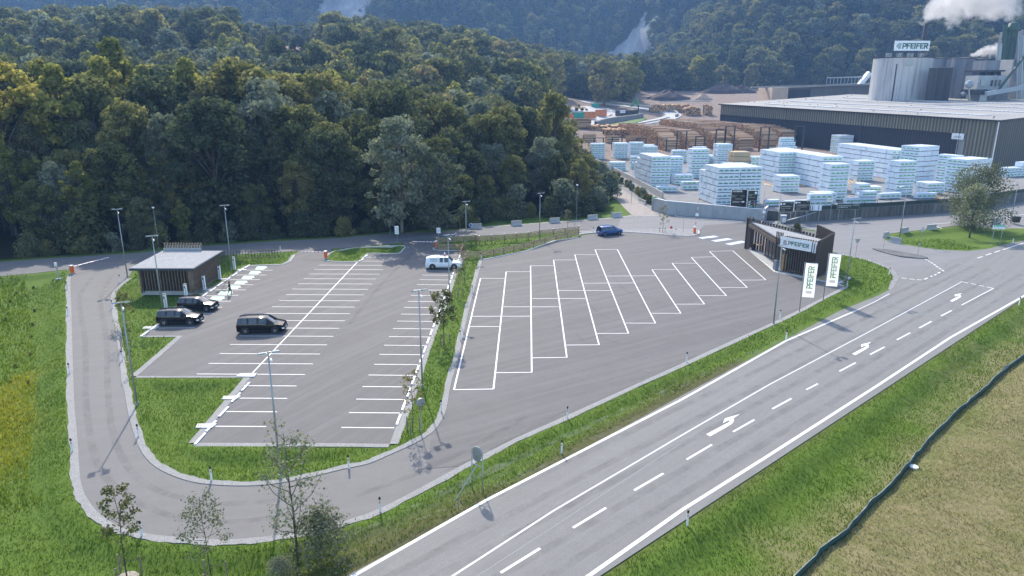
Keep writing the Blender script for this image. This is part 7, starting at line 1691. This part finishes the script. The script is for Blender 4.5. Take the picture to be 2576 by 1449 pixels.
# trees one can single out
HERO=[('silver','D',1012,600,292,122,'tall silver-grey willow standing out in the middle of the wood edge',1.05),('silver','D',1100,590,385,122,'shorter silver-grey willow right of the tallest one',1.1),('silver','D',452,610,285,124,'silver-grey willow in the left half of the wood',.8),
('spruce','D',625,600,168,142,'tall dark spruce rising above the middle left of the wood',.9),('bright','D',205,600,165,128,'bright yellow-green tree with forked trunks left in the wood',1.1),('bright','D',350,600,100,150,'brightest yellow-green crown at the top left of the wood',1.1),('bright','D',40,600,105,120,'tall airy yellow-green tree at the left picture edge',1.2),
('olive','D',1390,560,235,170,'tall olive tree at the right end of the wood above the scrap yard',.8),('dark','D',850,600,330,128,'broad dark green tree above the small grass island',1.0),('dark','D',560,600,250,122,'very broad dark tree above the charging bays',1.15),
('spruce','D',705,205,58,372,'solitary tall dark spruce in front of the white house',1.0),('bright','D',1095,205,60,470,'pale green rounded tree above the middle of the wood',1.2),('olive','D',900,205,72,380,'large rounded dark olive tree on the skyline of the middle wood',1.3),('olive','D',1520,250,148,455,'tree with yellowing crown above the bright loop road, left',1.1),('bright','D',1590,250,142,450,'yellow autumn crown above the bright loop road',1.1),('olive','D',1385,280,135,430,'tree with orange tinted top right of the middle wood',1.0),('silver','D',1255,260,132,470,'pale grey rounded tree in the far centre',1.1)]
hx=[]
for key,v_,px,py,pt_,Y,lab,wk in HERO:
    g_=WY(v_,px,py,Y); x=g_[0]; z=fz(x,Y); top=WY(v_,px,pt_,Y)[2]; h=max(10,top-z); tree(key,x,Y,z,h,lab,'tree',None,wk=wk,R_=R3); hx.append((x,Y))
hx=np.array(hx)
for key,x,y,z,h,d in ind:
    if np.min(np.hypot(hx[:,0]-x,hx[:,1]-y))<4.5 and h>7: continue
    lk=LOOK[key][0]; dep='at the front' if d<7 else 'a few rows in' if d<28 else 'deep in the wood'; tall='tall ' if h>20 else 'low ' if h<10 and 'shrub' not in key else ''
    tree(key,x,y,gz(x,y) if y<175 else z,h,'%s%s %s, %s'%(tall,lk,dep,place_of(x,y)),'shrub' if 'shrub' in key else 'tree','trees of the riverside wood' if 'shrub' not in key else 'shrubs of the riverside wood',wk=R3.uniform(.85,1.15),R_=R3)
# front skirt of shrubs along the road edge
L_=0; FP=smooth(forest_front[1:],6); acc=0; nsh=0
for a,b_ in zip(FP,FP[1:]):
    acc+=math.hypot(b_[0]-a[0],b_[1]-a[1])
    if acc>3.1 and nsh<52 and a[0]>-78:
        acc=0; nsh+=1; x=a[0]+R3.uniform(-.5,.5); y=a[1]+R3.uniform(1.2,2.6) if a[1]<137 else a[1]; x-=(1.8 if a[1]>=137 else 0)
        key=R3.choice(['shrub','shrub','shrub2','shrub3']); tree(key,x,y,gz(x,y),R3.uniform(2.2,4.6),'%s in the outermost fringe, %s'%(LOOK[key][0],place_of(x,y)),'shrub','shrubs of the riverside wood',R_=R3)
# the far woods: one object, trees scattered as instances
FARP={}
def farproto(key,sp,H,Wd,z0,ncl,nl,size,seed,mat,cr=.3):
    tr,c_,h=proto(sp,H,Wd,z0,ncl,nl,size,seed,mat,cr=cr,limbs=0); o=bpy.data.objects.new('far_'+key,c_); FARP.setdefault(key,[]).append((o,H))
for s_ in (0,1):
    farproto('olive','round',20,15.5,1.0,70,2500,.9,110+s_,'leaf_olive',cr=.18); farproto('dark','round',20,16,1.0,70,2500,.9,120+s_,'leaf_dark',cr=.18)
    farproto('bright','round',22,14,2.0,40,2000,.9,130+s_,'leaf_bright',cr=.23); farproto('silver','round',19,13,1.0,40,2000,.85,140+s_,'leaf_silver',cr=.24)
    farproto('spruce','cone',25,8.5,1.0,70,1500,1.05,160+s_,'needle_dark')
farproto('brown','round',20,10.5,3,26,1200,1.0,150,'leaf_brown')
def stuff_forest(name,R,label):
    keys=[(k,j) for k in FARP for j in range(len(FARP[k]))]; me=bpy.data.meshes.new(name); me.vertices.add(len(R)); co=[];kk=[];sc=[];rt=[]
    for key,x,y,z,h,d in R:
        if key not in FARP: key='dark'
        j=R3.randrange(len(FARP[key])); kk.append(keys.index((key,j))); k=h/FARP[key][j][1]; w_=k*R3.uniform(.9,1.25); sc.append((w_,w_,k)); rt.append(R3.uniform(0,6.28)); co.append((x,y,z-.3))
    me.vertices.foreach_set('co',np.array(co,np.float32).ravel())
    a=me.attributes.new('kindix','INT','POINT'); a.data.foreach_set('value',np.array(kk,np.int32)); a=me.attributes.new('sc','FLOAT_VECTOR','POINT'); a.data.foreach_set('vector',np.array(sc,np.float32).ravel()); a=me.attributes.new('rt','FLOAT','POINT'); a.data.foreach_set('value',np.array(rt,np.float32))
    o=bpy.data.objects.new(name,me); COL.objects.link(o); ng=bpy.data.node_groups.new(name,'GeometryNodeTree'); ng.interface.new_socket('Geometry',in_out='INPUT',socket_type='NodeSocketGeometry'); ng.interface.new_socket('Geometry',in_out='OUTPUT',socket_type='NodeSocketGeometry')
    gi_=ng.nodes.new('NodeGroupInput');go=ng.nodes.new('NodeGroupOutput'); jn=ng.nodes.new('GeometryNodeJoinGeometry')
    def named(n_,ty): q=ng.nodes.new('GeometryNodeInputNamedAttribute'); q.data_type=ty; q.inputs[0].default_value=n_; return q.outputs['Attribute']
    ki=named('kindix','INT');sv=named('sc','FLOAT_VECTOR');rv=named('rt','FLOAT'); cx=ng.nodes.new('ShaderNodeCombineXYZ'); ng.links.new(rv,cx.inputs[2]); er=ng.nodes.new('FunctionNodeEulerToRotation'); ng.links.new(cx.outputs[0],er.inputs[0])
    for q,(key,j) in enumerate(keys):
        if q not in kk: continue
        cp=ng.nodes.new('FunctionNodeCompare'); cp.data_type='INT'; cp.operation='EQUAL'; ins=[s for s in cp.inputs if s.type=='INT']; ng.links.new(ki,ins[0]); ins[1].default_value=q
        ob=ng.nodes.new('GeometryNodeObjectInfo'); ob.inputs['Object'].default_value=FARP[key][j][0]; ob.inputs['As Instance'].default_value=True
        ip=ng.nodes.new('GeometryNodeInstanceOnPoints'); ng.links.new(gi_.outputs[0],ip.inputs['Points']); ng.links.new(cp.outputs[0],ip.inputs['Selection']); ng.links.new(ob.outputs['Geometry'],ip.inputs['Instance']); ng.links.new(er.outputs[0],ip.inputs['Rotation']); ng.links.new(sv,ip.inputs['Scale']); ng.links.new(ip.outputs[0],jn.inputs[0])
    ng.links.new(jn.outputs[0],go.inputs[0]); md=o.modifiers.new('scatter','NODES'); md.node_group=ng; tag(o,label,'trees',kind='stuff'); return o
stuff_forest('riverside_woods',[r for r in rest if r[2]<560],'far part of the riverside wood seen as one canopy'); stuff_forest('hillside_woods',[r for r in rest if r[2]>=560],'wooded hillsides behind the sawmill')
# -------- big tree on the island, saplings, bushes
SPEC['island']=[proto('round',11.3,14,.8,110,11000,.22,301,'leaf_silver2' if 'leaf_silver2' in MT else leaf_mat('leaf_silver2',[(0,(0.081,0.095,0.061)),(.4,(0.149,0.162,0.101)),(.75,(0.230,0.243,0.155)),(1,(0.351,0.351,0.243))]).name,cr=.24,limbs=26,trunk_r=.2)]
LOOK['island']=('','willow_tree')
b_=W('B',1960,1295); c_=W('B',2130,1200); tree('island',c_[0]-1.2,c_[1]+1,0,11.6,'big olive-grey willow with several stems on the right grass island','tree',wk=.92,vi=0,rz=.6)
SPEC['island2']=[proto('round',8.6,5.5,2.2,40,2600,.22,302,'leaf_silver2',cr=.28,limbs=12,trunk_r=.15)]; LOOK['island2']=('','willow_tree')
tree('island2',b_[0],b_[1],0,9.0,'slimmer willow with dark forked trunk in front of the big island willow','tree',wk=1.05,vi=0,rz=2)
def sapling(key,H,Wd,z0,ncl,nl,size,seed,mat,thick):
    rg=np.random.default_rng(seed); rd=random.Random(seed); mb=MB(); pts=[(0,0,-.5)];x=y=0
    for i in range(1,8): x+=rd.uniform(-.03,.03)*H*.3;y+=rd.uniform(-.03,.03)*H*.3; pts.append((x,y,H*.93*i/7))
    mb.tube(pts,[thick*(1-.12*i) for i in range(8)],7); ends=[]
    for j in range(ncl):
        h=z0+(H*.9-z0)*(j+.5)/ncl; k=h/(H*.93)*7; i=int(min(6,k)); f=k-i; b0=Vector([pts[i][q]+(pts[i+1][q]-pts[i][q])*f for q in range(3)]); an=j*2.4+rd.uniform(-.4,.4); L=Wd/2*rd.uniform(.6,1.1)*(1.15-.75*(h-z0)/(H-z0))
        e_=b0+Vector((math.cos(an)*L,math.sin(an)*L,L*rd.uniform(.5,1.1))); md=b0.lerp(e_,.5)+Vector((math.cos(an)*L*.12,math.sin(an)*L*.12,-L*.08)); mb.tube([tuple(b0),tuple(md),tuple(e_)],[thick*.38,thick*.25,thick*.09],5); ends+=[md.lerp(e_,.4),e_,e_.lerp(md,.3)]
        for q in range(3):
            s0=md.lerp(e_,rd.random()); s1=s0+Vector((rd.uniform(-.35,.35),rd.uniform(-.35,.35),rd.uniform(.1,.45)))*L*.8; mb.bar(tuple(s0),tuple(s1),thick*.1,thick*.05,4); ends.append(s1)
    C=np.array([tuple(e_) for e_ in ends]); R=np.full(len(C),Wd*.11)*(.6+.8*rg.random(len(C))); v,t=leaves(C,R,nl,size,rg,flat=.9); cr_=mesh_np('crown',v,np.arange(len(v)).reshape(-1,4),[MT[mat]],t); SPEC[key]=[(mb.data('trunk',MT['trunk_bark'],True),cr_,H)]; LOOK[key]=('','young_tree')
sapling('sapA',5.2,1.7,1.6,15,900,.10,401,'leaf_olive',.04); sapling('sapB',4.8,2.3,1.5,18,1000,.085,402,'leaf_silver2',.035); sapling('sapC',8.0,3.6,1.4,20,1000,.12,403,'leaf_silver2',.075); sapling('sapD',4.0,1.4,1.1,13,360,.10,404,'leaf_brown',.032); sapling('sapE',4.4,2.0,1.2,16,1100,.13,405,'leaf_olive',.04); sapling('sapF',3.6,2.6,.5,16,160,.12,406,'leaf_brown',.04)
def stakes(p,label,r=.75,h=1.15,n=3):
    t=thing('tree_stakes',label,'tree stakes',(p[0],p[1],gz(p[0],p[1]))); q=[(r*math.cos(a+.4),r*math.sin(a+.4)) for a in (0,2.1,4.2)][:n]
    for a in q: MB().bar((a[0],a[1],-.3),(a[0],a[1],h),.045,n=8).build('stake',MT['wood_grey'],t)
    for a in q: MB().bar((a[0],a[1],h-.2),(a[0]*.05,a[1]*.05,h-.1),.015,n=5).build('tie_strap',MT['wood_brown'],t)
SAP=[('sapA','02',950,1410,910,740,'leafy staked sapling, leftmost in the foreground',True),('sapB','02',1600,1445,1570,830,'fine-twigged staked sapling, second from left in the foreground',True),('sapC','02',2248,1310,2240,310,'tall sparse young tree in the foreground beside the willow bush',False),
('sapD','12',538,368,512,-110,'thin staked sapling at the lower tip of the planted strip',True),('sapE','11',780,1148,770,740,'dark leafy staked sapling in the middle of the planted strip',True),('sapD','11',885,797,880,565,'thin staked sapling in the upper planted strip',True),('sapF','11',930,700,925,425,'bare twiggy sapling just right of the white pickup',False),
('sapD','11',1705,288,1710,125,'thin sapling at the junction of the two wooden fences',False),('sapD','A',1058,1252,1062,935,'reddish staked sapling on the gravel island',True),('sapE','01',960,1010,925,750,'small leafy tree leaning over the inner bend left of the hut',False),('sapF','01',945,1180,930,960,'bare twiggy bush beside the drive left of the notch',True)]
for key,v_,bx,by,tx,ty,lab,st_ in SAP:
    p=W(v_,bx,by); d=ray(v_,tx,ty); h=CH+d[2]*p[1]/d[1]-gz(p[0],p[1]); tree(key,p[0],p[1],gz(p[0],p[1]),max(2,h),lab,'young tree',vi=0,rz=R3.uniform(0,6)); 
    if st_: stakes(p,'three wooden stakes around the '+lab.split(',')[0].replace('staked ',''),.72 if v_=='02' else .55)
    if v_=='02' and key!='sapC': MB().lathe([(0,.06),(.45,.05),(.62,-.02)],n=14).build('bark_mulch',simple('mulch',(.3,.26,.21),.9,0,.3,8),loc=(p[0],p[1],gz(p[0],p[1])+.02),label='round patch of pale mulch under the '+lab.split(',')[0],cat='mulch')
SPEC['wbush']=[proto('bush',3.0,4.2,.1,30,3600,.10,501,'leaf_silver2',cr=.3,limbs=20,trunk_r=.03)]; LOOK['wbush']=('','willow_bush')
p=W('02',2420,1290); tree('wbush',p[0],p[1],gz(p[0],p[1]),3.3,'feathery grey-green willow bush right of the tall young tree','bush',vi=0,rz=1)
p=W('02',2120,1430); tree('wbush',p[0],p[1],gz(p[0],p[1]),1.4,'low dark willow bush at the foot of the tall young tree','bush',vi=0,rz=3,wk=1.2)
for i,(x_,y_) in enumerate(((75,800),(62,835),(60,890),(40,938),(120,742),(190,748),(250,690),(240,965),(235,1050),(225,1185),(110,1275),(258,862),(70,1390),(210,1400))):
    p=W('01',x_,y_+12); tree('shrub2',p[0],p[1],gz(p[0],p[1]),R3.uniform(.22,.42),'tiny dark seedling shrub planted in the left meadow','seedling','seedlings in the left meadow',R_=R3)
for i in range(15):
    t_=(i+.5)/15; x_=370+(930-370)*t_; y_=575+(935-575)*t_-30*math.sin(t_*3.1); p=W('A',x_+R3.uniform(-15,15),y_+R3.uniform(-12,12)); key=R3.choice(['shrub2','shrub3','shrub2']); tree(key,p[0],p[1],-.1,R3.uniform(1.5,2.6),'%s on the scrub bank between brown track and boundary wall'%LOOK[key][0],'shrub','shrubs on the scrub bank',R_=R3)
sapling('sapG',9,5,2,18,260,.25,407,'leaf_brown',.09); p=W('A',200,700); tree('sapG',p[0]-1,p[1]+2,0,11,'dark bare slender tree at the corner of the wood above the track','tree',vi=0,rz=2)
p=W('R',1180,330); tree('shrub2',p[0],p[1],0,1.5,'small loose shrub behind the office roof','shrub',R_=R3)
# -------- grass stuff: blades that roughen the lawns
def blades(name,n_try,box,cond,hmin,hmax,wd,mat,label,dens=None,seed=1,tf=None):
    rg=np.random.default_rng(seed); x=rg.uniform(box[0],box[1],n_try);y=rg.uniform(box[2],box[3],n_try)
    keep=(np.abs(x)<.76*y+6)&(rg.random(n_try)<np.clip((46/y)**2,.12,1)); x,y=x[keep],y[keep]
    i_=np.zeros(x.shape,bool);D=np.full(x.shape,1e9)
    for p in PAVED: i_|=inside(p,x,y)
    x,y=x[~i_],y[~i_]
    for p in PAVED: D=np.minimum(D[:len(x)] if len(D)!=len(x) else D,dist(p,x,y))
    k=cond(x,y,D); x,y=x[k],y[k]
    z=ground_z(x,y); n=len(x); sc=np.clip(y/46,1,2.4); h=rg.uniform(hmin,hmax,n)*(.7+.6*np.clip(vnoise(x,y,1.7,9)+.5,0,1))*sc**.5; an=rg.uniform(0,PI,n); w_=wd*sc*rg.uniform(.6,1.3,n); lx=rg.normal(0,.35,n)*h;ly=rg.normal(0,.35,n)*h
    a=np.stack([x-np.cos(an)*w_,y-np.sin(an)*w_,z-.02],1);b_=np.stack([x+np.cos(an)*w_,y+np.sin(an)*w_,z-.02],1);c_=np.stack([x+lx,y+ly,z+h],1)
    v=np.stack([a,b_,c_],1).reshape(-1,3); tb=.5+.8*vnoise(x,y,2.4,5)+rg.normal(0,.22,n)
    if tf is not None: tb=tf(x,y,tb)
    tone=np.repeat(np.clip(tb,0,1),3)
    me=mesh_np(name,v,np.arange(len(v)).reshape(-1,3),[MT[mat]],tone,k=3); o=bpy.data.objects.new(name,me); COL.objects.link(o); tag(o,label,'grass',kind='stuff'); return n
leaf_mat('blade_green',[(0,(.045,.085,.012)),(.4,(.085,.145,.02)),(.75,(.145,.215,.032)),(1,(.22,.28,.05))],.4)
leaf_mat('blade_meadow',[(0,(.07,.12,.016)),(.4,(.13,.19,.02)),(.7,(.26,.26,.02)),(1,(.46,.38,.03))],.4)
leaf_mat('blade_dry',[(0,(.08,.085,.03)),(.35,(.17,.165,.06)),(.7,(.30,.265,.12)),(1,(.44,.38,.21))],.3)
yq=W('D',20,1050); YW=lambda x,y:np.clip(1.5-np.hypot((x-yq[0])/7,(y-yq[1]-1)/11)+1.5*vnoise(x,y,3.1,51),0,1)
inm=lambda x,y:inside(meadow,x,y); inf=lambda x,y:inside(field,x,y); iww=lambda x,y:inside(forest_zone,x,y)
_n=(blades('lawn_grass',900000,(-62,75,27,118),lambda x,y,D:((D>.6)|((D>.12)&(dist(right_e,x,y,False)<1.2))|((D>.3)&(dist(left_e[:3],x,y,False)<1.2)))&(~inm(x,y))&(~inf(x,y))&(~iww(x,y)),.07,.20,.035,'blade_green','short bright green grass on the verges and islands',seed=3),
 blades('meadow_grass',240000,(-90,-18,27,98),lambda x,y,D:inm(x,y)&(D>1),.15,.42,.04,'blade_meadow','taller yellow-green meadow grass on the left',seed=4,tf=lambda x,y,t:np.where(YW(x,y)>.5,.45+.6*t,.1+.45*t)),
 blades('field_grass',500000,(-5,85,27,110),lambda x,y,D:inf(x,y),.06,.22,.035,'blade_dry','dry straw-coloured grass of the field at lower right',seed=5))
# -------- white plumes
def plume(name,P,R,label,seed,dens=.13,ns=.12):
    """cloud volume: density falls off from a curved axis (x -> height, radius) and is broken up by noise"""
    P=[Vector(p) for p in P]; n=len(P); m_=14; vs=[]; mb=MB(); Y=P[0].y
    for i,p in enumerate(P):
        d=(P[min(i+1,n-1)]-P[max(i-1,0)]).normalized(); a=d.cross(Vector((0,1,0))).normalized(); b_=d.cross(a)
        for j in range(m_):
            an=2*PI*j/m_; r=R[i]*1.5; vs.append(tuple(p+(a*math.cos(an)+b_*math.sin(an))*r))
    mb.add(vs,[(i*m_+j,(i+1)*m_+j,(i+1)*m_+(j+1)%m_,i*m_+(j+1)%m_) for i in range(n-1) for j in range(m_)]+[tuple(range(m_)),tuple((n-1)*m_+j for j in range(m_))[::-1]])
    import bmesh
    m=bpy.data.materials.new(name); m.use_nodes=True; nt=m.node_tree; nt.nodes.remove(nt.nodes['Principled BSDF']); pv=nt.nodes.new('ShaderNodeVolumePrincipled'); pv.inputs['Color'].default_value=(1,1,1,1); pv.inputs['Anisotropy'].default_value=.55
    v=mapping(nt); sp=nt.nodes.new('ShaderNodeSeparateXYZ'); nt.links.new(v,sp.inputs[0])
    x0,x1=P[0].x-R[0],P[-1].x; z0=min(p.z for p in P);z1=max(p.z for p in P)+.01; rm=max(R)
    xn=maprange(nt,sp.outputs[0],x0,x1)
    def curve(val):
        c=nt.nodes.new('ShaderNodeFloatCurve'); cm=c.mapping.curves[0]; pts=[((p.x-x0)/(x1-x0),q) for p,q in zip(P,val)]
        cm.points[0].location=(0,pts[0][1]); cm.points[1].location=(1,pts[-1][1])
        for a_,b_ in pts[1:-1]: cm.points.new(a_,b_)
        c.mapping.update(); nt.links.new(xn,c.inputs['Value']); return c.outputs[0]
    za=maprange(nt,curve([(p.z-z0)/(z1-z0) for p in P]),0,1,z0,z1); ra=maprange(nt,curve([r/rm for r in R]),0,1,0,rm)
    def M(op,a,b=None):
        q=node(nt,'ShaderNodeMath',operation=op)
        for k,w_ in enumerate((a,b)):
            if w_ is None: continue
            if isinstance(w_,(int,float)): q.inputs[k].default_value=w_
            else: nt.links.new(w_,q.inputs[k])
        return q.outputs[0]
    dz=M('SUBTRACT',sp.outputs[2],za); dy=M('SUBTRACT',sp.outputs[1],Y); rr_=M('DIVIDE',M('SQRT',M('ADD',M('MULTIPLY',dz,dz),M('MULTIPLY',dy,dy))),ra)
    f=noise(nt,v,ns,6,.62,.4); d=M('ADD',M('SUBTRACT',1.0,rr_),M('MULTIPLY',M('SUBTRACT',f,.5),3.4)); d=M('MULTIPLY',M('MINIMUM',M('MAXIMUM',M('MULTIPLY',d,2.5),0.0),1.0),dens)
    nt.links.new(d,pv.inputs['Density']); nt.links.new(pv.outputs[0],nt.nodes['Material Output'].inputs['Volume'])
    o=mb.build(name,m); bm=bmesh.new(); bm.from_mesh(o.data); bmesh.ops.recalc_face_normals(bm,faces=bm.faces); bm.to_mesh(o.data); bm.free(); tag(o,label,'smoke',kind='stuff'); return o
c0=CHIM; q=lambda x,y,Y=380:WY('C',x,y,Y)
plume('steam_plume',[(c0[0],380,c0[2]-.3),q(1085,330),q(1110,270),q(1170,190),q(1270,110),q(1420,60),q(1620,20),q(1850,-30),q(2150,-70),q(2500,-110)],[1.6,2.3,3.6,5.6,7.2,8.2,8.8,9.4,10,11],'white steam plume drifting right from the chimney',3)
plume('steam_wisp',[q(1770,825,330),q(1850,812,330),q(1950,795,330),q(2050,770,330),q(2190,745,330)],[.6,1.3,1.8,2.4,2.6],'small white steam wisp above the grey silos',4,.5,.4)
HAZE=.0002
# ---------------------------------------------------------------- camera, light, air
cam=bpy.data.cameras.new('camera'); co_=bpy.data.objects.new('camera',cam); COL.objects.link(co_)
cam.sensor_width=36; cam.lens=36*FOC/2576; cam.clip_start=.5; cam.clip_end=6000
co_.location=(0,0,CH); co_.rotation_euler=(PI/2-TH,0,0); scene.camera=co_
SUN_AZ=math.radians(-14.5); SUN_EL=math.radians(40)      # seen from above: sun stands ahead and a little to the left
sd=Vector((math.sin(SUN_AZ)*math.cos(SUN_EL),math.cos(SUN_AZ)*math.cos(SUN_EL),math.sin(SUN_EL)))
sl=bpy.data.lights.new('sun','SUN'); sl.energy=2.6; sl.angle=math.radians(.6); sl.color=(1,.92,.80)
so_=bpy.data.objects.new('sun',sl); COL.objects.link(so_); so_.rotation_euler=(-sd).to_track_quat('-Z','Y').to_euler()
w=bpy.data.worlds.new('World'); scene.world=w; w.use_nodes=True
nt=w.node_tree; bg=nt.nodes['Background']; sky=nt.nodes.new('ShaderNodeTexSky'); sky.sky_type='NISHITA'; sky.sun_disc=False
sky.sun_elevation=SUN_EL; sky.sun_rotation=SUN_AZ; sky.air_density=1.0; sky.dust_density=1.5
nt.links.new(sky.outputs['Color'],bg.inputs['Color']); bg.inputs['Strength'].default_value=.15
scene.view_settings.view_transform='Standard'; scene.view_settings.look='None'; scene.view_settings.exposure=1.32; scene.view_settings.gamma=1
scene.cycles.use_denoising=True; scene.cycles.max_bounces=6; scene.cycles.diffuse_bounces=3; scene.cycles.transmission_bounces=4; scene.cycles.transparent_max_bounces=6; scene.cycles.volume_bounces=1
if HAZE:
    X0,X1,Y0,Y1=-1160,1160,-130,1630
    mb=MB(); mb.box(((X0+X1)/2,(Y0+Y1)/2,280),(X1-X0+40,Y1-Y0+40,570))
    m,nt,b=new_mat('haze_air'); nt.nodes.remove(b); out=[n for n in nt.nodes if n.type=='OUTPUT_MATERIAL'][0]
    pv=nt.nodes.new('ShaderNodeVolumePrincipled'); pv.inputs['Color'].default_value=(.30,.55,1,1); pv.inputs['Density'].default_value=HAZE; pv.inputs['Anisotropy'].default_value=.2
    nt.links.new(pv.outputs[0],out.inputs['Volume'])
    o=mb.build('haze',m); tag(o,kind='stuff')
